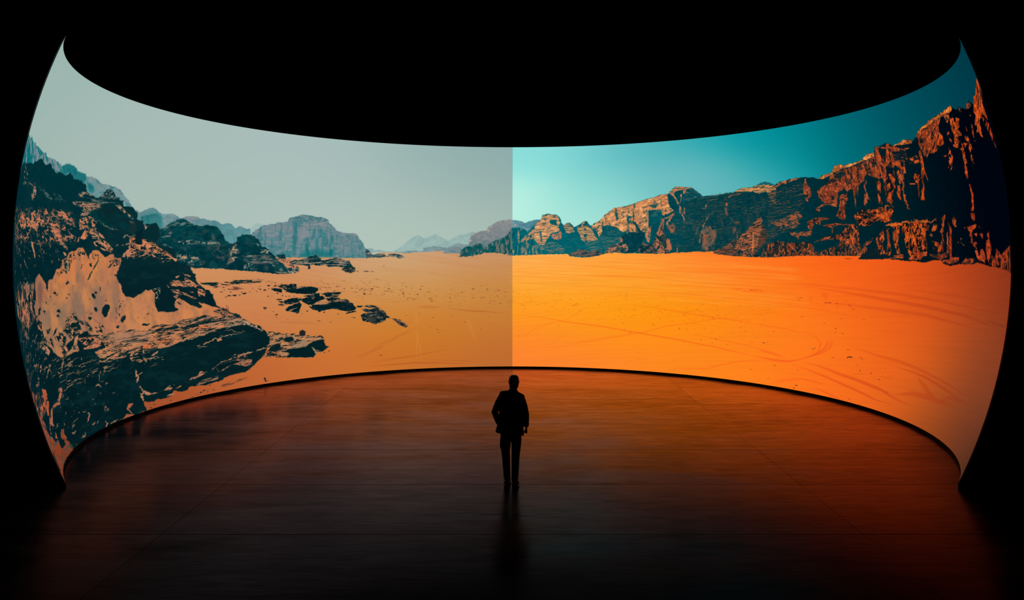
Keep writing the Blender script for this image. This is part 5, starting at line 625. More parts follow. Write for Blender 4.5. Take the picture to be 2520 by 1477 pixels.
('S','-6055,-1258 -5886,-1243 -5802,-1297 -5602,-1299',(11.5,14.3),1.65,(176,132,98),.9,1.3,.6,(1.3,6)),
('S','-6163,-1324 -6101,-1310',(11.4,14.6),1.65,(176,132,98),.9,1.3,.6,(1.3,6)),
('S','-5918,-1155 -5683,-1153 -5567,-1161 -5481,-1206',(11.6,14.2),2.2,(176,132,98),.9,1.3,.6,(1.3,6)),
('S','-7857,-1394 -7664,-1400',(10.6,16.4),1.375,(176,132,98),.9,1.3,.6,(1.3,6)),
('S','-8180,-1295 -8021,-1297 -7930,-1340',(10.4,16.8),1.65,(176,132,98),.9,1.3,.6,(1.3,6)),
('S','-8208,-1374 -8071,-1365 -7941,-1372',(10.3,16.9),2.2,(176,132,98),.9,1.3,.6,(1.3,6)),
('P','-6550,-1435 -6459,-1408 -6400,-1413 -6517,-1448',(196,124,84),[],(.089,.067,(2.79,-.687,-.363,-3.68)),0,1,247,1),
('P','-6238,-1392 -6126,-1374 -6107,-1394 -6209,-1422',(190,118,80),[],(.088,.068,(2.82,-.63,-.333,-3.61)),0,1,248,1),
('P','-6034,-1146 -5794,-1116 -5558,-1104 -5436,-1190 -5593,-1179 -5805,-1182 -5978,-1226',(160,124,96),[('w',(0,32,39),.45,.9,(.998,.0935,.555,-5.64),1)],(.086,.07,(2.31,-.38,-.205,-2.83)),0,1,249,1),
('P','-8169,-1264 -8041,-1278 -7950,-1321 -8019,-1330 -8181,-1299',None,[('n',(176,132,98),.4,.7,(.861,-.166,-.313,-5.58),1)],None,1,1,250,1),
('P','-8131,-1383 -7966,-1369 -7958,-1420 -8123,-1433 -8235,-1443 -8223,-1412',(190,128,88),[('w',(0,32,39),.45,.75,(1.43,.0883,.243,-5.86),1)],(.097,.059,(2.53,-.939,-.496,-4.12)),0,1,251,1),
('P','-7966,-1369 -7812,-1378 -7904,-1491 -7981,-1481',None,[('n',(180,130,96),.35,.5,(2.57,-.918,-.485,-4.05),1)],None,1,1,252,1),
('P','-7743,-1479 -7571,-1432 -7564,-1449 -7696,-1494',(184,132,96),[],(.094,.061,(2.61,-.896,-.472,-3.98)),0,1,253,1),
('P','-8236,-1445 -8145,-1456 -8138,-1506 -8209,-1514 -8245,-1468',(184,132,96),[('n',(0,32,39),.35,.6,(1.66,-.67,-.529,-4.14),1)],(.098,.059,(2.49,-1,-.529,-4.14)),0,1,254,1),
('P','-8138,-1506 -7988,-1501 -7868,-1499 -7890,-1522 -8032,-1545',(190,124,84),[('n',(0,32,39),.25,.6,(1.29,-.137,-.0761,-4.18),1)],(.097,.06,(2.53,-.997,-.523,-4.07)),0,1,255,1),
('S','-7934,-1533 -7814,-1531 -7705,-1519 -7609,-1506',(10.5,16.5),5,(172,128,94),.9,1.2,.6,(2,6)),
('P','-8198,-1646 -8165,-1635 -8174,-1699 -8148,-1745 -8178,-1806 -8246,-1829 -8222,-1783 -8173,-1741 -8229,-1741',(190,126,96),[],(.1,.059,(2.44,-1.17,-.607,-4.1)),0,1,256,1),
('S','-8151,-1723 -8045,-1701',(10.1,16.9),2.2,(170,118,90),.9,1,0,None),
('P','-8193,-1862 -8165,-1917 -8130,-1956 -8031,-2006 -7922,-2037 -7747,-2044 -7630,-2029 -7560,-1996 -7543,-2016 -7609,-2041 -7688,-2037 -7858,-2047 -7971,-2050 -8106,-2040 -8168,-2000 -8213,-2101 -8244,-2104 -8264,-2017 -8230,-1931',(184,124,92),[('n',(0,32,39),.25,.6,(1.68,.109,.234,-4.16),1)],(.118,.072,(1.96,-1.02,-.515,-3.17)),0,1,257,1),
('P','-7630,-2029 -7532,-1992 -7446,-1979 -7332,-1992 -7420,-2009 -7514,-2012 -7444,-2032 -7509,-2057 -7627,-2051',(190,128,92),[('n',(0,32,39),.3,.6,(1.3,-.0768,.0983,-5.37),1)],(.096,.062,(2.54,-1.19,-.603,-3.85)),0,1,258,1),
('P','-7398,-2048 -7280,-2022 -7239,-2019 -7263,-2042 -7346,-2051',(190,116,82),[],(.076,.05,(2.56,-1.16,-.588,-3.81)),0,1,259,1),
('S','-7639,-2127 -7458,-2118',(10.3,16.2),4,(180,130,96),.9,1.2,.5,None),
('P','-7020,-1962 -6958,-1934 -6800,-1920 -6741,-1864 -6702,-1860 -6663,-1892 -6572,-1881 -6673,-1919 -6718,-1940 -6892,-1962',(186,116,86),[('n',(0,32,39),.25,.6,(1.55,.0049,.206,-3.83),1)],(.092,.065,(2.67,-.984,-.502,-3.71)),0,1,260,1),
('P','-6480,-1870 -6365,-1819 -6183,-1746 -6100,-1755 -5967,-1713 -5906,-1662 -5840,-1688 -5618,-1663 -5527,-1662 -5530,-1676 -5725,-1710 -5852,-1735 -6027,-1754 -6177,-1766 -6338,-1813 -6456,-1873',(186,118,86),[('n',(0,32,39),.3,.6,(1.37,.246,.772,-4.8),1)],(.089,.069,(2.78,-.768,-.396,-3.55)),0,1,261,1),
('P','-6382,-1835 -6120,-1782 -5808,-1749 -5559,-1795 -5594,-1928 -5840,-1871 -6012,-1832 -6218,-1902 -6349,-1924',(178,112,78),[('w',(0,32,39),.3,.9,(1.28,.157,.745,-5.73),1),('n',(130,96,80),.3,1,(1.1,.136,.626,-4.81),1)],(.107,.083,(2.22,-.635,-.326,-2.83)),0,1,262,1),
('P','-6382,-1835 -6185,-1793 -5938,-1783 -5756,-1784 -5951,-1830 -6144,-1864 -6322,-1918',(2,30,34),[],(.107,.082,(2.21,-.653,-.335,-2.85)),0,1,263,1),
('P','-6836,-2079 -6725,-2059 -6519,-2051 -6285,-2031 -6285,-2064 -6392,-2049 -6553,-2074 -6705,-2103',(2,30,34),[],(.074,.053,(2.13,-.811,-.409,-2.91)),0,1,264,1),
('P','-6906,-2060 -6717,-2005 -6499,-1997 -6370,-1987 -6389,-2040 -6646,-2051 -6821,-2072',(160,112,84),[('n',(40,44,44),.3,.8,(.772,.0102,.374,-5.84),1)],(.074,.053,(2.67,-1.01,-.511,-3.66)),0,1,265,1),
('P','-6508,-1950 -6468,-1908 -6397,-1918 -6397,-1955 -6463,-1965',(0,32,39),[],(.073,.053,(2.71,-.928,-.473,-3.63)),0,1,266,1),
('P','-7148,-2249 -6997,-2210 -6831,-2190 -6563,-2166 -6502,-2203 -6771,-2200 -6985,-2239',None,[('n',(60,50,46),.35,.6,(1.32,.0241,.349,-5.13),1)],None,1,1,267,1),
('P','-6384,-2163 -6295,-2129 -6040,-2116 -5781,-2081 -5724,-2098 -6056,-2161 -6291,-2186',None,[('n',(110,64,46),.5,.8,(.913,.0021,.394,-5.84),1)],None,1,1,268,1),
('D',[(-81.06,-22.31,.323,.062),(-79.98,-21.95,.234,.05),(-75.86,-22.07,.289,.052),(-67.6,-21.74,.276,.069),(-68.6,-21.95,.119,.109),(-66.98,-22.11,.138,.055),(-60.87,-19.95,.229,.072),(-59.62,-19.91,.171,.102),(-58.84,-19.77,.208,.102),(-57.87,-19.4,.245,.074),(-56.6,-19.64,.188,.074),(-62.74,-19.97,.115,.05),(-66,-21.14,.234,.063)],(14,36,38),1),
('P','-5699,-1643 -5646,-1752 -5337,-1784 -5211,-1690 -4982,-1722 -4900,-1826 -5311,-1786 -5724,-1744',(186,110,70),[('w',(10,34,38),.42,.75,(1.96,.184,.573,-4.83),1)],(.088,.072,(2.83,-.643,-.332,-3.43)),1,1,269,1),
('P','-5595,-1100 -5520,-1115 -5430,-1196 -5304,-1216 -5238,-1285 -5175,-1366 -5216,-1385 -5315,-1280 -5411,-1241 -5560,-1208 -5608,-1184',None,[('w',(186,150,124),.35,.75,(1.55,-1.17,-2.01,-4.08),1)],None,1,1,270,1),
('S','-5425,-1654 -5235,-1617',(11.5,14),4,(180,134,100),.9,1.4,.5,(1.5,5)),
('S','-5709,-1685 -5600,-1669 -5494,-1669',(11.4,14.2),4,(180,134,100),.9,1.4,.5,(1.5,5)),
('D',[(-53.73,-21.67,.224,.306),(-53.57,-22.06,.281,.111)],(40,40,40),1),
('S','-10109,-1467 -10015,-1446 -9935,-1441 -9848,-1448 -9685,-1470 -9634,-1445',(7.9,19.8),1.65,(168,116,86),.9,1.3,.6,(1.1,5)),
('S','-10133,-1554 -9812,-1548 -9681,-1540 -9569,-1553',(7.9,19.7),2.2,(168,116,86),.9,1.3,.6,(1.1,5)),
('S','-10282,-1614 -10139,-1595 -9952,-1584 -9903,-1570',(7.5,20.1),3.3,(168,116,86),.9,1.3,.6,(1.1,5)),
('S','-9837,-1580 -9772,-1591 -9594,-1590',(8.2,19.5),1.65,(168,116,86),.9,1.3,.6,(1.1,5)),
('S','-10439,-1676 -10337,-1646',(6.9,20.7),1.375,(168,116,86),.9,1.3,.6,(1.1,5)),
('S','-10319,-1711 -10257,-1715 -10184,-1686',(7.1,20.4),1.375,(168,116,86),.9,1.3,.6,(1.1,5)),
('S','-9613,-1412 -9581,-1387 -9375,-1371 -9079,-1373',(8.8,18.8),1.375,(168,116,86),.9,1.3,.6,(1.1,5)),
('S','-9062,-1428 -8987,-1400 -8881,-1425 -8694,-1399',(9.5,18.1),3.3,(168,116,86),.9,1.3,.6,(1.1,5)),
('S','-8991,-1553 -8846,-1562 -8760,-1539 -8632,-1545 -8516,-1510',(9.6,17.9),1.375,(168,116,86),.9,1.3,.6,(1.1,5)),
('S','-8973,-1548 -8926,-1516 -8828,-1499',(9.4,18.1),2.75,(168,116,86),.9,1.3,.6,(1.1,5)),
('S','-9090,-1538 -9058,-1536 -9157,-1651 -9098,-1683 -9014,-1673',(9.1,18.4),1.65,(168,116,86),.9,1.3,.6,(1.1,5)),
('S','-9310,-1537 -9205,-1522 -9142,-1520',(9,18.6),3.3,(168,116,86),.9,1.3,.6,(1.1,5)),
('S','-9026,-1718 -8942,-1719',(9.2,18.2),1.65,(168,116,86),.9,1.3,.6,(1.1,5)),
('S','-9303,-1703 -9216,-1695 -9162,-1734',(8.9,18.6),3.85,(168,116,86),.9,1.3,.6,(1.1,5)),
('S','-9505,-1559 -9571,-1630',(8.4,19.1),1.925,(168,116,86),.9,1.3,.6,(1.1,5)),
('S','-9464,-1547 -9403,-1556',(8.6,19),1.65,(168,116,86),.9,1.3,.6,(1.1,5)),
('S','-9782,-1985 -9740,-2000 -9836,-2055 -9916,-2091',(7.8,19.6),3.3,(168,116,86),.9,1.3,.6,(1.1,5)),
('S','-10412,-2009 -10292,-1991 -10125,-1982',(7.1,20.4),2.2,(168,116,86),.9,1.3,.6,(1.1,5)),
('S','-10533,-1866 -10457,-1846 -10433,-1865',(6.7,20.8),1.65,(168,116,86),.9,1.3,.6,(1.1,5)),
('S','-10291,-2193 -10168,-2206 -10080,-2174',(7.2,20.2),1.375,(168,116,86),.9,1.3,.6,(1.1,5)),
('S','-10523,-2099 -10437,-2111 -10386,-2093',(6.7,20.7),1.65,(168,116,86),.9,1.3,.6,(1.1,5)),
('S','-9962,-1949 -9815,-1960',(7.7,19.7),1.65,(168,116,86),.9,1.3,.6,(1.1,5)),
('S','-9279,-2045 -9206,-1996 -9192,-2062 -9118,-2052',(8.8,18.6),2.2,(168,116,86),.9,1.3,.6,(1.1,5)),
('S','-9290,-2058 -9126,-2062',(8.7,18.6),1.65,(168,116,86),.9,1.3,.6,(1.1,5)),
('S','-9648,-2170 -9572,-2132',(8.1,19.2),2.75,(168,116,86),.9,1.3,.6,(1.1,5)),
('S','-9783,-2134 -9706,-2135',(7.9,19.5),2.75,(168,116,86),.9,1.3,.6,(1.1,5)),
('S','-9430,-2247 -9333,-2221 -9382,-2179',(8.4,18.9),2.75,(168,116,86),.9,1.3,.6,(1.1,5)),
('S','-9254,-2249 -9148,-2228 -9034,-2231',(8.7,18.5),3.3,(168,116,86),.9,1.3,.6,(1.1,5)),
('S','-9551,-1743 -9494,-1747',(8.4,19.1),1.375,(168,116,86),.9,1.3,.6,(1.1,5)),
('S','-9889,-1712 -9850,-1721',(7.8,19.7),1.925,(168,116,86),.9,1.3,.6,(1.1,5)),
('S','-9229,-1807 -9221,-1820',(8.8,18.6),1.925,(168,116,86),.9,1.3,.6,(1.1,5)),
('S','-10092,-1234 -10001,-1239 -10123,-1333 -10151,-1371',(7.5,20.2),2.75,(168,116,86),.9,1.3,.6,(1.1,5)),
('S','-10308,-1362 -10217,-1403',(7.1,20.5),2.75,(168,116,86),.9,1.3,.6,(1.1,5)),
('S','-10018,-1320 -9949,-1329',(7.7,20),2.2,(168,116,86),.9,1.3,.6,(1.1,5)),
('S','-10552,-1235 -10486,-1264',(6.5,21),2.2,(168,116,86),.9,1.3,.6,(1.1,5)),
('S','-10296,-1422 -10282,-1455',(7.1,20.5),1.925,(168,116,86),.9,1.3,.6,(1.1,5)),
('S','-10570,-1405 -10491,-1383 -10367,-1381',(6.7,20.9),1.375,(168,116,86),.9,1.3,.6,(1.1,5)),
('S','-10532,-1291 -10575,-1338',(6.5,21.1),1.65,(168,116,86),.9,1.3,.6,(1.1,5)),
('S','-9454,-1338 -9493,-1289',(8.6,19),1.65,(168,116,86),.9,1.3,.6,(1.1,5)),
('S','-10257,-1244 -10161,-1249',(7.3,20.4),1.925,(168,116,86),.9,1.3,.6,(1.1,5)),
('S','-9828,-1310 -9719,-1304 -9687,-1279',(8.2,19.6),1.375,(168,116,86),.9,1.3,.6,(1.1,5)),
('P','-8614,-2075 -8467,-2093 -8613,-2140 -8688,-2159 -8705,-2139',(176,90,62),[],(.106,.057,(2.23,-1.53,-.77,-4.13)),0,1,271,1),
('S','-8659,-2140 -8644,-2183 -8619,-2213',(9.3,17.7),3,(150,86,64),1,1,0,None),
('P','-9028,-2244 -8893,-2240 -8766,-2200 -8563,-2232 -8584,-2261 -8824,-2254',(164,88,60),[('n',(110,80,56),.3,.9,(.761,-.0494,-.0731,-5.98),1)],(.11,.056,(1.7,-1.34,-.666,-3.33)),0,1,272,1),
('P','-11634,-1026 -11316,-1063 -11389,-1212 -11492,-1240 -11920,-1316 -11653,-1428 -11063,-1447 -10968,-1552 -11365,-1675 -11729,-1701 -12088,-1517 -12197,-1298',None,[('w',(160,100,74),.2,.75,(1.29,-5.16,-.28,-1.35),1)],None,3,1,273,1),
('P','-11228,-1135 -10461,-1234 -10514,-1346 -10813,-1395 -11016,-1416 -11585,-1366',None,[('n',(164,116,88),.09,.5,(.977,-2.13,-.296,-1.7),1)],None,3,1,274,1),
('P','-11117,-1438 -10940,-1492 -11017,-1583 -11322,-1676 -11517,-1653 -11579,-1599 -11217,-1574',(176,86,56),[('n',(30,40,42),.25,.6,(.777,-2.27,-.283,-1.46),1)],(.238,.054,(.701,-1.38,-.724,-4.26)),0,1,275,1),
('P','-11078,-1598 -10979,-1609 -11218,-1741 -11307,-1724 -11249,-1664',(176,84,52),[],(.191,.045,(.6,-1.22,-.634,-3.49)),0,1,276,1),
('P','-11039,-1709 -10772,-1678 -10552,-1691 -10540,-1720 -10797,-1714 -10975,-1747 -11170,-1841 -11115,-1885 -11271,-1847 -11232,-1764',(170,96,68),[('n',(40,48,48),.35,.6,(.924,-1.15,-.249,-1.49),1)],(.207,.055,(.859,-1.51,-.776,-4.07)),0,1,277,1),
('P','-10436,-1547 -10310,-1554 -10331,-1619 -10552,-1691 -10656,-1692 -10525,-1627',(170,104,76),[('n',(0,32,39),.35,.6,(1.56,-.735,-.292,-2.59),1)],(.15,.048,(1.43,-1.62,-.845,-4.97)),0,1,278,1),
('P','-11860,-1360 -11722,-1405 -12109,-1461 -12028,-1404',(176,72,44),[],(.162,.036,(.726,-1.26,-.665,-4.31)),0,1,279,1),
('P','-11984,-1534 -11632,-1750 -11805,-1840 -11671,-1916 -11996,-1849 -12065,-1656',(150,80,58),[('n',(0,32,39),.4,.6,(.491,-3.43,-.298,-1.1),1)],None,1,1,280,1),
('P','-11018,-2005 -10872,-1969 -10774,-1983 -10861,-2012 -10818,-2102 -11051,-2050',(176,92,60),[],(.17,.046,(.8,-1.7,-.862,-3.97)),0,1,281,1),
('P','-11214,-1924 -11235,-2010 -11352,-1985',(172,82,52),[],(.15,.036,(.619,-1.72,-.872,-4.09)),0,1,282,1),
('P','-11232,-1764 -11148,-1865 -11474,-1909 -11583,-1886',None,[('n',(160,100,74),.4,.6,(.808,-2.01,-.344,-1.73),1)],None,1,1,283,1),
('P','-10413,-1173 -9711,-1262 -9108,-1339 -8556,-1409 -8463,-1517 -8937,-1592 -9574,-1585 -10139,-1595 -10382,-1447 -10367,-1280',None,[('n',(166,122,92),.085,.6,(.576,.168,.399,-9.41),1)],None,4,1,284,1),
('P','-10345,-1589 -9636,-1671 -9020,-1734 -8561,-1970 -8986,-2133 -9891,-2141 -10745,-2065 -10722,-1795',None,[('n',(150,110,84),.018,.6,(.905,.0115,-.195,-6.44),1)],None,4,1,285,1),
('P','-8170,-1266 -7540,-1334 -7359,-1562 -7793,-1678 -8341,-1683',None,[('n',(166,122,92),.05,.6,(.696,.0559,.469,-8.27),1)],None,4,1,286,1),
('P','-12090,-1653 -11702,-1825 -11684,-1885 -11511,-1915 -11514,-1946 -11445,-2007 -11242,-2025 -11276,-2110 -11173,-2137 -10998,-2133 -10981,-2096 -11067,-2023 -10929,-1978 -10779,-1983 -10863,-2026 -10858,-2103 -10790,-2132 -10837,-2170 -10787,-2252 -11156,-2247 -11565,-2242 -12077,-2246 -12368,-2281 -12730,-2093 -12481,-1859 -12203,-1804',{'a':(-113.45,-18.42),'b':(-118.88,-22.93),'s':[(0,(142,72,48)),(.4,(136,62,36)),(1,(120,56,36))],'w':(29.4,489.9)},[('n',(84,72,66),.25,1,(.248,-3.12,-.236,-.716),1)],(.187,.045,(.619,-1.72,-.871,-4.09)),0,1,287,1),
('P','-11196,-2115 -11000,-2119 -10973,-2077 -11119,-2059',(4,28,34),[],(.178,.046,(.841,-2.23,-1.12,-5)),0,1,288,1),
('P','-10788,-2147 -10726,-2238 -10798,-2242 -10856,-2194',(60,58,46),[],(.163,.047,(1.05,-2.24,-1.12,-4.83)),0,1,289,1),
('P','-11974,-1980 -11994,-2050 -12097,-2127 -12079,-2207 -12496,-2079 -12307,-1992',(20,30,36),[],None,0,.8,290,1),
('S','-10527,-2099 -10415,-2110',(6.7,20.8),4,(150,106,78),.9,1.2,.4,(1.5,5)),
('S','-10295,-2194 -10173,-2207 -10076,-2177',(7.2,20.2),3,(150,106,78),.9,1.2,.4,(1.5,5)),
('S','-10453,-2052 -10360,-2022',(6.8,20.6),4,(150,106,78),.9,1.2,.4,(1.5,5)),
('S','-11055,-1905 -10932,-1897',(5.7,21.8),6,(150,106,78),.9,1.2,.4,(1.5,5)),
('S','-10586,-2243 -10529,-2227',(6.5,20.9),2,(150,106,78),.9,1.2,.4,(1.5,5)),
('S','-9755,-2141 -9688,-2133',(7.9,19.4),5,(150,106,78),.9,1.2,.4,(1.5,5)),
('S','-10708,-1942 -10734,-1958',(6.2,21.3),4,(150,106,78),.9,1.2,.4,(1.5,5)),
('S','-11941,-1231 -11905,-1435 -11969,-1656 -11920,-1848',(5,22.4),1.6,(190,40,40),.5,1.2,0,None),
('P','4,747 79,753 166,734 279,703 416,746 517,768 586,764 666,658 615,484 10,485',{'a':(1.68,7.7),'b':(3.35,4.77),'s':[(0,(96,146,158)),(.5,(78,132,146)),(1,(74,120,132))],'w':(142.1,143.3)},[('n',(140,150,146),.14,.8,(1.32,-.0056,-.006,-2.99),1)],(.067,.067,(1.7,-.0072,-.0034,-1.71)),0,1,291,1),
('P','1065,644 1116,674 1179,698 1228,655 1277,617 1327,623 1365,641 1441,690 1517,732 1554,707 1590,652 1640,633 1690,669 1791,711 1868,783 1920,843 2049,927 2126,980 2240,996 2366,1011 2468,1039 2660,1100 2812,1140 2979,1176 3134,1224 3248,1225 3288,1247 3343,1304 3412,1354 3526,1354 3575,1340 3651,1336 3751,1326 3811,1288 3868,1233 3939,1184 3980,1148 4266,1163 4446,1187 4611,1190 4706,1229 4812,1260 5016,1260 5110,1287 5233,1333 5311,1339 5410,1310 5370,1317 5512,1270 5635,1319 5853,1346 6087,1359 6300,1345 6437,1313 6593,1361 6762,1380 6845,1481 6978,1491 7027,1469 7276,1483 7495,1511 7524,1540 7657,1582 7807,1590 7848,1667 7927,1663 8136,1684 8201,1670 8275,1634 8387,1640 8463,1646 8572,1677 8751,1657 8792,1626 8909,1660 8990,1730 9143,1776 9282,1794 9392,1826 9682,1845 9978,1869 10190,1889 10228,1848 10342,1796 10493,1819 10526,1795 10679,1759 10805,1794 10958,1801 11015,1774 11097,1734 11281,1801 11413,1802 11607,1840 12037,1862 12159,1799 12067,1723 12381,1604 12405,1455 12456,1307 12487,1126 12450,880 12426,699 12441,517 12411,170 12408,-141 11844,-128 11090,-96 10576,-80 10140,-43 9979,-71 9655,-66 9354,-97 9199,-71 9105,-24 8939,-25 8706,-57 8445,-39 8108,-37 8191,21 7780,-7 8105,-39 8182,-8 7915,-3 7636,-24 7180,-20 7234,6 7343,26 6823,31 6296,31 5948,30 5261,0 4950,3 4825,14 4526,25 4327,47 4140,70 4141,109 3830,104 3581,93 3395,82 2960,64 2588,71 2590,74 2279,74 2130,92 1906,62 1658,1 1409,-12 1185,19 1161,56 974,62 663,50 10,25 4,585 78,591 141,597 228,572 328,510 416,609 516,696 592,745 624,832 643,863 731,881 844,868 943,849 993,793 1016,706',{'a':(.08,6.03),'b':(116.81,3.29),'s':[(0,(0,104,116)),(.12,(0,96,106)),(.25,(0,74,84)),(.35,(0,58,66)),(.5,(0,50,58)),(.6,(0,38,46)),(.7,(0,28,36)),(.8,(0,14,24)),(.9,(0,4,14)),(1,(0,4,14))],'w':(137.8,205)},[],(.087,.068,(2.3,-.32,-.156,-2.92)),0,1,292,1),
('P','3310,870 3958,1125 4365,1141 4772,1153 5390,1011 5462,708 5430,122 5020,127 4611,132 4203,138 3743,139 3284,141 3292,505',None,[('n',(34,64,66),.3,1.8,(.85,-.0528,-.0176,-.661),.6),('n',(74,66,60),.14,1.6,(1.31,.174,.123,-.939),.5),('e',(110,92,76),.05,1.2,(1.2,.112,.363,-3.66),.9)],None,10,1,293,1),
('P','4,585 78,591 141,597 228,572 328,510 390,485 452,298 539,211 663,62 10,25',(0,100,110),[('n',(150,132,108),.36,.7,(2.99,-.0062,-.0009,-.998),1),('n',(0,84,96),.3,.8,(2.39,-.005,-.0007,-.748),1)],(.084,.084,(2.39,-.005,-.0022,-2.39)),0,1,294,1),
('P','165,324 278,423 390,522 453,622 465,485 440,361 327,348 203,286',(190,138,98),[('n',(20,90,96),.4,.7,(1.55,.718,1.44,-3.1),1)],(.084,.084,(2.39,-.0069,-.0032,-2.39)),0,1,295,1),
('P','165,311 290,236 327,87 190,50',(130,124,108),[('n',(10,92,100),.5,.8,(2.39,-.0021,-.0005,-1.5),1)],None,1,.9,296,1),
('P','290,299 663,211 713,62 327,62',None,[('n',(110,116,106),.3,.7,(1.99,-.0036,-.0016,-2.4),1)],None,2,1,297,1),
('P','452,361 466,622 516,696 592,745 624,832 643,863 731,881 844,868 943,849 968,805 979,731 1016,656 953,632 989,533 814,484 764,410 714,348 701,248 551,230 514,286',(214,148,98),[('e',(72,92,86),.3,1.2,(.675,.0657,.371,-3.69),.9),('n',(30,88,92),.16,.6,(.851,.0528,.197,-2.99),1),('n',(236,172,116),.18,.8,(.848,.0826,.401,-3.98),1)],(.084,.083,(2.98,-.0245,-.0115,-3)),0,1,298,1),
('P','779,744 917,756 929,682 953,620 866,657 791,682',(6,92,98),[],(.084,.083,(2.38,-.0287,-.0138,-2.4)),0,1,299,1),
('P','565,547 602,522 626,298 601,286 577,422',(16,92,98),[],(.084,.083,(2.39,-.0119,-.0054,-2.4)),0,.9,300,1),
('P','943,849 993,793 1016,706 1090,606 1126,482 1412,481 1436,358 1285,62 688,56 663,236 714,360 813,372 1025,347 1027,532 978,657 1004,706',(0,94,104),[('n',(40,98,102),.2,1,(1.19,-.0114,-.0088,-2.01),.6)],(.084,.083,(2.39,-.0229,-.0105,-2.41)),0,1,301,1),
('P','813,385 827,471 951,483 964,520 1020,520 1019,384 963,347 863,360',(196,120,88),[('n',(90,108,100),.3,.9,(2.39,-.0191,-.0049,-1.34),1)],(.084,.083,(2.99,-.0239,-.011,-3)),0,1,302,1),
('P','663,236 788,310 937,285 1086,161 1086,68 787,62 688,112',None,[('e',(140,122,100),.34,1.05,(1.09,-.0036,-.0041,-3.34),.9)],None,2,1,303,1),
('P','1065,644 1116,674 1179,698 1240,649 1290,605 1301,506 1163,476 1114,507',(206,144,98),[('e',(30,88,92),.42,1.05,(1.08,-.0152,-.0245,-3.72),.9)],(.084,.083,(2.98,-.0419,-.0199,-3.01)),0,1,304,1),
('P','1166,680 1204,686 1277,605 1326,506 1412,444 1436,333 1324,407 1288,494 1240,605',(0,92,102),[],(.084,.083,(2.39,-.032,-.015,-2.41)),0,1,305,1),
('P','1340,617 1441,690 1517,732 1554,707 1590,652 1651,565 1711,479 1748,405 1784,344 1684,320 1485,308 1423,358 1400,456 1351,518',(214,148,96),[('e',(44,88,88),.34,1.05,(.775,.0147,.1,-3.74),.9),('n',(20,84,90),.14,.6,(.996,-.0164,-.0185,-2.42),1)],(.084,.083,(2.99,-.0493,-.0231,-3.03)),0,1,306,1),
('P','1517,732 1554,707 1590,652 1651,565 1749,478 1858,258 1882,135 1759,356 1638,565 1540,652 1465,653',(4,88,98),[],(.084,.082,(2.39,-.0353,-.0162,-2.43)),0,1,307,1),
('P','1485,308 1784,344 1870,160 1708,99 1534,160',None,[('e',(120,116,98),.3,1.2,(.905,.0574,.278,-4.21),.9)],None,2,1,308,1),
('P','1185,19 1210,87 1310,99 1347,148 1472,161 1571,111 1758,136 1894,62 1782,25 1658,1 1422,-6 1384,25 1285,19',(70,72,72),[('e',(150,112,92),.34,1.05,(1.09,-.0026,-.0014,-3.74),.9),('n',(10,56,64),.34,.7,(1.2,-.0029,-.0009,-2.42),1)],(.083,.083,(2.99,-.0072,-.0012,-3.03)),0,1,309,1),
('P','1640,633 1690,669 1791,711 1868,783 1920,843 2049,927 2126,980 2240,996 2366,1011 2468,1039 2660,1100 2812,1140 2979,1176 3134,1224 3247,1213 3251,1107 3278,965 3349,904 3258,847 3109,875 3087,923 2836,918 2810,608 2844,512 2829,428 2814,309 2754,405 2694,490 2597,575 2658,494 2575,639 2491,713 2401,642 2360,521 2285,486 2150,597 2014,635 1864,624 1861,478 1785,405 1762,503 1663,577',{'a':(0,6.03),'b':(116.81,3.29),'s':[(0,(196,142,100)),(.15,(214,146,94)),(.3,(216,132,80)),(.45,(200,104,58)),(.6,(196,88,46)),(.75,(206,84,38)),(.88,(212,78,28)),(1,(190,66,24))],'w':(137.8,204.9)},[('e',(120,96,76),.26,1.2,(.812,.177,.616,-2.8),.9),('n',(60,88,82),.14,.6,(2.98,-.118,-.0191,-1.03),1),('n',(240,170,110),.2,.9,(.968,.211,.532,-2.42),1)],(.084,.081,(2.98,-.118,-.0573,-3.09)),0,1,310,1),
('P','2162,937 2183,839 2205,766 2154,718 2145,815',{'a':(0,6.03),'b':(116.81,3.29),'s':[(0,(10,92,100)),(.2,(12,80,86)),(.35,(8,56,62)),(.6,(4,36,42)),(.8,(0,14,22)),(1,(0,6,14))],'w':(137.8,204.9)},[],(.084,.082,(2.98,-.111,-.0537,-3.07)),0,1,311,1),
('P','2512,929 2534,856 2518,760 2502,833',{'a':(0,6.03),'b':(116.81,3.29),'s':[(0,(10,92,100)),(.2,(12,80,86)),(.35,(8,56,62)),(.6,(4,36,42)),(.8,(0,14,22)),(1,(0,6,14))],'w':(137.8,204.9)},[],(.084,.081,(2.97,-.132,-.0641,-3.09)),0,1,312,1),
('P','2371,835 2457,810 2466,713 2401,642 2367,739',{'a':(0,6.03),'b':(116.81,3.29),'s':[(0,(10,92,100)),(.2,(12,80,86)),(.35,(8,56,62)),(.6,(4,36,42)),(.8,(0,14,22)),(1,(0,6,14))],'w':(137.8,204.9)},[('n',(180,124,84),.2,.7,(1.99,-.0736,-.0532,-3.08),1)],(.084,.081,(2.98,-.11,-.0532,-3.08)),0,1,313,1),
('P','2727,960 2750,875 2728,852',{'a':(0,6.03),'b':(116.81,3.29),'s':[(0,(10,92,100)),(.2,(12,80,86)),(.35,(8,56,62)),(.6,(4,36,42)),(.8,(0,14,22)),(1,(0,6,14))],'w':(137.8,204.9)},[],(.084,.08,(2.97,-.155,-.0755,-3.11)),0,1,314,1),
('P','1864,612 2014,629 2162,584 2285,486 2208,402 1934,404 1823,429 1861,502',(0,80,90),[('e',(120,110,92),.16,1.05,(.776,-.0168,-.0421,-4.25),.9)],(.084,.082,(2.39,-.0518,-.0242,-2.45)),0,1,315,1),
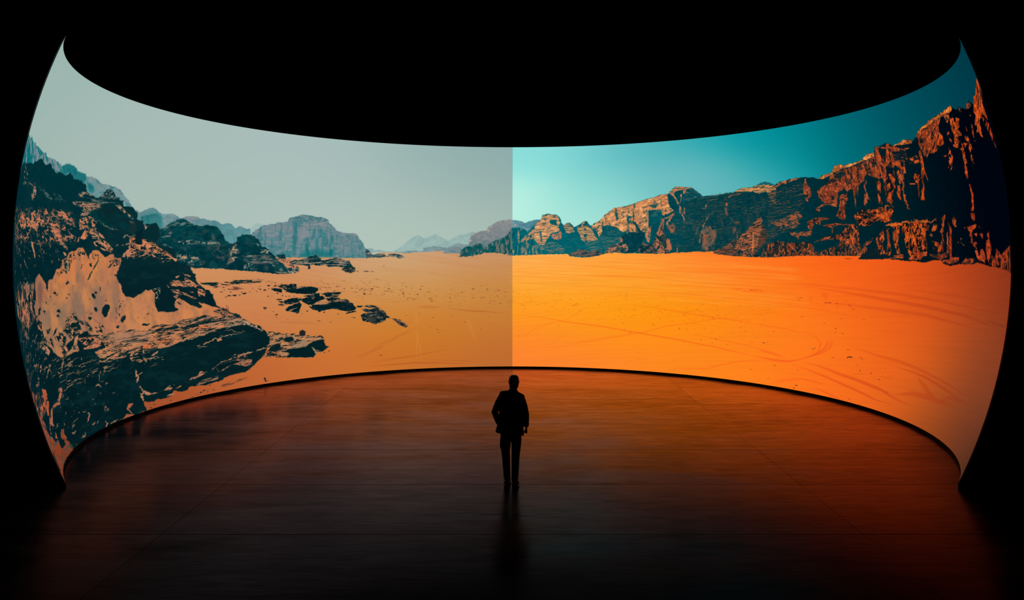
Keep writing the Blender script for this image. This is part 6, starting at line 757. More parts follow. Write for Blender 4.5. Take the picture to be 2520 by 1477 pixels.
('P','2491,713 2575,639 2658,494 2631,410 2358,413 2373,521 2413,641',(206,138,88),[('n',(70,88,80),.4,.8,(2.39,-.0697,-.0165,-1.24),1)],(.084,.081,(2.99,-.0872,-.0411,-3.09)),0,1,316,1),
('P','2491,725 2552,687 2670,482 2761,492 2653,230 2577,110 2428,74 2254,98 2258,413 2409,497 2608,482 2537,615',(0,58,68),[('n',(20,70,76),.3,1,(1.5,-.031,-.014,-1.55),.6)],(.084,.081,(2.39,-.0496,-.0225,-2.47)),0,1,317,1),
('P','1785,405 2208,402 2231,280 2057,245 1956,135 1882,172 1834,307',None,[('e',(116,112,96),.3,1.2,(.776,.0468,.271,-4.24),.9)],None,2,1,318,1),
('P','1894,86 1957,160 2082,257 2206,280 2221,402 2282,353 2268,256 2355,267 2404,134 2279,80 2130,98 1969,74',(176,112,86),[('w',(10,60,68),.46,1.05,(1.74,.629,.938,-2.68),1)],(.083,.082,(3,-.0313,-.0127,-3.06)),0,1,319,1),
('P','2824,918 3099,911 3106,804 3075,686 2898,642 2845,548 2826,715',(0,78,88),[('n',(60,96,96),.2,1,(1.49,-.0682,-.0263,-1.25),.7)],(.084,.08,(2.38,-.109,-.0526,-2.5)),0,1,320,1),
('P','2830,1025 3032,1043 2989,949 2889,970',{'a':(0,6.03),'b':(116.81,3.29),'s':[(0,(10,92,100)),(.2,(12,80,86)),(.35,(8,56,62)),(.6,(4,36,42)),(.8,(0,14,22)),(1,(0,6,14))],'w':(137.8,204.9)},[],(.084,.08,(2.97,-.184,-.0898,-3.13)),0,.8,321,1),
('P','3247,1213 3330,1151 3420,1019 3453,959 3362,903 3266,965 3250,1095',(0,66,76),[],(.084,.079,(2.37,-.181,-.0885,-2.53)),0,1,322,1),
('P','3274,1236 3343,1304 3412,1354 3526,1354 3601,1339 3590,1234 3509,1179 3527,1097 3484,1028 3433,1018 3403,1125 3334,1198',{'a':(0,6.03),'b':(116.81,3.29),'s':[(0,(196,142,100)),(.15,(214,146,94)),(.3,(216,132,80)),(.45,(200,104,58)),(.6,(196,88,46)),(.75,(206,84,38)),(.88,(212,78,28)),(1,(190,66,24))],'w':(137.8,204.9)},[('e',(30,72,76),.36,1.05,(1.19,-.105,-.142,-3.53),.9)],(.085,.078,(2.95,-.261,-.128,-3.17)),0,1,323,1),
('P','3415,1254 3468,1286 3570,1294 3572,1177 3533,1167 3512,1214 3514,1097 3469,1005 3428,1124 3385,1208',(0,68,78),[],(.085,.078,(2.95,-.256,-.126,-3.18)),0,1,324,1),
('P','3597,1304 3751,1326 3811,1288 3939,1184 3973,1142 3818,1108 3624,1058 3545,1003 3554,1119 3612,1198',(4,72,82),[('e',(150,118,92),.12,1.05,(1.19,-.115,-.154,-3.57),.9)],(.085,.078,(2.36,-.227,-.111,-2.57)),0,1,325,1),
('P','3588,1339 3752,1328 3775,1313 3648,1307 3614,1222 3580,1200',{'a':(0,6.03),'b':(116.81,3.29),'s':[(0,(196,142,100)),(.15,(214,146,94)),(.3,(216,132,80)),(.45,(200,104,58)),(.6,(196,88,46)),(.75,(206,84,38)),(.88,(212,78,28)),(1,(190,66,24))],'w':(137.8,204.9)},[('e',(40,72,74),.35,1.05,(1.34,-.137,-.205,-4.45),.9)],(.085,.078,(2.94,-.302,-.148,-3.2)),0,1,326,1),
('P','3526,1225 3548,1189 3537,1137 3515,1179',{'a':(0,6.03),'b':(116.81,3.29),'s':[(0,(196,142,100)),(.15,(214,146,94)),(.3,(216,132,80)),(.45,(200,104,58)),(.6,(196,88,46)),(.75,(206,84,38)),(.88,(212,78,28)),(1,(190,66,24))],'w':(137.8,204.9)},[],(.068,.063,(2.95,-.268,-.131,-3.19)),0,1,327,1),
('P','3469,1005 3504,957 3521,840 3566,769 3568,687 3529,770 3471,853',(206,122,86),[('n',{'a':(0,6.03),'b':(117,3.29),'s':[(0,(10,92,100)),(.2,(12,80,86)),(.35,(8,56,62)),(.6,(4,36,42)),(.8,(0,14,22)),(1,(0,6,14))],'w':(138,205)},.25,.7,(2.97,-.191,-.0309,-1.06),1)],(.084,.078,(2.97,-.191,-.0927,-3.19)),0,1,328,1),
('P','3566,955 3585,955 3568,792 3556,839',(190,112,80),[],(.067,.063,(2.97,-.2,-.0974,-3.19)),0,1,329,1),
('S','3828,1079 3958,1120 4110,1124 4264,1151 4444,1171 4647,1171',(11.8,13.2),1.6,(112,100,80),.7,1.4,.4,(.7,6)),
('S','4077,1052 4181,1076 4270,1089 4273,1117',(11.8,13.1),2.4,(120,86,62),.7,1.4,.4,(.8,5)),
('S','4028,996 4023,933',(11.9,13),4.5,(160,98,68),.9,1.2,.5,None),
('S','3953,919 4015,917',(11.9,13),3,(110,90,74),.7,1,0,None),
('P','4447,1024 4476,1000 4457,939 4433,946',(186,104,68),[],(.068,.06,(2.95,-.291,-.142,-3.31)),0,1,330,1),
('P','4406,924 4444,934 4471,810 4453,743 4421,811',(110,82,64),[('n',{'a':(0,6.03),'b':(117,3.29),'s':[(0,(10,92,100)),(.2,(12,80,86)),(.35,(8,56,62)),(.6,(4,36,42)),(.8,(0,14,22)),(1,(0,6,14))],'w':(138,205)},.4,.8,(2.37,-.198,-.0802,-2.21),1)],(.084,.075,(2.96,-.247,-.12,-3.31)),0,1,331,1),
('P','4503,1134 4594,1152 4775,1175 4824,1161 4590,1118 4511,1089',(130,84,56),[('n',{'a':(0,6.03),'b':(117,3.29),'s':[(0,(10,92,100)),(.2,(12,80,86)),(.35,(8,56,62)),(.6,(4,36,42)),(.8,(0,14,22)),(1,(0,6,14))],'w':(138,205)},.4,.8,(1.3,.0501,.315,-4.47),1)],(.068,.06,(2.93,-.355,-.174,-3.34)),0,1,332,1),
('P','4624,1189 4706,1229 4812,1260 5016,1260 5110,1287 5230,1312 5304,1296 5534,1259 5523,1195 5330,1132 5311,1177 5153,1143 5005,1184 4827,1183',(222,148,88),[('e',(14,52,54),.38,.9,(.754,.0444,.333,-3.81),.9)],(.086,.073,(2.91,-.427,-.209,-3.4)),0,1,333,1),
('P','5096,1277 5233,1333 5311,1339 5434,1303 5534,1259 5430,1277 5303,1291',(26,96,102),[],(.069,.058,(2.89,-.48,-.235,-3.44)),1,1,334,1),
('P','5330,1132 5525,1206 5507,1090 5396,1053 5498,1026 5484,920 5399,978',None,[('e',(170,98,60),.38,1.05,(1.06,.0304,.233,-3.88),.9)],None,1,1,335,1),
('P','3832,266 3874,426 3917,552 3973,666 4069,800 4039,733 3984,642 3941,529 3899,415 3857,265',(180,108,76),[('n',{'a':(0,6.03),'b':(117,3.29),'s':[(0,(10,92,100)),(.2,(12,80,86)),(.35,(8,56,62)),(.6,(4,36,42)),(.8,(0,14,22)),(1,(0,6,14))],'w':(138,205)},.4,.7,(2.26,.785,.549,-1.77),1)],(.084,.077,(2.99,-.137,-.0643,-3.24)),0,1,336,1),
('P','3886,415 3968,586 4093,583 4202,523 4197,387 4143,240 4141,127 3905,127 3906,242',(96,84,74),[('n',(8,56,62),.45,1,(1.5,-.047,-.0167,-1.3),1),('n',(150,92,66),.22,.9,(1.99,-.0626,-.0139,-1.09),1)],(.084,.077,(1.99,-.0626,-.0278,-2.17)),2,1,337,1),
('P','4114,491 4176,490 4210,410 4170,342 4123,411',(140,88,62),[],None,2,.8,338,1),
('P','4554,561 4664,513 4711,446 4631,314 4543,315',(100,80,66),[('n',(20,58,60),.35,1,(1.99,-.0904,-.0207,-1.12),1)],None,2,1,339,1),
('P','4585,660 4698,657 4695,613 4595,610',(110,76,58),[],None,2,.7,340,1),
('P','4503,741 4553,728 4572,650 4523,662',(74,80,72),[],None,2,.7,341,1),
('S','4082,800 4186,853',(11.9,13.1),3,(90,92,82),.7,1.4,.4,(1.5,5)),
('S','3523,653 3673,667 3734,648',(11.9,12.8),3,(100,98,84),.8,1.4,.3,(1.5,5)),
('S','3787,416 3823,554 3843,565',(12,12.9),3,(110,92,78),.7,1.4,.4,(1.5,5)),
('P','3514,934 3861,876 3837,415 3289,423 3248,659 3454,772',None,[('e',(90,92,82),.05,1.05,(1.08,-.0559,-.102,-4.44),.9)],None,4,1,342,1),
('P','3172,637 3348,657 3368,539 3291,482 3219,542',(130,86,68),[('n',{'a':(0,6.03),'b':(117,3.29),'s':[(0,(10,92,100)),(.2,(12,80,86)),(.35,(8,56,62)),(.6,(4,36,42)),(.8,(0,14,22)),(1,(0,6,14))],'w':(138,205)},.4,.9,(1.71,-.0674,-.0319,-1.81),1)],None,2,1,343,1),
('P','3269,553 3330,528 3341,481 3253,470',(170,96,70),[],(.084,.079,(2.99,-.107,-.05,-3.17)),1,1,344,1),
('P','2756,477 2846,571 2898,630 2871,571 2842,428 2839,297 2801,285 2741,382',(190,120,84),[('n',{'a':(0,6.03),'b':(117,3.29),'s':[(0,(10,92,100)),(.2,(12,80,86)),(.35,(8,56,62)),(.6,(4,36,42)),(.8,(0,14,22)),(1,(0,6,14))],'w':(138,205)},.35,.7,(2.99,-.0806,-.0213,-1.78),1)],(.084,.08,(2.99,-.0806,-.0372,-3.12)),0,1,345,1),
('P','2901,273 2980,474 3047,616 3091,757 3154,767 3136,661 3129,472 3213,377 3284,164 3259,129 3209,70 2985,70',(176,104,74),[('w',(10,52,58),.36,1.05,(2.75,.331,.211,-1.74),1)],(.084,.079,(2.99,-.0815,-.0372,-3.14)),0,1,346,1),
('P','3065,426 3141,448 3150,307 3185,188 3122,141 3086,248',(10,52,58),[],(.125,.119,(2,-.0387,-.0166,-2.1)),0,.8,347,1),
('P','3174,661 3227,730 3307,823 3360,880 3411,890 3304,776 3248,659 3208,589',(184,112,80),[('n',{'a':(0,6.03),'b':(117,3.29),'s':[(0,(10,92,100)),(.2,(12,80,86)),(.35,(8,56,62)),(.6,(4,36,42)),(.8,(0,14,22)),(1,(0,6,14))],'w':(138,205)},.4,.7,(2.26,.749,.542,-1.73),1)],(.084,.079,(2.98,-.155,-.0746,-3.16)),0,1,348,1),
('S','3153,756 3229,777 3320,834',(11.9,12.6),4,(190,122,84),.9,1.2,.4,(1.5,5)),
('P','3188,353 3238,353 3284,152 3234,141',(186,104,74),[],(.083,.079,(3,-.0506,-.0207,-3.16)),1,1,349,1),
('P','3383,176 3402,181 3417,88 3389,88',(186,104,70),[],(.05,.047,(3,-.0291,-.0091,-3.18)),0,1,350,1),
('P','2588,107 2614,179 2702,298 2764,250 2838,237 2913,261 2960,70 2712,76',(70,66,64),[('e',(160,104,78),.34,1.05,(1.34,.232,.566,-3.41),.9),('n',(4,48,56),.35,.7,(1.5,-.0159,-.0079,-2.08),1)],(.083,.08,(3,-.0318,-.0118,-3.11)),0,1,351,1),
('P','3084,876 3263,930 3338,916 3233,848 3131,803',(214,136,84),[('n',{'a':(0,6.03),'b':(117,3.29),'s':[(0,(10,92,100)),(.2,(12,80,86)),(.35,(8,56,62)),(.6,(4,36,42)),(.8,(0,14,22)),(1,(0,6,14))],'w':(138,205)},.3,.7,(1.7,-.101,-.0858,-3.15),1)],(.084,.079,(2.97,-.176,-.0858,-3.15)),0,1,352,1),
('P','4140,70 4153,132 4303,171 4428,215 4505,293 4568,315 4655,303 4709,402 4837,476 4945,595 5023,636 5041,707 5091,699 5143,719 5170,664 5145,578 5228,500 5272,392 5230,284 5077,178 5025,36 4937,25 4526,25 4327,47',(196,102,62),[('e',(30,44,46),.4,1.05,(.96,.231,.744,-3.65),.9),('w',(12,44,48),.22,1.05,(1.82,.288,.431,-3.08),1)],(.084,.074,(2.98,-.118,-.0527,-3.36)),0,1,353,1),
('P','4140,70 4303,149 4478,181 4627,147 4625,25 4327,47',(50,48,46),[('e',(150,88,60),.34,1.05,(1.2,.104,.281,-3.67),.9)],(.084,.076,(2.39,-.0239,-.006,-2.65)),1,.9,354,1),
('P','4480,293 4530,293 4629,281 4577,181 4516,215',(30,50,52),[],(.084,.075,(2.99,-.0721,-.0292,-3.34)),0,.9,355,1),
('P','5160,621 5228,500 5272,392 5217,274 5076,156 5025,36 4975,47 5067,286 5137,448',(24,44,46),[('e',(150,84,54),.2,1.05,(1.08,-.0421,-.0563,-3.81),.9)],(.084,.073,(2.38,-.0925,-.0405,-2.75)),1,.85,356,1),
('S','4961,441 4961,288 4938,69',(11.9,13.6),4,(222,124,74),.8,2,.4,None),
('P','5107,351 5221,371 5152,199 5051,145',(110,64,44),[],None,3,.7,357,1),
('D',[(45.01,.19,.078,.07),(45.44,.19,.078,.07),(45.88,.17,.078,.07),(46.25,.18,.078,.069),(46.63,.17,.078,.069),(47.06,.17,.078,.069),(47.5,.16,.078,.069),(47.88,.16,.078,.069),(48.25,.17,.078,.069)],(60,30,20),1),
('P','4962,3 4975,42 5062,42 5056,6',(10,34,38),[],None,0,1,358,1),
('P','5125,26 5151,155 5254,241 5435,282 5430,5 5075,15',(120,74,56),[('w',(6,38,44),.5,.9,(2.75,-.0482,-.0095,-1.92),1)],(.084,.072,(2.97,-.052,-.017,-3.46)),0,1,359,1),
('P','5348,1178 5521,1269 5635,1319 5853,1346 6087,1359 5900,1314 5642,1261 5457,1201',(196,108,62),[('n',(98,48,31),.5,1.9,(2.88,-.0208,.0749,-1.78),.75),('n',{'a':(0,6.03),'b':(117,3.29),'s':[(0,(10,92,100)),(.2,(12,80,86)),(.35,(8,56,62)),(.6,(4,36,42)),(.8,(0,14,22)),(1,(0,6,14))],'w':(138,205)},.4,.7,(1.21,.454,1.31,-4.55),1)],(.087,.07,(2.87,-.516,-.253,-3.52)),0,1,360,1),
('P','6153,1329 6190,1333 6190,1249 6260,1146 6247,1022 6161,985 6160,915 6118,931 6100,1045 6084,1159 6137,1253',(196,90,52),[('n',(98,40,26),.5,1.9,(2.87,.003,.0761,-1.83),.75),('w',(10,36,40),.34,1.05,(2.65,-.469,-.153,-2.24),1)],(.087,.068,(2.86,-.506,-.248,-3.62)),0,1,361,1),
('P','5344,1149 5732,1219 6125,1282 6047,795 5793,493 5267,301 5294,726',None,[('e',(150,82,52),.14,1.05,(.96,.0988,.438,-4.37),.9)],None,4,1,362,1),
('P','5690,711 5926,800 6018,683 5908,631 5970,544 5793,493 5553,513 5335,607 5599,671',None,[('w',(170,86,52),.5,1.05,(1.34,.223,.678,-4.88),1)],None,2,1,363,1),
('P','6436,1310 6593,1361 6762,1380 6845,1481 6978,1491 7027,1469 7276,1483 7495,1511 7524,1540 7657,1582 7807,1590 7796,1534 7609,1504 7407,1475 7203,1431 7014,1423 6874,1383 6734,1342 6540,1291',(238,146,76),[('n',(119,65,38),.5,1.9,(2.74,-.252,-.0036,-1.95),.75),('n',(150,80,44),.2,.9,(1.16,.4,.635,-3.05),1)],(.073,.051,(2.71,-.793,-.388,-3.83)),0,1,364,1),
('P','6738,1355 6895,1395 7123,1413 7358,1441 7563,1484 7796,1534 7815,1368 7803,1268 7744,1198 7501,1285 7433,1175 7311,1133 7256,969 7217,1128 7031,1037 6976,1120 6839,1077 6784,866 6538,894 6438,941 6379,1013 6355,1084 6476,1158 6632,1215',{'a':(0,6.03),'b':(116.81,3.29),'s':[(0,(196,142,100)),(.15,(214,146,94)),(.3,(216,132,80)),(.45,(200,104,58)),(.6,(196,88,46)),(.75,(206,84,38)),(.88,(212,78,28)),(1,(190,66,24))],'w':(137.8,204.9)},[('n',(100,38,21),.5,1.9,(2.77,-.115,.0321,-1.95),.75),('n',(20,30,34),.4,.6,(2.2,.234,.101,-1.11),1),('e',(120,56,34),.3,1.35,(1.26,.0095,.149,-3.61),.9)],(.108,.077,(2.75,-.656,-.322,-3.84)),0,1,365,1),
('P','6784,1392 7003,1384 7062,1326 6898,1260 6796,1296',(6,34,40),[('e',(130,72,44),.2,1.05,(1.43,-.364,-.318,-3.51),.9)],(.108,.078,(2.2,-.561,-.275,-3.03)),1,1,366,1),
('P','6476,1158 6874,1236 7030,1116 6834,1051 6770,894 6540,907 6412,997',(184,84,48),[('n',(92,37,24),.5,1.9,(2.82,-.0116,.0649,-1.9),.75),('n',(120,54,36),.4,1.1,(1.41,-.27,-.211,-3.01),1),('n',(30,32,34),.12,.7,(1.88,-.36,-.176,-2.51),1)],(.088,.066,(2.81,-.54,-.264,-3.76)),0,1,367,1),
('P','6679,994 6733,991 6722,931 6661,941',(10,34,40),[],(.088,.066,(2.83,-.485,-.237,-3.76)),0,1,368,1),
('P','6860,996 7031,1037 7012,932 6932,778 6929,619 6836,583 6790,652 6720,668 6807,785',(190,82,44),[('n',(95,36,22),.5,1.9,(2.82,.11,.0944,-1.92),.75),('w',(8,30,36),.36,1.05,(2.61,-.393,-.143,-2.65),1)],(.106,.078,(2.82,-.424,-.206,-3.81)),0,1,369,1),
('P','6315,824 6465,884 6768,881 6759,821 6534,874 6385,820 6413,764 6290,769',(184,88,48),[('n',(92,39,24),.5,1.9,(2.86,.121,.102,-1.87),.75),('n',{'a':(0,6.03),'b':(117,3.29),'s':[(0,(10,92,100)),(.2,(12,80,86)),(.35,(8,56,62)),(.6,(4,36,42)),(.8,(0,14,22)),(1,(0,6,14))],'w':(138,205)},.35,.7,(1.43,-.0375,.0552,-3.74),1)],(.087,.067,(2.86,-.401,-.195,-3.72)),0,1,370,1),
('P','7848,1667 7946,1661 8136,1630 8259,1626 8583,1535 8504,1354 8283,1391 8175,1317 8166,1172 8080,1009 7998,819 7881,814 7894,961 7864,1075 7898,1197 7759,1184 7797,1370',{'a':(0,6.03),'b':(116.81,3.29),'s':[(0,(196,142,100)),(.15,(214,146,94)),(.3,(216,132,80)),(.45,(200,104,58)),(.6,(196,88,46)),(.75,(206,84,38)),(.88,(212,78,28)),(1,(190,66,24))],'w':(137.8,204.9)},[('n',(100,38,21),.5,1.9,(2.57,-.253,-.0275,-2.12),.75),('n',(6,22,30),.44,.6,(1.71,-.0702,.0077,-.943),1),('e',(110,50,30),.25,1.2,(1.32,-.437,-.327,-3.3),.9)],(.136,.082,(2.03,-.673,-.33,-3.33)),0,1,371,1),
('P','7920,1645 8199,1585 8164,1503 7938,1542',(4,30,36),[],(.147,.089,(2,-.833,-.406,-3.26)),0,1,372,1),
('P','8228,1556 8578,1524 8513,1377 8248,1407 8218,1484',(4,26,34),[('e',(196,96,46),.1,.9,(.985,-.418,-.703,-5.84),.9)],(.151,.087,(1.95,-.828,-.405,-3.36)),0,1,373,1),
('P','7991,1362 8175,1317 8123,1225 7989,1238',(4,24,32),[],(.145,.089,(2.04,-.689,-.338,-3.3)),0,1,374,1),
('P','7715,1163 7809,1155 7790,1006 7735,935 7787,820 7764,796 7694,825 7709,987',(206,86,40),[('n',(103,38,20),.5,1.9,(2.68,-.0428,.0373,-2.05),.75),('n',(30,26,26),.3,.7,(2.67,-.613,-.0999,-1.35),1)],(.093,.061,(2.67,-.613,-.3,-4.06)),0,1,375,1),
('P','7418,1112 7499,1208 7468,1005 7534,873 7397,831 7404,766 7356,807 7402,959',None,[('n',(176,80,44),.4,.7,(2.71,.395,.128,-1.33),1)],None,1,1,376,1),
('P','7296,1226 7332,1145 7256,969 7229,1101 7184,765 7160,845 7169,1079 7060,1088 7180,1131',(190,82,42),[('n',(95,36,21),.5,1.9,(2.77,-.0105,.0572,-1.96),.75),('n',(14,28,32),.35,.7,(2.76,-.557,-.0908,-1.3),1)],(.108,.076,(2.76,-.557,-.272,-3.89)),0,1,377,1),
('P','8173,1062 8248,1043 8236,840 8180,856 8126,956',(206,86,40),[('n',(103,38,20),.5,1.9,(2.59,-.0569,.0226,-2.12),.75),('n',{'a':(0,6.03),'b':(117,3.29),'s':[(0,(10,92,100)),(.2,(12,80,86)),(.35,(8,56,62)),(.6,(4,36,42)),(.8,(0,14,22)),(1,(0,6,14))],'w':(138,205)},.3,.7,(2.57,-.648,-.105,-1.4),1)],(.096,.059,(2.57,-.648,-.316,-4.2)),0,1,378,1),
('P','8232,1251 8456,1359 8448,1205 8381,1212 8346,1035 8328,774 8292,824 8294,1064 8237,1141',None,[('n',(206,86,38),.5,.6,(2.54,.15,.0414,-1.08),1)],None,1,1,379,1),
('P','6096,596 6260,660 6542,662 6592,633 6396,613 6388,531 6252,577 6209,481 6122,484',(190,88,46),[('n',(95,39,23),.5,1.9,(2.88,.248,.139,-1.84),.75),('w',(10,30,36),.36,1.05,(1.79,.034,.14,-4.11),1)],(.086,.068,(2.89,-.267,-.126,-3.69)),0,1,380,1),
('P','6441,529 6673,562 6991,525 6811,511 6651,509 6624,389 6596,484',(180,80,42),[('n',(90,36,21),.5,1.9,(2.85,.288,.144,-1.89),.75),('n',{'a':(0,6.03),'b':(117,3.29),'s':[(0,(10,92,100)),(.2,(12,80,86)),(.35,(8,56,62)),(.6,(4,36,42)),(.8,(0,14,22)),(1,(0,6,14))],'w':(138,205)},.4,.7,(1.43,-.12,-.112,-3.78),1)],(.087,.066,(2.86,-.241,-.112,-3.78)),0,1,381,1),
('P','7113,651 7234,736 7604,742 7948,761 8036,816 7973,686 7952,552 7797,521 7671,563 7482,533 7496,494 7313,488 7205,504',(214,90,38),[('n',(107,40,19),.5,1.9,(2.73,.169,.0968,-2.02),.75),('w',(6,22,28),.45,.9,(1.89,.215,.229,-3.2),1)],(.11,.074,(2.73,-.394,-.189,-4.02)),0,1,382,1),
('P','7663,758 7877,789 7950,773 7906,744 7680,745',(222,110,44),[('n',(111,49,22),.5,1.9,(2.69,.0882,.0702,-2.06),.75),('n',{'a':(0,6.03),'b':(117,3.29),'s':[(0,(10,92,100)),(.2,(12,80,86)),(.35,(8,56,62)),(.6,(4,36,42)),(.8,(0,14,22)),(1,(0,6,14))],'w':(138,205)},.3,.7,(1.79,.0588,.14,-4.12),1)],(.074,.049,(2.68,-.486,-.235,-4.09)),0,1,383,1),
('P','6214,259 6480,337 6800,371 6955,526 7118,533 7200,453 7198,51 6752,45 6777,292 6548,295',(206,92,46),[('n',(103,41,23),.5,1.9,(2.85,.382,.169,-1.88),.75),('w',(10,30,34),.42,.975,(2.64,.354,.188,-2.09),1)],(.104,.079,(2.87,-.146,-.0623,-3.79)),0,1,384,1),
('P','5265,242 5437,284 5832,250 6092,261 6229,204 6226,79 6755,198 7185,220 7381,154 7379,39 6752,31 6087,30 5673,19 5261,7',(178,88,50),[('n',(89,39,25),.5,1.9,(2.88,.447,.191,-1.83),.75),('w',(8,34,38),.52,.9,(2.69,-.0626,-.0103,-1.71),1)],(.103,.081,(2.91,-.0676,-.0223,-3.69)),0,1,385,1),
('P','5720,437 6136,441 6211,509 6165,343 5924,376 5902,277 5871,349 5751,379',None,[('w',(160,80,48),.5,1.05,(1.79,.283,.401,-3.31),1)],None,1,1,386,1),
('P','7275,219 7460,280 7518,317 7419,191 7274,193',(176,82,44),[('n',(88,36,22),.5,1.9,(2.77,.407,.163,-1.98),.75),('n',{'a':(0,6.03),'b':(117,3.29),'s':[(0,(10,92,100)),(.2,(12,80,86)),(.35,(8,56,62)),(.6,(4,36,42)),(.8,(0,14,22)),(1,(0,6,14))],'w':(138,205)},.4,.7,(1.4,1.06,1.07,-2.82),1)],(.09,.063,(2.78,-.148,-.0612,-3.98)),0,1,387,1),
('P','7552,278 7750,436 7756,287 7696,213 7766,64 7617,39 7602,164',(206,88,40),[('n',(103,39,20),.5,1.9,(2.72,.421,.161,-2.02),.75),('w',(8,26,30),.3,.9,(3.04,-.162,-.0274,-1.88),1)],(.091,.061,(2.74,-.146,-.0593,-4.06)),0,1,388,1),
('P','7806,434 7862,433 7869,285 7916,76 7784,39 7826,187',(200,84,38),[('n',(100,37,19),.5,1.9,(2.69,.424,.158,-2.05),.75),('n',{'a':(0,6.03),'b':(117,3.29),'s':[(0,(10,92,100)),(.2,(12,80,86)),(.35,(8,56,62)),(.6,(4,36,42)),(.8,(0,14,22)),(1,(0,6,14))],'w':(138,205)},.35,.6,(2.16,-.121,-.0204,-1.38),1)],(.092,.061,(2.7,-.151,-.0613,-4.13)),0,1,389,1),
('P','7981,478 8115,473 8103,365 8073,209 8106,64 8029,64 8014,185 7944,283',(206,88,38),[('n',(103,39,19),.5,1.9,(2.65,.405,.148,-2.09),.75),('n',{'a':(0,6.03),'b':(117,3.29),'s':[(0,(10,92,100)),(.2,(12,80,86)),(.35,(8,56,62)),(.6,(4,36,42)),(.8,(0,14,22)),(1,(0,6,14))],'w':(138,205)},.3,.6,(2.13,-.143,-.0251,-1.4),1)],(.094,.06,(2.67,-.179,-.0753,-4.19)),0,1,390,1),
('P','8189,446 8275,455 8258,277 8195,315',(206,88,38),[('n',(103,39,19),.5,1.9,(2.6,.342,.126,-2.12),.75),('n',{'a':(0,6.03),'b':(117,3.29),'s':[(0,(10,92,100)),(.2,(12,80,86)),(.35,(8,56,62)),(.6,(4,36,42)),(.8,(0,14,22)),(1,(0,6,14))],'w':(138,205)},.35,.6,(2.09,-.202,-.0451,-1.7),1)],(.096,.059,(2.61,-.252,-.113,-4.26)),0,1,391,1),
('S','7811,484 7945,491 8137,496 8281,503',(10.6,16.8),5,(220,100,40),.9,1.4,.2,(1.5,5)),
('P','7399,128 7583,165 7599,39 7766,27 7434,-12 7180,-13',(12,32,38),[],(.09,.062,(2.22,-.0359,-.0054,-3.21)),0,1,392,1),
('P','8275,1634 8387,1640 8463,1646 8572,1677 8751,1657 8792,1626 8759,1600 8648,1605 8538,1609 8379,1625 8302,1614',(236,134,62),[('n',(118,60,31),.5,1.9,(2.42,-.585,-.121,-2.17),.75),('n',(110,56,30),.25,.8,(1.35,-.676,-.461,-3.37),1)],(.082,.046,(2.36,-1.18,-.576,-4.22)),0,1,393,1),
('P','8531,1558 8644,1559 8674,1545 8592,1530',(226,112,46),[('n',(113,50,23),.5,1.9,(2.41,-.527,-.109,-2.19),.75)],(.082,.045,(2.36,-1.13,-.552,-4.26)),0,1,394,1),
('P','8136,1684 8201,1670 8210,1610 8213,1535 8127,1407 8084,1433 8019,1398',{'a':(0,6.03),'b':(116.81,3.29),'s':[(0,(196,142,100)),(.15,(214,146,94)),(.3,(216,132,80)),(.45,(200,104,58)),(.6,(196,88,46)),(.75,(206,84,38)),(.88,(212,78,28)),(1,(190,66,24))],'w':(137.8,204.9)},[('n',(100,38,21),.5,1.9,(2.54,-.45,-.0754,-2.1),.75),('n',(10,22,28),.4,.6,(1.6,-1.06,-.242,-1.12),1)],(.098,.059,(2.5,-1.03,-.503,-4.1)),0,1,395,1),
('P','8909,1660 8990,1730 9143,1776 9282,1794 9392,1826 9682,1845 9978,1869 10190,1889 10216,1850 10154,1820 10027,1814 9858,1824 9577,1776 9301,1761 9113,1731 8986,1690',(238,128,52),[('n',(119,57,26),.5,1.9,(2.02,-.883,-.233,-2.36),.75),('n',(120,56,28),.3,.8,(.791,.637,.604,-4.52),1)],(.097,.042,(1.93,-1.53,-.741,-4.55)),0,1,396,1),
('P','8906,1620 8997,1708 9150,1725 9444,1778 9702,1813 9729,1789 9625,1720 9567,1642 9644,1593 9608,1474 9490,1462 9379,1419 9243,1397 9134,1420 9083,1358 9027,1364 8963,1472 8920,1538',(206,88,40),[('n',(103,39,20),.5,1.9,(2.16,-.677,-.173,-2.32),.75),('n',(14,20,24),.38,.6,(1.87,-2.37,-.251,-.901),1),('n',(120,50,28),.3,.9,(1.39,-.878,-.285,-2),1)],(.16,.075,(1.67,-1.05,-.514,-3.6)),0,1,397,1),
('P','9530,1590 9638,1584 9597,1476 9490,1462 9427,1499',(222,82,24),[('n',(111,36,12),.5,1.9,(2.07,-.663,-.179,-2.37),.75),('n',(90,32,14),.25,.7,(1.86,-2.1,-.327,-1.43),1)],(.119,.052,(2,-1.32,-.643,-4.6)),0,1,398,1),
('P','9858,1824 10027,1814 10024,1758 9899,1704 9863,1748',(196,94,50),[('n',(98,42,25),.5,1.9,(1.83,-.949,-.268,-2.44),.75),('n',{'a':(0,6.03),'b':(117,3.29),'s':[(0,(10,92,100)),(.2,(12,80,86)),(.35,(8,56,62)),(.6,(4,36,42)),(.8,(0,14,22)),(1,(0,6,14))],'w':(138,205)},.3,.7,(1.26,-1.93,-.477,-1.93),1)],(.131,.05,(1.74,-1.62,-.784,-4.69)),0,1,399,1),
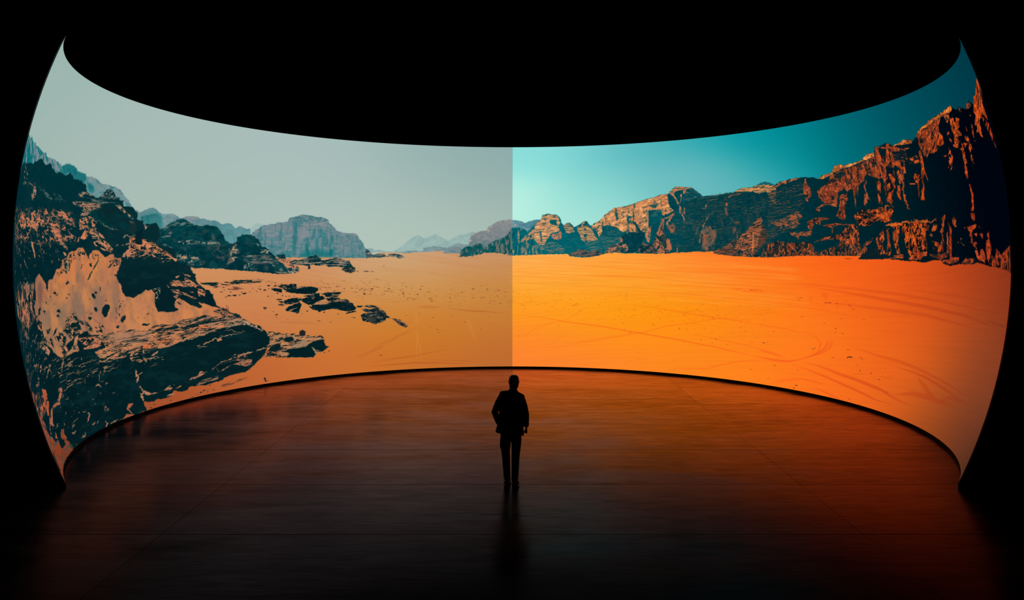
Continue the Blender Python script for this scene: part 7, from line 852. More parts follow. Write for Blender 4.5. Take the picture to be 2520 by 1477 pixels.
('P','10009,1742 10146,1747 10138,1657 10232,1724 10345,1696 10264,1646 10257,1611 10148,1582 10245,1541 10240,1505 10108,1506 10028,1372 9911,1378 9875,1429 9947,1429 9986,1543 9965,1638',(222,92,34),[('n',(111,41,17),.5,1.9,(1.77,-.791,-.239,-2.49),.75),('n',(110,40,18),.3,.8,(1.23,-1.83,-.334,-1.5),1),('n',{'a':(0,6.03),'b':(117,3.29),'s':[(0,(10,92,100)),(.2,(12,80,86)),(.35,(8,56,62)),(.6,(4,36,42)),(.8,(0,14,22)),(1,(0,6,14))],'w':(138,205)},.14,.6,(1.23,-1.83,-.334,-1.5),1)],(.163,.059,(1.35,-1.18,-.577,-3.86)),0,1,400,1),
('P','8890,1481 8950,1484 8935,1375 8933,1216 8913,1142 8813,1152 8851,1225 8872,1403',(224,88,26),[('n',(112,39,13),.5,1.9,(2.36,-.392,-.0851,-2.25),.75),('n',(90,32,14),.25,.7,(2.19,-1.76,-.223,-1.04),1)],(.106,.055,(2.31,-1.01,-.497,-4.4)),0,1,401,1),
('P','8207,1387 8368,1390 8417,1333 8397,1231 8343,1278 8216,1365',(190,78,34),[('n',(95,35,17),.5,1.9,(2.53,-.319,-.048,-2.14),.75),('n',{'a':(0,6.03),'b':(117,3.29),'s':[(0,(10,92,100)),(.2,(12,80,86)),(.35,(8,56,62)),(.6,(4,36,42)),(.8,(0,14,22)),(1,(0,6,14))],'w':(138,205)},.3,.7,(1.42,-.521,-.357,-3.36),1)],(.099,.058,(2.49,-.912,-.447,-4.2)),0,1,402,1),
('P','8505,1416 8666,1407 8826,1429 8837,1327 8775,1314 8563,1337 8716,1351 8548,1390',None,[('n',(214,84,32),.5,.6,(1.07,.23,.343,-4.4),1)],None,1,1,403,1),
('P','9629,1330 9724,1412 9775,1312 9781,1284 9657,1140 9554,1104 9564,1169 9661,1270 9520,1329',None,[('n',(206,78,28),.55,.6,(1.5,-1.53,-.295,-1.48),1)],(.12,.052,(2,-1.11,-.545,-4.71)),0,1,404,1),
('P','10127,1467 10192,1387 10177,1299 10174,1184 10104,1026 10034,1032 10086,1203 10096,1327 10045,1361 10143,1357',(216,82,26),[('n',(108,36,13),.5,1.9,(1.82,-.494,-.167,-2.52),.75),('n',{'a':(0,6.03),'b':(117,3.29),'s':[(0,(10,92,100)),(.2,(12,80,86)),(.35,(8,56,62)),(.6,(4,36,42)),(.8,(0,14,22)),(1,(0,6,14))],'w':(138,205)},.3,.6,(1.59,-2.19,-.267,-1.3),1)],(.135,.049,(1.75,-1.19,-.583,-4.92)),0,1,405,1),
('P','10323,1476 10427,1465 10457,1404 10490,1278 10431,1311 10400,1202 10411,1123 10353,1138 10362,1329 10373,1407 10312,1433',(214,80,28),[('n',(107,36,14),.5,1.9,(1.63,-.583,-.206,-2.58),.75),('n',{'a':(0,6.03),'b':(117,3.29),'s':[(0,(10,92,100)),(.2,(12,80,86)),(.35,(8,56,62)),(.6,(4,36,42)),(.8,(0,14,22)),(1,(0,6,14))],'w':(138,205)},.3,.6,(1.32,-2.63,-.297,-1.28),1)],(.148,.048,(1.56,-1.3,-.635,-5.04)),0,1,406,1),
('P','10464,1588 10482,1505 10459,1527',(200,74,26),[],None,0,1,407,1),
('P','10722,1574 10731,1512 10677,1408 10707,1327 10638,1371 10631,1484',(206,76,26),[('n',(103,34,13),.5,1.9,(1.42,-.776,-.272,-2.64),.75),('n',{'a':(0,6.03),'b':(117,3.29),'s':[(0,(10,92,100)),(.2,(12,80,86)),(.35,(8,56,62)),(.6,(4,36,42)),(.8,(0,14,22)),(1,(0,6,14))],'w':(138,205)},.3,.6,(1.07,-2.86,-.306,-1.29),1)],(.132,.037,(1.33,-1.5,-.735,-5.12)),0,1,408,1),
('P','10236,1408 10352,1383 10214,1348',(206,78,28),[('n',(103,35,14),.5,1.9,(1.7,-.644,-.214,-2.55),.75)],(.143,.049,(1.62,-1.35,-.66,-4.96)),0,1,409,1),
('P','9773,1611 9865,1607 9872,1457 9819,1483',None,[('n',(200,76,30),.5,.6,(1.64,-2.49,-.369,-1.41),1)],None,1,1,410,1),
('P','11097,1734 11281,1801 11413,1802 11607,1840 12037,1862 12159,1799 12018,1724 11682,1649 11689,1458 11605,1486 11493,1552 11285,1569 11087,1517 10920,1433 10835,1454 10953,1512 10837,1539 11015,1629 10977,1669',(226,88,28),[('n',(113,39,14),.5,1.9,(.97,-1.07,-.379,-2.74),.75),('n',(60,24,16),.3,.6,(.745,-3.29,-.209,-.958),1)],(.203,.045,(.855,-1.82,-.886,-5.29)),0,1,411,1),
('P','11120,1562 11085,1434 11054,1356 10971,1384 10916,1459',(210,80,28),[('n',(105,36,14),.5,1.9,(1.16,-.836,-.31,-2.72),.75),('n',{'a':(0,6.03),'b':(117,3.29),'s':[(0,(10,92,100)),(.2,(12,80,86)),(.35,(8,56,62)),(.6,(4,36,42)),(.8,(0,14,22)),(1,(0,6,14))],'w':(138,205)},.3,.6,(.958,-3.22,-.252,-1.18),1)],(.153,.036,(1.06,-1.59,-.775,-5.28)),0,1,412,1),
('P','11258,1581 11549,1495 11702,1409 11768,1231 11771,1139 11598,1237 11477,1363 11348,1469',(206,72,26),[('n',(103,32,13),.5,1.9,(1.01,-.753,-.305,-2.78),.75),('n',{'a':(0,6.03),'b':(117,3.29),'s':[(0,(10,92,100)),(.2,(12,80,86)),(.35,(8,56,62)),(.6,(4,36,42)),(.8,(0,14,22)),(1,(0,6,14))],'w':(138,205)},.3,.6,(.695,-3.75,-.253,-1.14),1)],(.211,.044,(.918,-1.52,-.745,-5.41)),0,1,413,1),
('P','10371,1796 10493,1819 10487,1753 10398,1768',(180,84,44),[('n',(90,37,22),.5,1.9,(1.53,-1.07,-.324,-2.54),.75),('n',{'a':(0,6.03),'b':(117,3.29),'s':[(0,(10,92,100)),(.2,(12,80,86)),(.35,(8,56,62)),(.6,(4,36,42)),(.8,(0,14,22)),(1,(0,6,14))],'w':(138,205)},.35,.7,(1.14,-1.41,-.427,-2.44),1)],(.12,.039,(1.43,-1.76,-.855,-4.88)),0,1,414,1),
('P','10693,1757 10805,1794 10958,1801 10988,1736 10818,1731',(150,76,44),[('n',(75,34,22),.5,1.9,(1.24,-1.13,-.366,-2.64),.75),('n',{'a':(0,6.03),'b':(117,3.29),'s':[(0,(10,92,100)),(.2,(12,80,86)),(.35,(8,56,62)),(.6,(4,36,42)),(.8,(0,14,22)),(1,(0,6,14))],'w':(138,205)},.5,.7,(.904,-1.48,-.449,-2.53),1)],(.139,.037,(1.13,-1.85,-.897,-5.07)),0,1,415,1),
('D',[(107.92,16.59,.333,.058)],(180,110,60),1),
('P','7963,1231 8066,1232 8140,1193 8131,1046 8059,967 8024,810 7954,794 7930,838 7871,874',(206,84,36),[('n',(103,37,18),.5,1.9,(2.63,-.0842,.0204,-2.09),.75),('n',(10,18,24),.44,.6,(2.03,-.988,-.171,-1),1)],(.114,.072,(2.61,-.666,-.326,-4.13)),0,1,416,1),
('P','8234,1268 8294,1074 8257,1067 8224,1185',(206,80,32),[('n',(103,36,16),.5,1.9,(2.56,-.213,-.0195,-2.14),.75),('n',{'a':(0,6.03),'b':(117,3.29),'s':[(0,(10,92,100)),(.2,(12,80,86)),(.35,(8,56,62)),(.6,(4,36,42)),(.8,(0,14,22)),(1,(0,6,14))],'w':(138,205)},.35,.6,(2.39,-1.66,-.304,-1.31),1)],(.078,.047,(2.53,-.805,-.395,-4.2)),0,1,417,1),
('P','8161,1033 8209,1018 8223,834 8161,896 8132,951',(212,84,32),[('n',(106,37,16),.5,1.9,(2.6,-.0444,.0261,-2.12),.75),('n',{'a':(0,6.03),'b':(117,3.29),'s':[(0,(10,92,100)),(.2,(12,80,86)),(.35,(8,56,62)),(.6,(4,36,42)),(.8,(0,14,22)),(1,(0,6,14))],'w':(138,205)},.25,.6,(2.51,-1.21,-.222,-1.36),1)],(.096,.059,(2.58,-.635,-.31,-4.2)),0,1,418,1),
('S','8315,1114 8308,969 8324,823 8382,691',(10.2,17.2),4,(196,74,30),.9,1.4,.4,(1.5,5)),
('S','8336,1258 8363,1130',(10.1,17.2),3,(190,72,30),.8,1.4,0,None),
('P','8633,1186 8771,1163 8768,1103 8716,1057 8679,839 8638,852 8685,1020 8613,1077',(200,78,30),[('n',(100,35,15),.5,1.9,(2.45,-.142,-.0149,-2.22),.75),('n',{'a':(0,6.03),'b':(117,3.29),'s':[(0,(10,92,100)),(.2,(12,80,86)),(.35,(8,56,62)),(.6,(4,36,42)),(.8,(0,14,22)),(1,(0,6,14))],'w':(138,205)},.35,.6,(2.37,-1.21,-.207,-1.42),1)],(.102,.056,(2.43,-.758,-.371,-4.37)),0,1,419,1),
('S','8498,1051 8611,1041',(10,17.5),3,(210,84,30),1,1,0,None),
('P','8843,1206 8925,1197 8836,1086 8843,967 8793,891 8802,791 8698,808 8750,934 8810,1009 8798,1110',(220,84,24),[('n',(110,37,12),.5,1.9,(2.42,-.142,-.0188,-2.24),.75),('n',(80,28,12),.25,.7,(2.34,-1.22,-.177,-1.23),1)],(.103,.056,(2.39,-.764,-.374,-4.42)),0,1,420,1),
('S','8922,1168 8951,1066',(9.5,18.1),2.5,(180,66,26),.8,1,0,None),
('P','7850,768 7952,783 8024,810 8026,736 7956,613 7815,544 7864,660',(216,86,32),[('n',(108,38,16),.5,1.9,(2.67,.141,.0812,-2.08),.75),('n',{'a':(0,6.03),'b':(117,3.29),'s':[(0,(10,92,100)),(.2,(12,80,86)),(.35,(8,56,62)),(.6,(4,36,42)),(.8,(0,14,22)),(1,(0,6,14))],'w':(138,205)},.3,.6,(1.72,.667,.357,-2.02),1)],(.094,.06,(2.66,-.439,-.21,-4.13)),0,1,421,1),
('S','7824,485 7972,485 8139,495 8361,512 8657,515 8833,498 9001,516',(10.3,17.3),5.5,(214,96,34),.9,2,.3,(2,5)),
('P','8173,499 8517,516 8792,466 8761,358 8732,240 8590,222 8583,52 8445,42 8309,73 8216,249 8176,374',(214,88,32),[('n',(107,39,16),.5,1.9,(2.54,.406,.135,-2.17),.75),('w',(4,16,20),.42,.9,(2.84,-.224,-.0365,-1.86),1)],(.147,.086,(2.04,-.161,-.0683,-3.48)),0,1,422,1),
('P','8791,456 9045,447 8951,275 8810,317',None,[('n',(190,80,32),.4,.6,(1.93,-.229,-.0426,-1.51),1)],None,2,1,423,1),
('P','8277,124 8445,72 8584,92 8626,232 8749,230 8759,33 8653,22 8583,-28 8275,-30 8343,22',(206,84,36),[('n',(103,37,18),.5,1.9,(2.53,.535,.168,-2.17),.75),('n',(20,22,24),.22,.6,(1.7,-.0489,-.009,-2.18),1)],(.118,.069,(2.55,-.0734,-.0179,-4.37)),0,1,424,1),
('P','7983,442 8120,480 8102,292 8032,231 8093,125 8108,52 8042,52 7965,211 8019,294 7959,359',(206,86,36),[('n',(103,38,18),.5,1.9,(2.65,.408,.149,-2.09),.75),('n',{'a':(0,6.03),'b':(117,3.29),'s':[(0,(10,92,100)),(.2,(12,80,86)),(.35,(8,56,62)),(.6,(4,36,42)),(.8,(0,14,22)),(1,(0,6,14))],'w':(138,205)},.3,.6,(2.13,-.141,-.0328,-1.86),1)],(.113,.072,(2.66,-.176,-.0738,-4.19)),0,1,425,1),
('P','7820,448 7852,447 7890,318 7853,255 7895,95 7878,41 7797,31 7835,234 7808,320',(200,84,36),[('n',(100,37,18),.5,1.9,(2.69,.423,.158,-2.05),.75),('n',{'a':(0,6.03),'b':(117,3.29),'s':[(0,(10,92,100)),(.2,(12,80,86)),(.35,(8,56,62)),(.6,(4,36,42)),(.8,(0,14,22)),(1,(0,6,14))],'w':(138,205)},.3,.6,(2.16,-.122,-.0248,-1.65),1)],(.092,.061,(2.71,-.153,-.0621,-4.13)),0,1,426,1),
('P','7943,31 8175,52 8191,26 7976,15',(190,78,38),[('n',(95,35,19),.5,1.9,(2.63,.563,.189,-2.08),.75)],(.075,.048,(2.66,-.0225,.0071,-4.2)),0,1,427,1),
('P','9150,510 9215,554 9260,585 9273,552 9230,478 9209,403 9178,309 9204,175 9143,62 9049,43 8905,120 8893,237 9092,196 9140,310 9090,368 9172,413',(196,80,34),[('n',(98,36,17),.5,1.9,(2.35,.388,.11,-2.29),.75),('n',(8,20,24),.36,.6,(1.88,.182,.0421,-1.41),1)],(.127,.065,(2.36,-.254,-.11,-4.59)),0,1,428,1),
('P','8795,62 9086,52 9276,81 9314,24 9123,-14 8866,13',(150,66,38),[('n',(75,29,19),.5,1.9,(2.35,.612,.17,-2.27),.75),('n',(30,30,34),.3,.7,(.947,-.17,-.198,-4.57),1)],(.126,.065,(2.37,-.0266,.0088,-4.59)),0,1,429,1),
('P','9279,353 9315,334 9314,71 9256,62',(190,78,34),[('n',(95,35,17),.5,1.9,(2.27,.479,.125,-2.33),.75),('n',{'a':(0,6.03),'b':(117,3.29),'s':[(0,(10,92,100)),(.2,(12,80,86)),(.35,(8,56,62)),(.6,(4,36,42)),(.8,(0,14,22)),(1,(0,6,14))],'w':(138,205)},.25,.6,(2.28,-.174,-.0193,-1.34),1)],(.088,.043,(2.28,-.174,-.0676,-4.68)),0,1,430,1),
('P','9336,474 9418,368 9392,24 9353,-32 9324,80 9353,323',(184,62,28),[('n',(92,27,14),.5,1.9,(2.23,.47,.119,-2.35),.75),('n',(110,40,20),.3,.8,(2.25,-.188,-.0213,-1.35),1)],(.089,.042,(2.25,-.188,-.0746,-4.72)),0,1,431,1),
('P','9441,507 9529,540 9584,556 9548,428 9585,409 9503,402 9451,451',(190,76,32),[('n',(95,34,16),.5,1.9,(2.18,.25,.055,-2.39),.75),('n',{'a':(0,6.03),'b':(117,3.29),'s':[(0,(10,92,100)),(.2,(12,80,86)),(.35,(8,56,62)),(.6,(4,36,42)),(.8,(0,14,22)),(1,(0,6,14))],'w':(138,205)},.25,.6,(1.74,-.334,-.0969,-2.38),1)],(.115,.052,(2.17,-.418,-.194,-4.77)),0,1,432,1),
('D',[(97.96,3.83,.153,.079),(95.82,2.03,.127,.081)],(190,84,34),1),
('P','9105,-15 9314,-23 9352,15 9612,11 9572,-39 9472,-68 9295,-79 9161,-62',(176,66,34),[('n',(88,29,17),.5,1.9,(2.23,.683,.176,-2.33),.75),('n',(50,34,32),.3,.8,(.964,.554,.621,-4.55),1)],(.111,.053,(2.25,.0272,.0383,-4.72)),0,1,433,1),
('P','9675,-56 9780,-1 10046,0 10046,-44 9934,-71 9739,-74',(170,70,36),[('n',(85,31,18),.5,1.9,(1.99,.723,.162,-2.45),.75),('n',(40,32,30),.25,.8,(.94,.863,.731,-4.64),1)],(.124,.05,(2.02,.0341,.0441,-4.95)),0,1,434,1),
('P','10096,917 10135,896 10185,761 10133,581 10060,577 10019,596 10079,637 10114,766',(214,70,26),[('n',(107,31,13),.5,1.9,(1.87,-.0129,-.0438,-2.53),.75),('n',(90,30,14),.25,.7,(1.8,-1.15,-.144,-1.41),1)],(.107,.039,(1.84,-.718,-.346,-5.01)),0,1,435,1),
('P','10021,561 10148,555 10147,459 10075,458 10018,508',(180,66,32),[('n',(90,29,16),.5,1.9,(1.88,.216,.017,-2.53),.75)],(.133,.049,(1.87,-.489,-.229,-5.04)),0,1,436,1),
('P','10061,1080 10130,1073 10103,978 10055,978',(206,72,26),[('n',(103,32,13),.5,1.9,(1.85,-.284,-.113,-2.52),.75)],(.107,.04,(1.8,-.984,-.481,-4.96)),0,1,437,1),
('P','9858,391 9972,404 10161,415 10176,372 10030,350 10010,201 10149,199 10188,61 10413,44 10439,-48 10211,-25 10093,52 10096,131 9965,202 9932,300',(196,72,32),[('n',(98,32,16),.5,1.9,(1.84,.532,.096,-2.53),.75),('n',{'a':(0,6.03),'b':(117,3.29),'s':[(0,(10,92,100)),(.2,(12,80,86)),(.35,(8,56,62)),(.6,(4,36,42)),(.8,(0,14,22)),(1,(0,6,14))],'w':(138,205)},.25,.6,(1.47,-.568,-.0864,-1.68),1)],(.162,.059,(1.85,-.179,-.0662,-5.09)),0,1,438,1),
('P','10069,305 10189,311 10156,251',(176,68,32),[('n',(88,30,16),.5,1.9,(1.86,.437,.0722,-2.53),.75)],(.134,.049,(1.86,-.272,-.115,-5.08)),0,1,439,1),
('P','10260,300 10439,296 10375,221',None,[('n',(180,70,34),.6,.6,(1.38,-.21,-.0545,-2.6),1)],None,1,1,440,1),
('P','10231,404 10348,366 10419,330 10291,334',None,[('n',(180,70,34),.45,.6,(1.39,-.294,-.082,-2.59),1)],None,1,1,441,1),
('P','10263,112 10339,120 10439,61 10465,-14 10260,-7',(180,68,32),[('n',(90,30,16),.5,1.9,(1.7,.672,.12,-2.58),.75)],(.145,.048,(1.72,-.0533,.0005,-5.21)),0,1,442,1),
('P','10455,111 10479,211 10563,227 10518,286 10608,321 10605,226 10683,159 10661,61 10602,-22 10575,-55 10519,-6',(190,66,30),[('n',(95,29,15),.5,1.9,(1.57,.603,.0882,-2.64),.75),('n',(110,40,22),.3,.8,(1.57,-.138,-.0123,-1.52),1)],(.159,.047,(1.57,-.138,-.0431,-5.32)),0,1,443,1),
('P','10631,-38 10690,44 10843,36 10897,117 11052,84 11087,45 11250,68 11445,105 11852,147 11905,-127 11090,-96 10813,-77 10576,-80',(176,64,28),[('n',(88,28,14),.5,1.9,(1.05,.779,.087,-2.81),.75),('n',(16,18,22),.34,.6,(1.21,-.0129,.0081,-1.75),1)],(.235,.044,(1.06,-.0112,.0264,-5.68)),0,1,444,1),
('P','10945,-83 11087,-49 11109,-96',(6,12,18),[],None,0,1,445,1),
('P','11389,-76 11524,-67 11501,-112 11393,-107',(6,12,18),[],None,0,1,446,1),
('S','9634,216 9681,179 9796,160',(8.4,19.5),2.2,(120,90,50),.7,1.2,.3,(1.5,5)),
('S','9668,256 9676,238',(8.4,19.4),3,(130,90,50),.7,1,0,None),
('P','7180,-20 7234,6 7507,14 7915,27 7972,9 7728,-17 7361,-28',(10,32,38),[],(.054,.037,(1.84,.0001,.0115,-2.69)),0,1,447,1),
('P','8105,-39 8182,-8 8248,-2 8248,-26',(14,30,36),[],None,0,1,448,1),
('P','6858,-18 6929,-12 7072,-24 6929,-28',(120,40,24),[],None,0,.7,449,1),
('P','8108,-37 8191,0 8326,-30 8583,-33 8723,23 8830,23 8866,-16 8777,-51 8653,-62 8497,-44',(4,22,28),[],(.078,.046,(2.05,.0114,.0223,-3.49)),0,1,450,1),
('P','9392,-45 9613,-57 9738,-11 9675,-56 9472,-68',(8,20,26),[],(.069,.031,(1.73,.0276,.0344,-3.85)),0,1,451,1),
('P','10046,26 10211,-33 10140,-47 9979,-71 10069,-26',(8,18,24),[],(.08,.03,(1.51,.0171,.0308,-4.05)),0,1,452,1),
('P','9143,-62 9218,-42 9413,-96 9257,-94',(30,22,26),[],(.087,.043,(2.29,.0579,.0541,-4.68)),0,.9,453,1),
('P','10520,-72 10632,-63 10676,-78 10577,-88',(8,16,22),[],None,0,1,454,1),
('S','0,-1182 269,-1208 539,-1233 809,-1278 1080,-1322 1459,-1362 1840,-1400 2131,-1440 2422,-1478 2715,-1514 2971,-1543 3228,-1570 3486,-1596 3782,-1630 4079,-1662 4378,-1692 4671,-1726 4966,-1756 5263,-1784 5562,-1809',(11.7,12.5),3.4,{'a':(0,-14.02),'b':(122.95,-6.38),'s':[(0,(250,112,30)),(.5,(244,88,26)),(.75,(176,60,24)),(1,(88,42,30))],'w':(133,213.7)},.6,2.2,.7,None),
('S','0,-111 283,-125 566,-139 849,-153 1132,-166 1415,-179 1698,-192 1994,-212 2291,-230 2588,-249 2885,-266 3182,-284 3452,-285 3723,-287 3993,-288 4264,-289 4534,-289 4806,-290 5078,-289 5351,-289',(12,12.4),2.55,{'a':(0,-14.02),'b':(122.95,-6.38),'s':[(0,(250,112,30)),(.5,(244,88,26)),(.75,(176,60,24)),(1,(88,42,30))],'w':(133,213.7)},.25,2.2,.7,None),
('S','0,-323 297,-336 595,-348 892,-360 1190,-371 1487,-382 1753,-385 2018,-388 2283,-390 2548,-393 2814,-415 3080,-436 3346,-457 3612,-477 3902,-490 4194,-503 4485,-515 4777,-526 5070,-535 5364,-544',(12,12.4),3.4,{'a':(0,-14.02),'b':(122.95,-6.38),'s':[(0,(250,112,30)),(.5,(244,88,26)),(.75,(176,60,24)),(1,(88,42,30))],'w':(133,213.7)},.18,2.2,.7,None),
('S','2130,-667 2429,-678 2727,-688 3025,-698 3324,-707 3623,-714 3915,-732 4208,-748 4501,-763 4795,-776 5090,-788 5386,-799',(11.9,12.9),2.55,{'a':(0,-14.02),'b':(122.95,-6.38),'s':[(0,(250,112,30)),(.5,(244,88,26)),(.75,(176,60,24)),(1,(88,42,30))],'w':(133,213.7)},.35,2.2,.7,None),
('S','2353,-931 2640,-964 2928,-996 3215,-1027 3504,-1063 3793,-1097 4083,-1128 4517,-1144 4824,-1177 5133,-1207 5443,-1234',(11.8,13),2.975,{'a':(0,-14.02),'b':(122.95,-6.38),'s':[(0,(250,112,30)),(.5,(244,88,26)),(.75,(176,60,24)),(1,(88,42,30))],'w':(133,213.7)},.4,2.2,.7,None),
('S','661,-1929 1141,-1816 1500,-1744 1856,-1671 2143,-1616 2429,-1560 2714,-1504 2978,-1426 3242,-1348 3508,-1305 3773,-1262 4216,-1161 4473,-1137 4729,-1113',(11.7,12.5),2.55,{'a':(0,-14.02),'b':(122.95,-6.38),'s':[(0,(250,112,30)),(.5,(244,88,26)),(.75,(176,60,24)),(1,(88,42,30))],'w':(133,213.7)},.45,2.2,.7,None),
('S','617,-1909 1097,-1796 1455,-1724 1811,-1651 2098,-1596 2384,-1541 2669,-1485',(11.6,12.2),1.36,{'a':(0,-14.02),'b':(122.95,-6.38),'s':[(0,(250,112,30)),(.5,(244,88,26)),(.75,(176,60,24)),(1,(88,42,30))],'w':(133,213.7)},.4,2.2,.7,None),
('S','66,-1701 434,-1509 757,-1379 1079,-1301 1333,-1160 1543,-989',(11.8,12),1.87,{'a':(0,-14.02),'b':(122.95,-6.38),'s':[(0,(250,112,30)),(.5,(244,88,26)),(.75,(176,60,24)),(1,(88,42,30))],'w':(133,213.7)},.3,2.2,.7,None),
('S','175,-1669 564,-1444 822,-1357',(11.7,12),1.275,{'a':(0,-14.02),'b':(122.95,-6.38),'s':[(0,(250,112,30)),(.5,(244,88,26)),(.75,(176,60,24)),(1,(88,42,30))],'w':(133,213.7)},.25,2.2,.7,None),
('S','3688,-1464 4020,-1503 4353,-1539 4632,-1566 4911,-1592 5218,-1631 5528,-1666',(11.6,13.4),3.4,{'a':(0,-14.02),'b':(122.95,-6.38),'s':[(0,(250,112,30)),(.5,(244,88,26)),(.75,(176,60,24)),(1,(88,42,30))],'w':(133,213.7)},.3,2.2,.7,None),
('S','3246,-2234 3569,-2149 3900,-2122 4231,-2093 4546,-1986 4863,-1899 5211,-1850 5560,-1800',(11.4,13.3),3.4,{'a':(0,-14.02),'b':(122.95,-6.38),'s':[(0,(250,112,30)),(.5,(244,88,26)),(.75,(176,60,24)),(1,(88,42,30))],'w':(133,213.7)},.4,2.2,.7,None),
('S','2405,-2145 2487,-2078 2704,-2036 2986,-1988',(11.4,12.5),1.7,{'a':(0,-14.02),'b':(122.95,-6.38),'s':[(0,(250,112,30)),(.5,(244,88,26)),(.75,(176,60,24)),(1,(88,42,30))],'w':(133,213.7)},.3,2.2,.7,None),
('S','866,-1779 896,-1694 1025,-1628 1220,-1604',(11.6,12.1),1.7,{'a':(0,-14.02),'b':(122.95,-6.38),'s':[(0,(250,112,30)),(.5,(244,88,26)),(.75,(176,60,24)),(1,(88,42,30))],'w':(133,213.7)},.3,2.2,.7,None),
('S','932,-1778 961,-1693 1090,-1638',(11.6,12.1),1.36,{'a':(0,-14.02),'b':(122.95,-6.38),'s':[(0,(250,112,30)),(.5,(244,88,26)),(.75,(176,60,24)),(1,(88,42,30))],'w':(133,213.7)},.25,2.2,.7,None),
('S','2737,-2126 2752,-2064 2945,-2011',(11.4,12.5),1.36,{'a':(0,-14.02),'b':(122.95,-6.38),'s':[(0,(250,112,30)),(.5,(244,88,26)),(.75,(176,60,24)),(1,(88,42,30))],'w':(133,213.7)},.25,2.2,.7,None),
('S','3416,-2041 3454,-1998 3586,-1988',(11.4,12.8),1.36,{'a':(0,-14.02),'b':(122.95,-6.38),'s':[(0,(250,112,30)),(.5,(244,88,26)),(.75,(176,60,24)),(1,(88,42,30))],'w':(133,213.7)},.25,2.2,.7,None),
('S','0,-1532 289,-1474 577,-1416 865,-1357',(11.7,12),2.55,{'a':(0,-14.02),'b':(122.95,-6.38),'s':[(0,(250,112,30)),(.5,(244,88,26)),(.75,(176,60,24)),(1,(88,42,30))],'w':(133,213.7)},.15,2.2,.7,None),
('S','1275,-383 1540,-387 1806,-390 2071,-393 2336,-395 2655,-402',(12,12.2),2.55,{'a':(0,-14.02),'b':(122.95,-6.38),'s':[(0,(250,112,30)),(.5,(244,88,26)),(.75,(176,60,24)),(1,(88,42,30))],'w':(133,213.7)},.25,2.2,.7,None),
('S','5094,-1201 5429,-1225 5767,-1245 6228,-1297',(11.6,14.2),3,{'a':(0,-14.02),'b':(122.95,-6.38),'s':[(0,(250,112,30)),(.5,(244,88,26)),(.75,(176,60,24)),(1,(88,42,30))],'w':(133,213.7)},.405,3,.85,None),
('S','5172,-1648 5520,-1690 5877,-1745',(11.4,14.1),5,{'a':(0,-14.02),'b':(122.95,-6.38),'s':[(0,(250,112,30)),(.5,(244,88,26)),(.75,(176,60,24)),(1,(88,42,30))],'w':(133,213.7)},.54,3,.85,None),
('S','5198,-1768 5547,-1798 5891,-1798 6156,-1750',(11.3,14.2),5,{'a':(0,-14.02),'b':(122.95,-6.38),'s':[(0,(250,112,30)),(.5,(244,88,26)),(.75,(176,60,24)),(1,(88,42,30))],'w':(133,213.7)},.675,3,.85,None),
('S','5219,-1860 5665,-1814 6108,-1747 6361,-1656 6523,-1568 6532,-1427 6418,-1333 6128,-1252',(11.4,14.4),3,{'a':(0,-14.02),'b':(122.95,-6.38),'s':[(0,(250,112,30)),(.5,(244,88,26)),(.75,(176,60,24)),(1,(88,42,30))],'w':(133,213.7)},.675,3,.85,None),
('S','6196,-1728 6447,-1629 6604,-1524 6667,-1414 6602,-1333',(11.2,14.9),2.4,{'a':(0,-14.02),'b':(122.95,-6.38),'s':[(0,(250,112,30)),(.5,(244,88,26)),(.75,(176,60,24)),(1,(88,42,30))],'w':(133,213.7)},.675,3,.85,None),
('S','6276,-1683 6530,-1593 6662,-1483 6697,-1393 6647,-1329',(11.2,15),2.4,{'a':(0,-14.02),'b':(122.95,-6.38),'s':[(0,(250,112,30)),(.5,(244,88,26)),(.75,(176,60,24)),(1,(88,42,30))],'w':(133,213.7)},.675,3,.85,None),
('S','6319,-1669 6575,-1588 6730,-1476 6754,-1388 6696,-1342',(11.2,15),2.2,{'a':(0,-14.02),'b':(122.95,-6.38),'s':[(0,(250,112,30)),(.5,(244,88,26)),(.75,(176,60,24)),(1,(88,42,30))],'w':(133,213.7)},.6075,3,.85,None),
('S','6406,-1651 6658,-1553 6778,-1437 6783,-1368 6714,-1323',(11.2,15.1),2.2,{'a':(0,-14.02),'b':(122.95,-6.38),'s':[(0,(250,112,30)),(.5,(244,88,26)),(.75,(176,60,24)),(1,(88,42,30))],'w':(133,213.7)},.6075,3,.85,None),
('S','6156,-1750 6589,-1788 7094,-1860 7477,-1889 7809,-1921 8151,-1947 8518,-2010 9061,-2028',(10.4,16.3),8,{'a':(0,-14.02),'b':(122.95,-6.38),'s':[(0,(250,112,30)),(.5,(244,88,26)),(.75,(176,60,24)),(1,(88,42,30))],'w':(133,213.7)},.675,3,.85,None),
('S','5896,-1816 6384,-1884 6888,-1957 7214,-2004 7548,-2044 8111,-2113 8666,-2103',(10.6,15.9),5,{'a':(0,-14.02),'b':(122.95,-6.38),'s':[(0,(250,112,30)),(.5,(244,88,26)),(.75,(176,60,24)),(1,(88,42,30))],'w':(133,213.7)},.7425,3,.85,None),
('S','5530,-2229 5872,-2121 6319,-2044 6684,-2055 6928,-2055',(10.9,14.8),3,{'a':(0,-14.02),'b':(122.95,-6.38),'s':[(0,(250,112,30)),(.5,(244,88,26)),(.75,(176,60,24)),(1,(88,42,30))],'w':(133,213.7)},.54,3,.85,None),
('S','5604,-2239 5946,-2130 6306,-2072',(11,14.5),2,{'a':(0,-14.02),'b':(122.95,-6.38),'s':[(0,(250,112,30)),(.5,(244,88,26)),(.75,(176,60,24)),(1,(88,42,30))],'w':(133,213.7)},.4725,3,.85,None),
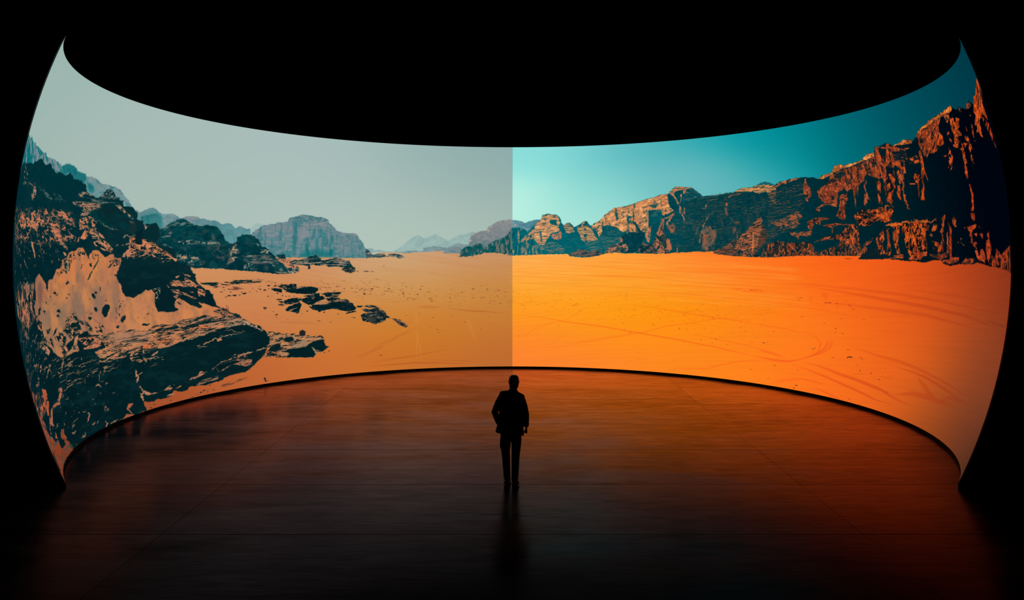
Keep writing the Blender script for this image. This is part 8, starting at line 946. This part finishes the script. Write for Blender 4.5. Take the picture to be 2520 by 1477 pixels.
('S','6573,-2142 6991,-2201 7342,-2247',(10.6,15.5),4,{'a':(0,-14.02),'b':(122.95,-6.38),'s':[(0,(250,112,30)),(.5,(244,88,26)),(.75,(176,60,24)),(1,(88,42,30))],'w':(133,213.7)},.54,3,.85,None),
('S','6200,-2042 6568,-2067 6941,-2088',(10.9,15.1),3,{'a':(0,-14.02),'b':(122.95,-6.38),'s':[(0,(250,112,30)),(.5,(244,88,26)),(.75,(176,60,24)),(1,(88,42,30))],'w':(133,213.7)},.27,3,.85,None),
('S','5020,-441 5292,-446 5564,-450 5837,-453 6112,-455 6408,-468 6707,-481 7010,-491 7297,-504 7589,-516 7887,-526 8191,-534 8527,-552 8877,-567 9244,-578 9640,-595 10074,-606 10577,-610 11858,-590',(10.2,17.4),8,{'a':(0,-14.02),'b':(122.95,-6.38),'s':[(0,(250,112,30)),(.5,(244,88,26)),(.75,(176,60,24)),(1,(88,42,30))],'w':(133,213.7)},.405,3,.85,None),
('S','5894,-480 6190,-505 6488,-529 6789,-551 7094,-576 7405,-599 7721,-620 8044,-639 8376,-655 8720,-667 9083,-686 9467,-701 9884,-710 10288,-735 10762,-749 11414,-745',(10,17.7),9,{'a':(0,-14.02),'b':(122.95,-6.38),'s':[(0,(250,112,30)),(.5,(244,88,26)),(.75,(176,60,24)),(1,(88,42,30))],'w':(133,213.7)},.54,3,.85,None),
('S','8180,-443 8492,-456 8816,-467 9155,-475 9514,-481 9876,-489 10277,-493 10747,-491',(8.8,19.1),6,{'a':(0,-14.02),'b':(122.95,-6.38),'s':[(0,(250,112,30)),(.5,(244,88,26)),(.75,(176,60,24)),(1,(88,42,30))],'w':(133,213.7)},.27,3,.85,None),
('S','6473,-737 6755,-747 7041,-756 7312,-764 7586,-771 7866,-777 8151,-780 8444,-782 8746,-782 9161,-807 9607,-826 10015,-836 10480,-839',(10.1,17.4),9,{'a':(0,-14.02),'b':(122.95,-6.38),'s':[(0,(250,112,30)),(.5,(244,88,26)),(.75,(176,60,24)),(1,(88,42,30))],'w':(133,213.7)},.405,3,.85,None),
('S','5047,-808 5375,-811 5705,-813 5965,-835 6227,-856 6491,-875 6797,-900 7107,-924 7422,-944',(11.5,14.7),3,{'a':(0,-14.02),'b':(122.95,-6.38),'s':[(0,(250,112,30)),(.5,(244,88,26)),(.75,(176,60,24)),(1,(88,42,30))],'w':(133,213.7)},.3375,3,.85,None),
('S','10538,-711 11117,-712 11913,-693',(4.5,22.6),6,{'a':(0,-14.02),'b':(122.95,-6.38),'s':[(0,(250,112,30)),(.5,(244,88,26)),(.75,(176,60,24)),(1,(88,42,30))],'w':(133,213.7)},.405,3,.85,None),
('S','7178,-1395 7490,-1434 7809,-1470 8325,-1483 8889,-1527 9520,-1577 10270,-1620 11021,-1631',(9.1,18.4),8,{'a':(0,-14.02),'b':(122.95,-6.38),'s':[(0,(250,112,30)),(.5,(244,88,26)),(.75,(176,60,24)),(1,(88,42,30))],'w':(133,213.7)},.405,3,.85,None),
('S','8233,-1573 8779,-1587 9137,-1608 9751,-1666 10364,-1709 10792,-1706',(8.5,19.1),7,{'a':(0,-14.02),'b':(122.95,-6.38),'s':[(0,(250,112,30)),(.5,(244,88,26)),(.75,(176,60,24)),(1,(88,42,30))],'w':(133,213.7)},.54,3,.85,None),
('S','8914,-1627 9140,-1709 9379,-1785 9601,-1817',(8.8,18.7),12,{'a':(0,-14.02),'b':(122.95,-6.38),'s':[(0,(250,112,30)),(.5,(244,88,26)),(.75,(176,60,24)),(1,(88,42,30))],'w':(133,213.7)},.405,3,.85,None),
('S','8441,-1977 8945,-1867 9389,-1841 9763,-1844 10259,-1804',(8.6,18.8),14,{'a':(0,-14.02),'b':(122.95,-6.38),'s':[(0,(250,112,30)),(.5,(244,88,26)),(.75,(176,60,24)),(1,(88,42,30))],'w':(133,213.7)},.4725,3,.85,None),
('S','9703,-1855 10001,-1746 10513,-1721',(7.4,20.1),10,{'a':(0,-14.02),'b':(122.95,-6.38),'s':[(0,(250,112,30)),(.5,(244,88,26)),(.75,(176,60,24)),(1,(88,42,30))],'w':(133,213.7)},.405,3,.85,None),
('S','7981,-1766 8318,-1755',(10.1,17),2,{'a':(0,-14.02),'b':(122.95,-6.38),'s':[(0,(250,112,30)),(.5,(244,88,26)),(.75,(176,60,24)),(1,(88,42,30))],'w':(133,213.7)},.54,3,.85,None),
('S','8222,-1722 8350,-1711',(10,17.2),2,{'a':(0,-14.02),'b':(122.95,-6.38),'s':[(0,(250,112,30)),(.5,(244,88,26)),(.75,(176,60,24)),(1,(88,42,30))],'w':(133,213.7)},.54,3,.85,None),
('S','7327,-1827 7748,-1759',(10.5,16.2),1.6,{'a':(0,-14.02),'b':(122.95,-6.38),'s':[(0,(250,112,30)),(.5,(244,88,26)),(.75,(176,60,24)),(1,(88,42,30))],'w':(133,213.7)},.405,3,.85,None),
('S','6322,-588 6659,-599',(11.5,14.9),3,{'a':(0,-14.02),'b':(122.95,-6.38),'s':[(0,(250,112,30)),(.5,(244,88,26)),(.75,(176,60,24)),(1,(88,42,30))],'w':(133,213.7)},.405,3,.85,None),
('S','6392,-620 6574,-646',(11.5,14.9),8,{'a':(0,-14.02),'b':(122.95,-6.38),'s':[(0,(250,112,30)),(.5,(244,88,26)),(.75,(176,60,24)),(1,(88,42,30))],'w':(133,213.7)},.405,3,.85,None),
('D',[(63.85,-15.3,.161,.081),(64.26,-15.11,.143,.067),(68.03,-11.52,.143,.079),(68,-12.16,.143,.052),(75.36,-17.45,.152,.087),(74.43,-16.7,.113,.05),(78.06,-17.46,.271,.049),(80.29,-18.11,.277,.048),(83.11,-19.52,.184,.047),(62.17,-21.71,.294,.082),(61.76,-22.22,.221,.082),(74.86,-22.02,.175,.062),(56.41,-18.94,.214,.056),(60.41,-10.13,.243,.041),(65.37,-10.79,.106,.053),(54.87,-13.04,.104,.057),(71.49,-14.56,.257,.038),(77.76,-22.3,.1,.049),(53.15,-15.22,.244,.058),(61.57,-19.12,.108,.055),(55.67,-21.37,.108,.057),(72.83,-21.8,.115,.038),(59.38,-7.29,.206,.042),(65.19,-7.52,.245,.04),(68.96,-9.84,.143,.039),(73.9,-9.58,.182,.038),(69.68,-12.17,.252,.039),(68.65,-16.16,.182,.052),(81.01,-16.3,.158,.036)],(92,44,24),.85),
('S','7176,-1582 7219,-1565 7279,-1566',(10.8,15.8),2.2,(50,36,30),1,1,0,None),
('S','7463,-1536 7524,-1569',(10.7,16.1),1.6,(150,60,30),.7,1,0,None),
('D',[(9.74,-14.04,.101,.082),(23.21,-13.23,.084,.08),(23.62,-14.46,.084,.064),(24.87,-15.17,.169,.064),(29.58,-13.2,.151,.063),(35.04,-13.75,.135,.077),(36.79,-13.92,.101,.062),(39.86,-15.74,.136,.076),(42.97,-15.33,.17,.06),(42.32,-16.06,.136,.06),(45.51,-16.11,.171,.044),(50.66,-15.32,.103,.058),(53.3,-15.24,.206,.057),(51.52,-20.2,.158,.072),(27.09,-18.92,.052,.063),(21.45,-12.57,.084,.048),(31.23,-10.87,.067,.063),(28.78,-11.1,.167,.047),(9,-9.7,.134,.049),(2.78,-9.31,.083,.05),(16.07,-21.95,.07,.065),(36.35,-16.46,.068,.062),(47.82,-11.89,.084,.059),(15.17,-8.26,.083,.065),(3.41,-7.58,.117,.05),(22.52,-10.38,.117,.048),(42.96,-10.98,.101,.045),(33.4,-12.43,.067,.062),(1.48,-16.27,.119,.05)],(146,66,26),.85),
('P','0,-705 427,-713 853,-719 1280,-724 1706,-727 2132,-729 2538,-752 2944,-773 3350,-792 3756,-809 4163,-824 4571,-836 4981,-846 5392,-854 5437,-1198 5500,-1541 5043,-1513 4589,-1480 4138,-1441 3689,-1397 3242,-1348 2834,-1325 2428,-1299 2022,-1270 1616,-1239 1211,-1204 807,-1167 403,-1128 0,-1087',None,[('n',(214,110,26),.06,.8,(1.48,-.0121,-.136,-4.16),.6)],None,14,1,455,1),
('P','4467,-573 4894,-578 5324,-582 5371,-635 4898,-634',None,[('n',(240,80,30),.3,.8,(.988,-.0315,-.192,-4.53),.7)],None,2,1,456,1),
('P','5690,-668 6132,-684 6580,-697 7034,-707 7283,-824 6820,-803 6366,-778',None,[('n',(200,70,26),.14,.8,(1.15,-.0123,-.134,-4.98),.7)],None,4,1,457,1),
]
def paint_panorama():
    C = Canvas()
    for o in PICTURE:
        if o[0] == 'P': C.poly(pts_of(o[1]), o[2], o[3], o[4], o[5], o[6], o[7], o[8])
        elif o[0] == 'S': C.line(pts_of(o[1]), o[2], o[3], o[4], o[5], o[6], o[7], o[8])
        else: C.dots(o[1], o[2], None, o[3])
    return np.clip(C.im, 0, 255) / 255
pic = paint_panorama()
img = bpy.data.images.new('desert_panorama', TW, TH)
buf = np.ones((TH, TW, 4), np.float32); buf[..., :3] = pic[::-1]
img.pixels.foreach_set(buf.ravel()); img.update(); img.pack()

def screen_material():
    m, t, out = nodes('screen_picture')
    uvn = t.nodes.new('ShaderNodeUVMap'); tex = t.nodes.new('ShaderNodeTexImage'); em = t.nodes.new('ShaderNodeEmission')
    tex.image = img; tex.interpolation = 'Linear'; tex.extension = 'EXTEND'
    t.links.new(uvn.outputs[0], tex.inputs[0]); t.links.new(tex.outputs[0], em.inputs[0]); em.inputs[1].default_value = 1.0
    t.links.new(em.outputs[0], out.inputs[0])
    return m
screen = empty('curved_screen', (0, D, 0))
screen['label'] = 'giant curved screen showing a desert panorama, its left half dimmer'
screen['category'] = 'screen'
v, f, uv = belt(RS, -LAT, LAT, 240, 40)
me = mesh_from('display', [(x, y, z + ZC) for x, y, z in v], f)
ul = me.uv_layers.new(name='UVMap')
li = np.empty(len(me.loops), np.int32); me.loops.foreach_get('vertex_index', li)
ul.data.foreach_set('uv', np.asarray(uv, np.float32)[li].ravel())
disp = link('display', me, screen_material(), screen); disp['label'] = 'glowing desert picture with orange sand and rocky cliffs'
# black cabinet behind the picture: a thick shell with closed rims
def shell(r0, r1, lat0, lat1, nu, nv):
    a, fa, _ = belt(r0, lat0, lat1, nu, nv); b, fb, _ = belt(r1, lat0, lat1, nu, nv, CUT)
    n = len(a); w = nu + 1
    faces = list(fa) + [tuple(n + k for k in reversed(q)) for q in fb]
    for i in range(nu):
        faces.append((i, i + 1, n + i + 1, n + i)); k = nv * w
        faces.append((k + i + 1, k + i, n + k + i, n + k + i + 1))
    for j in range(nv):
        faces.append(((j + 1) * w, j * w, n + j * w, n + (j + 1) * w)); k = nu
        faces.append((j * w + k, (j + 1) * w + k, n + (j + 1) * w + k, n + j * w + k))
    return [(x, y, z + ZC) for x, y, z in a + b], faces
hv, hf = shell(RS + .02, RS + .16, -LAT, LAT, 240, 24)
link('housing', mesh_from('housing', hv, hf, False), black, screen)
# low black plinth between the screen and the floor
def plinth():
    rb = RS * math.cos(math.radians(LAT)); z1 = ZC - RS * math.sin(math.radians(LAT)); nu = 240
    am = math.acos((CUT - D) / rb); v = []
    for i in range(nu + 1):
        a = am * (2 * i / nu - 1)
        for r, z in ((rb + .0, 0.0), (rb + .0, z1 - .002), (rb + .16, z1 - .002), (rb + .16, 0.0)):
            v.append((r * math.sin(a), r * math.cos(a), z))
    f = [(4 * i + k, 4 * (i + 1) + k, 4 * (i + 1) + (k + 1) % 4, 4 * i + (k + 1) % 4) for i in range(nu) for k in range(4)]
    f += [(0, 1, 2, 3), (4 * nu + 3, 4 * nu + 2, 4 * nu + 1, 4 * nu)]
    return mesh_from('plinth', v, f, False)
link('plinth', plinth(), black, screen)

# ------------------------------------------------------------------ the man
suit = plain('dark_suit_cloth', (.010, .010, .011), .85, .25, .35, 300)
trous = plain('dark_trouser_cloth', (.009, .009, .010), .85, .25, .35, 300)
skin = plain('skin', (.22, .13, .09), .5, .4, .12, 60)
hairm = plain('dark_hair', (.012, .010, .009), .55, .4, .4, 200)
leather = plain('black_shoe_leather', (.010, .008, .007), .6, .3, .3, 80)
shirtm = plain('shirt_cloth', (.10, .10, .11), .8, .3, .1, 200)

class Geo:
    """collects closed tubes; merged to one skin afterwards"""
    def __init__(s): s.v = []; s.f = []
    def ring_tube(s, rings, n=20):
        """rings: (centre, axis_x, axis_y, rx, ry) ; super-ellipse section"""
        base = len(s.v)
        for c, ax, ay, rx, ry, p in rings:
            for k in range(n):
                a = 2 * math.pi * k / n; ca, sa = math.cos(a), math.sin(a)
                x = math.copysign(abs(ca) ** p, ca) * rx; y = math.copysign(abs(sa) ** p, sa) * ry
                s.v.append(tuple(c + ax * x + ay * y))
        m = len(rings)
        for j in range(m - 1):
            for k in range(n):
                a = base + j * n + k; b = base + j * n + (k + 1) % n
                s.f.append((a, b, b + n, a + n))
        s.f.append(tuple(base + k for k in reversed(range(n)))); s.f.append(tuple(base + (m - 1) * n + k for k in range(n)))
    def path(s, pts, n=16, flat=1.0, side=None, ends=True, p=1.0):
        """pts: (x,y,z,r) ; tube with rounded ends along a bent path"""
        P = [Vector(q[:3]) for q in pts]; R = [q[3] for q in pts]
        rings = []
        for i, c in enumerate(P):
            d = (P[min(i + 1, len(P) - 1)] - P[max(i - 1, 0)]).normalized()
            sd = Vector(side) if side else (Vector((1, 0, 0)) if abs(d.x) < .8 else Vector((0, 1, 0)))
            ax = (sd - d * sd.dot(d)).normalized(); ay = d.cross(ax)
            if ends and i == 0:
                for k in (.9, .6, .25): rings.append((c - d * R[0] * k, ax, ay, R[0] * math.sqrt(1 - k * k), R[0] * flat * math.sqrt(1 - k * k), p))
            rings.append((c, ax, ay, R[i], R[i] * flat, p))
            if ends and i == len(P) - 1:
                for k in (.25, .6, .9): rings.append((c + d * R[i] * k, ax, ay, R[i] * math.sqrt(1 - k * k), R[i] * flat * math.sqrt(1 - k * k), p))
        s.ring_tube(rings, n)
    def stack(s, secs, n=28, p=.85):
        """horizontal sections (x, y, z, rx, ry), bottom to top"""
        X, Y = Vector((1, 0, 0)), Vector((0, 1, 0))
        s.ring_tube([(Vector((q[0], q[1], q[2])), X, Y, q[3], q[4], q[5] if len(q) > 5 else p) for q in secs], n)
    def ball(s, c, r, n=14):
        X, Y = Vector((1, 0, 0)), Vector((0, 1, 0)); rings = []
        for k in range(1, 10):
            t = math.pi * (k / 10 - .5)
            rings.append((Vector((c[0], c[1], c[2] + r[2] * math.sin(t))), X, Y, r[0] * math.cos(t), r[1] * math.cos(t), 1.0))
        s.ring_tube(rings, n)
    def build(s, name, mat, parent, voxel=None, smooth=4, strength=.5):
        me = mesh_from(name, s.v, s.f); o = link(name, me, None, None)
        if voxel:
            md = o.modifiers.new('r', 'REMESH'); md.mode = 'VOXEL'; md.voxel_size = voxel; md.use_smooth_shade = True
            ms = o.modifiers.new('s', 'SMOOTH'); ms.iterations = smooth; ms.factor = strength
            dg = bpy.context.evaluated_depsgraph_get(); dg.update()
            new = bpy.data.meshes.new_from_object(o.evaluated_get(dg)); o.modifiers.clear(); o.data = new
            bpy.data.meshes.remove(me); new.name = name
            new.polygons.foreach_set('use_smooth', [True] * len(new.polygons))
        o.data.materials.clear(); o.data.materials.append(mat); o.parent = parent
        return o

MAN_Y = 0.7377 * D
man = empty('person', (-.004, MAN_Y, 0))
man['label'] = 'man in a dark suit seen from behind, one hand in his pocket, watching the screen'
man['category'] = 'person'

def hand(g, wrist, down, palm_n, thumb, curl, s=1.0):
    """palm, four fingers of their own length, a thumb from the side of the palm"""
    w, d, n, t = Vector(wrist), Vector(down).normalized(), Vector(palm_n).normalized(), Vector(thumb).normalized()
    g.path([(*w, .026), (*(w + d * .03 * s), .030), (*(w + d * .075 * s), .036), (*(w + d * .095 * s), .034)], 14, .5, t)
    for i, (off, ln) in enumerate(((.028, .072), (.0095, .080), (-.0095, .075), (-.027, .058))):
        b = w + d * .088 * s + t * off; q = b; ang = .35; pts = [(*(b - d * .02), .0095)]
        for k, fr in enumerate((.45, .32, .23)):
            ang += curl * (1.0 + .12 * i) * (.75 if k == 0 else 1.0)
            dirn = d * math.cos(ang) + n * math.sin(ang)
            pts.append((*q, .0095 - .0008 * k)); q = q + dirn * ln * fr * s
        pts.append((*q, .0078)); g.path(pts, 10)
    b = w + d * .035 * s + t * .028
    g.path([(*(b - t * .012), .012), (*(b + t * .010 + d * .02 + n * .008), .0115), (*(b + t * .014 + d * .045 + n * .022), .0105), (*(b + t * .004 + d * .066 + n * .032), .009)], 10)

# joints (x right, y towards the screen, z up)
HEAD = Vector((.036, .02, 1.732))
SH_L, EL_L, WR_L = (-.185, .0, 1.515), (-.288, -.045, 1.235), (-.205, .075, .985)
SH_R, EL_R, WR_R = (.195, .0, 1.465), (.236, -.035, 1.195), (.246, .02, .985)
HIP_L, KN_L, AN_L = (-.088, .0, .90), (-.105, .045, .52), (-.085, .0, .09)
HIP_R, KN_R, AN_R = (.080, .0, .88), (.072, .02, .50), (.056, -.03, .09)

# ---- body: one continuous surface
g = Geo()
hx, hy, hz = HEAD
g.stack([(hx - .010, hy + .035, hz - .118, .030, .034, 1), (hx - .008, hy + .030, hz - .100, .050, .060, 1), (hx - .004, hy + .020, hz - .070, .064, .080, 1), (hx, hy + .010, hz - .030, .072, .092, 1),
         (hx, hy, hz + .010, .076, .097, 1), (hx, hy - .004, hz + .050, .074, .095, 1), (hx, hy - .006, hz + .080, .062, .080, 1), (hx, hy - .006, hz + .100, .040, .052, 1), (hx, hy - .006, hz + .108, .016, .02, 1)], 24)
g.path([(.012, .0, 1.50, .075), (.016, -.005, 1.56, .066), (.024, .0, 1.63, .063), (hx - .004, hy - .005, hz - .06, .062)], 18)
g.path([(hx, hy + .085, hz + .012, .010), (hx, hy + .104, hz - .018, .013), (hx, hy + .098, hz - .030, .012)], 10)          # nose
g.path([(hx - .022, hy + .088, hz - .062, .007), (hx, hy + .093, hz - .062, .009), (hx + .022, hy + .088, hz - .062, .007)], 8)   # lips
g.path([(hx - .016, hy + .072, hz - .100, .014), (hx + .016, hy + .072, hz - .100, .014)], 8)                               # chin
for sx in (-1, 1):
    g.path([(hx + sx * .016, hy + .090, hz + .026, .009), (hx + sx * .036, hy + .086, hz + .028, .009), (hx + sx * .052, hy + .070, hz + .024, .008)], 8)   # brow
    g.ball((hx + sx * .032, hy + .079, hz + .006), (.012, .012, .009), 10)                                                   # eye
    g.path([(hx + sx * .076, hy + .004, hz - .034, .008), (hx + sx * .083, hy - .004, hz - .010, .011), (hx + sx * .086, hy - .010, hz + .012, .011), (hx + sx * .081, hy - .002, hz + .026, .008)], 10, .6)   # ear
g.stack([(-.004, .0, .84, .150, .105), (-.006, .0, .95, .165, .115), (.0, .0, 1.08, .148, .105), (.002, .0, 1.22, .160, .112), (.006, .0, 1.36, .172, .115), (.010, .0, 1.46, .150, .096), (.012, .0, 1.51, .10, .076), (.014, .0, 1.56, .06, .06)])
for S_, E_, W_ in (((-.148, -.004, 1.510), EL_L, WR_L), ((.158, -.004, 1.455), EL_R, WR_R)):
    m1 = [(a + b) / 2 for a, b in zip(S_, E_)]; m2 = [(a * .6 + b * .4) for a, b in zip(E_, W_)]
    m1[0] += math.copysign(.006, S_[0])
    g.path([(*S_, .044), (*m1, .046), (*E_, .040), (*m2, .040), (*W_, .027)], 14)
for H_, K_, A_ in ((HIP_L, KN_L, AN_L), (HIP_R, KN_R, AN_R)):
    m1 = [(a + b) / 2 for a, b in zip(H_, K_)]; m2 = [(a * .65 + b * .35) for a, b in zip(K_, A_)]
    g.path([(*H_, .078), (*m1, .068), (*K_, .052), (*m2, .050), (A_[0], A_[1], A_[2], .034)], 14)
    g.path([(A_[0], A_[1] - .03, .055, .034), (A_[0], A_[1] + .05, .045, .034), (A_[0], A_[1] + .12, .036, .026)], 12)
hand(g, WR_R, (.03, .03, -1), (-1, .25, 0), (-.05, 1, 0), .62)
hand(g, WR_L, (.45, .35, -1), (1, .2, .3), (.1, 1, .3), .25)
body = g.build('body', skin, man, .0065, 2, .4)

# ---- hair: cap over the back, the sides and the top of the head
g = Geo()
g.stack([(hx - .002, hy - .036, hz - .098, .062, .050, .9), (hx - .001, hy - .036, hz - .080, .072, .062, .9), (hx, hy - .034, hz - .050, .080, .074, .9), (hx, hy - .030, hz - .015, .085, .084, .9), (hx, hy - .020, hz + .025, .088, .094, .9), (hx, hy - .010, hz + .060, .086, .099, .88),
         (hx + .001, hy - .006, hz + .088, .078, .092, .85), (hx + .002, hy - .004, hz + .107, .062, .074, .85), (hx + .002, hy - .002, hz + .120, .036, .048, .9)], 28)
hair = g.build('hair', hairm, man, .005, 2, .4)

# ---- shirt collar
g = Geo()
g.stack([(.018, -.004, 1.560, .076, .076, 1), (.020, -.004, 1.600, .073, .073, 1), (.022, -.003, 1.622, .069, .070, 1)], 24)
g.build('shirt_collar', shirtm, man)

# ---- jacket
g = Geo()
g.stack([(-.036, .012, .866, .234, .150, .75), (-.034, .010, .92, .230, .150, .75), (-.024, .005, 1.02, .216, .142, .78), (-.014, .0, 1.14, .206, .134, .8), (-.006, -.004, 1.26, .206, .136, .8), (.004, -.008, 1.38, .208, .138, .78),
         (.006, -.008, 1.46, .208, .128, .75), (.008, -.006, 1.505, .190, .110, .75), (.010, -.004, 1.535, .140, .090, .8), (.014, -.004, 1.565, .098, .084, .9), (.017, -.004, 1.600, .080, .079, 1)], 36)
def sleeve(S_, E_, W_, r):
    m1 = [(a + b) / 2 for a, b in zip(S_, E_)]; m2 = [(a + b) / 2 for a, b in zip(E_, W_)]
    m1[0] += math.copysign(.008, S_[0]); g.path([(*S_, r[0]), (*m1, r[1]), (*E_, r[2]), (*m2, r[3]), (*W_, r[4])], 18)
sleeve((-.148, -.004, 1.522), EL_L, (-.212, .066, 1.01), (.062, .064, .058, .054, .046))
sleeve((.158, -.004, 1.466), EL_R, (.245, .018, 1.005), (.064, .062, .058, .053, .046))
g.path([(-.055, -.008, 1.562, .036), (-.11, -.008, 1.553, .039), (-.166, -.006, 1.544, .042)], 12)                 # padded shoulders
g.path([(.075, -.008, 1.552, .036), (.12, -.008, 1.524, .040), (.174, -.006, 1.492, .043)], 12)
for y, z in ((-.070, 1.575), (-.066, 1.600)): g.path([(-.045, y + .02, z - .004, .012), (.016, y, z, .013), (.078, y + .02, z - .006, .012)], 10)
for i_, (x_, y_, z_) in enumerate(g.v):                                              # the hem hangs lower on the right and flares out
    if z_ < 1.08 and x_ < .20:
        k_ = min((1.08 - z_) / .22, 1.1)
        g.v[i_] = (x_ * (1 + .035 * k_) + .004 * k_, y_ * (1 + .06 * k_), z_ - .125 * k_ * (x_ + .02))
jacket = g.build('jacket', suit, man, .0055, 4, .4)
jb = Geo(); jb.path([(-.03, -.137, .872, .004), (-.022, -.136, 1.02, .004), (-.012, -.13, 1.12, .004)], 8)
jb.build('jacket_vent', suit, jacket); 

# ---- trousers
g = Geo()
g.stack([(-.008, .0, .80, .165, .118), (-.010, .0, .88, .178, .126), (-.008, .0, 1.0, .170, .120)], 30)
g.path([(-.098, .0, .86, .090), (-.108, .012, .74, .092), (-.112, .034, .645, .092), (-.108, .044, .60, .080), (-.104, .042, .55, .073), (-.094, .018, .40, .066), (-.085, -.002, .22, .060), (-.078, -.004, .10, .056)], 18, 1.06)
g.path([(.078, .0, .84, .088), (.078, .006, .72, .086), (.070, .018, .56, .074), (.062, .010, .44, .068), (.060, -.006, .30, .064), (.054, -.024, .16, .058), (.052, -.028, .09, .058)], 18, 1.06)
g.build('trousers', trous, man, .006, 2, .4)

# ---- shoes
for ax_, ay_, tw in ((-.080, -.005, -.10), (.068, -.035, .12)):
    g = Geo()
    g.path([(0, -.075, .050, .040), (0, -.02, .058, .043), (0, .07, .046, .046), (0, .15, .036, .040), (0, .185, .030, .030)], 18, .82, (1, 0, 0))
    sh = g.build('shoe', leather, man, .006, 3, .5)
    sole = Geo(); X_ = Vector((1, 0, 0)); pts = []
    outl = [(.0, -.118), (.030, -.108), (.040, -.07), (.036, -.02), (.044, .05), (.048, .11), (.040, .17), (.018, .213), (-.012, .216), (-.036, .18), (-.046, .11), (-.042, .05), (-.034, -.02), (-.038, -.07), (-.028, -.108)]
    nv_ = len(outl)
    sv = [(x, y, 0.0) for x, y in outl] + [(x * 1.02, y * 1.01, .020 if y < -.02 else .014) for x, y in outl]
    sf = [tuple(reversed(range(nv_))), tuple(range(nv_, 2 * nv_))] + [(i, (i + 1) % nv_, nv_ + (i + 1) % nv_, nv_ + i) for i in range(nv_)]
    so = link('sole', mesh_from('sole', sv, sf, False), leather, sh)
    sh.location = (ax_, ay_, .006); sh.rotation_euler = (0, 0, tw); sh.scale = (1.22, 1.05, 1.15); so.location = (0, 0, -.005)
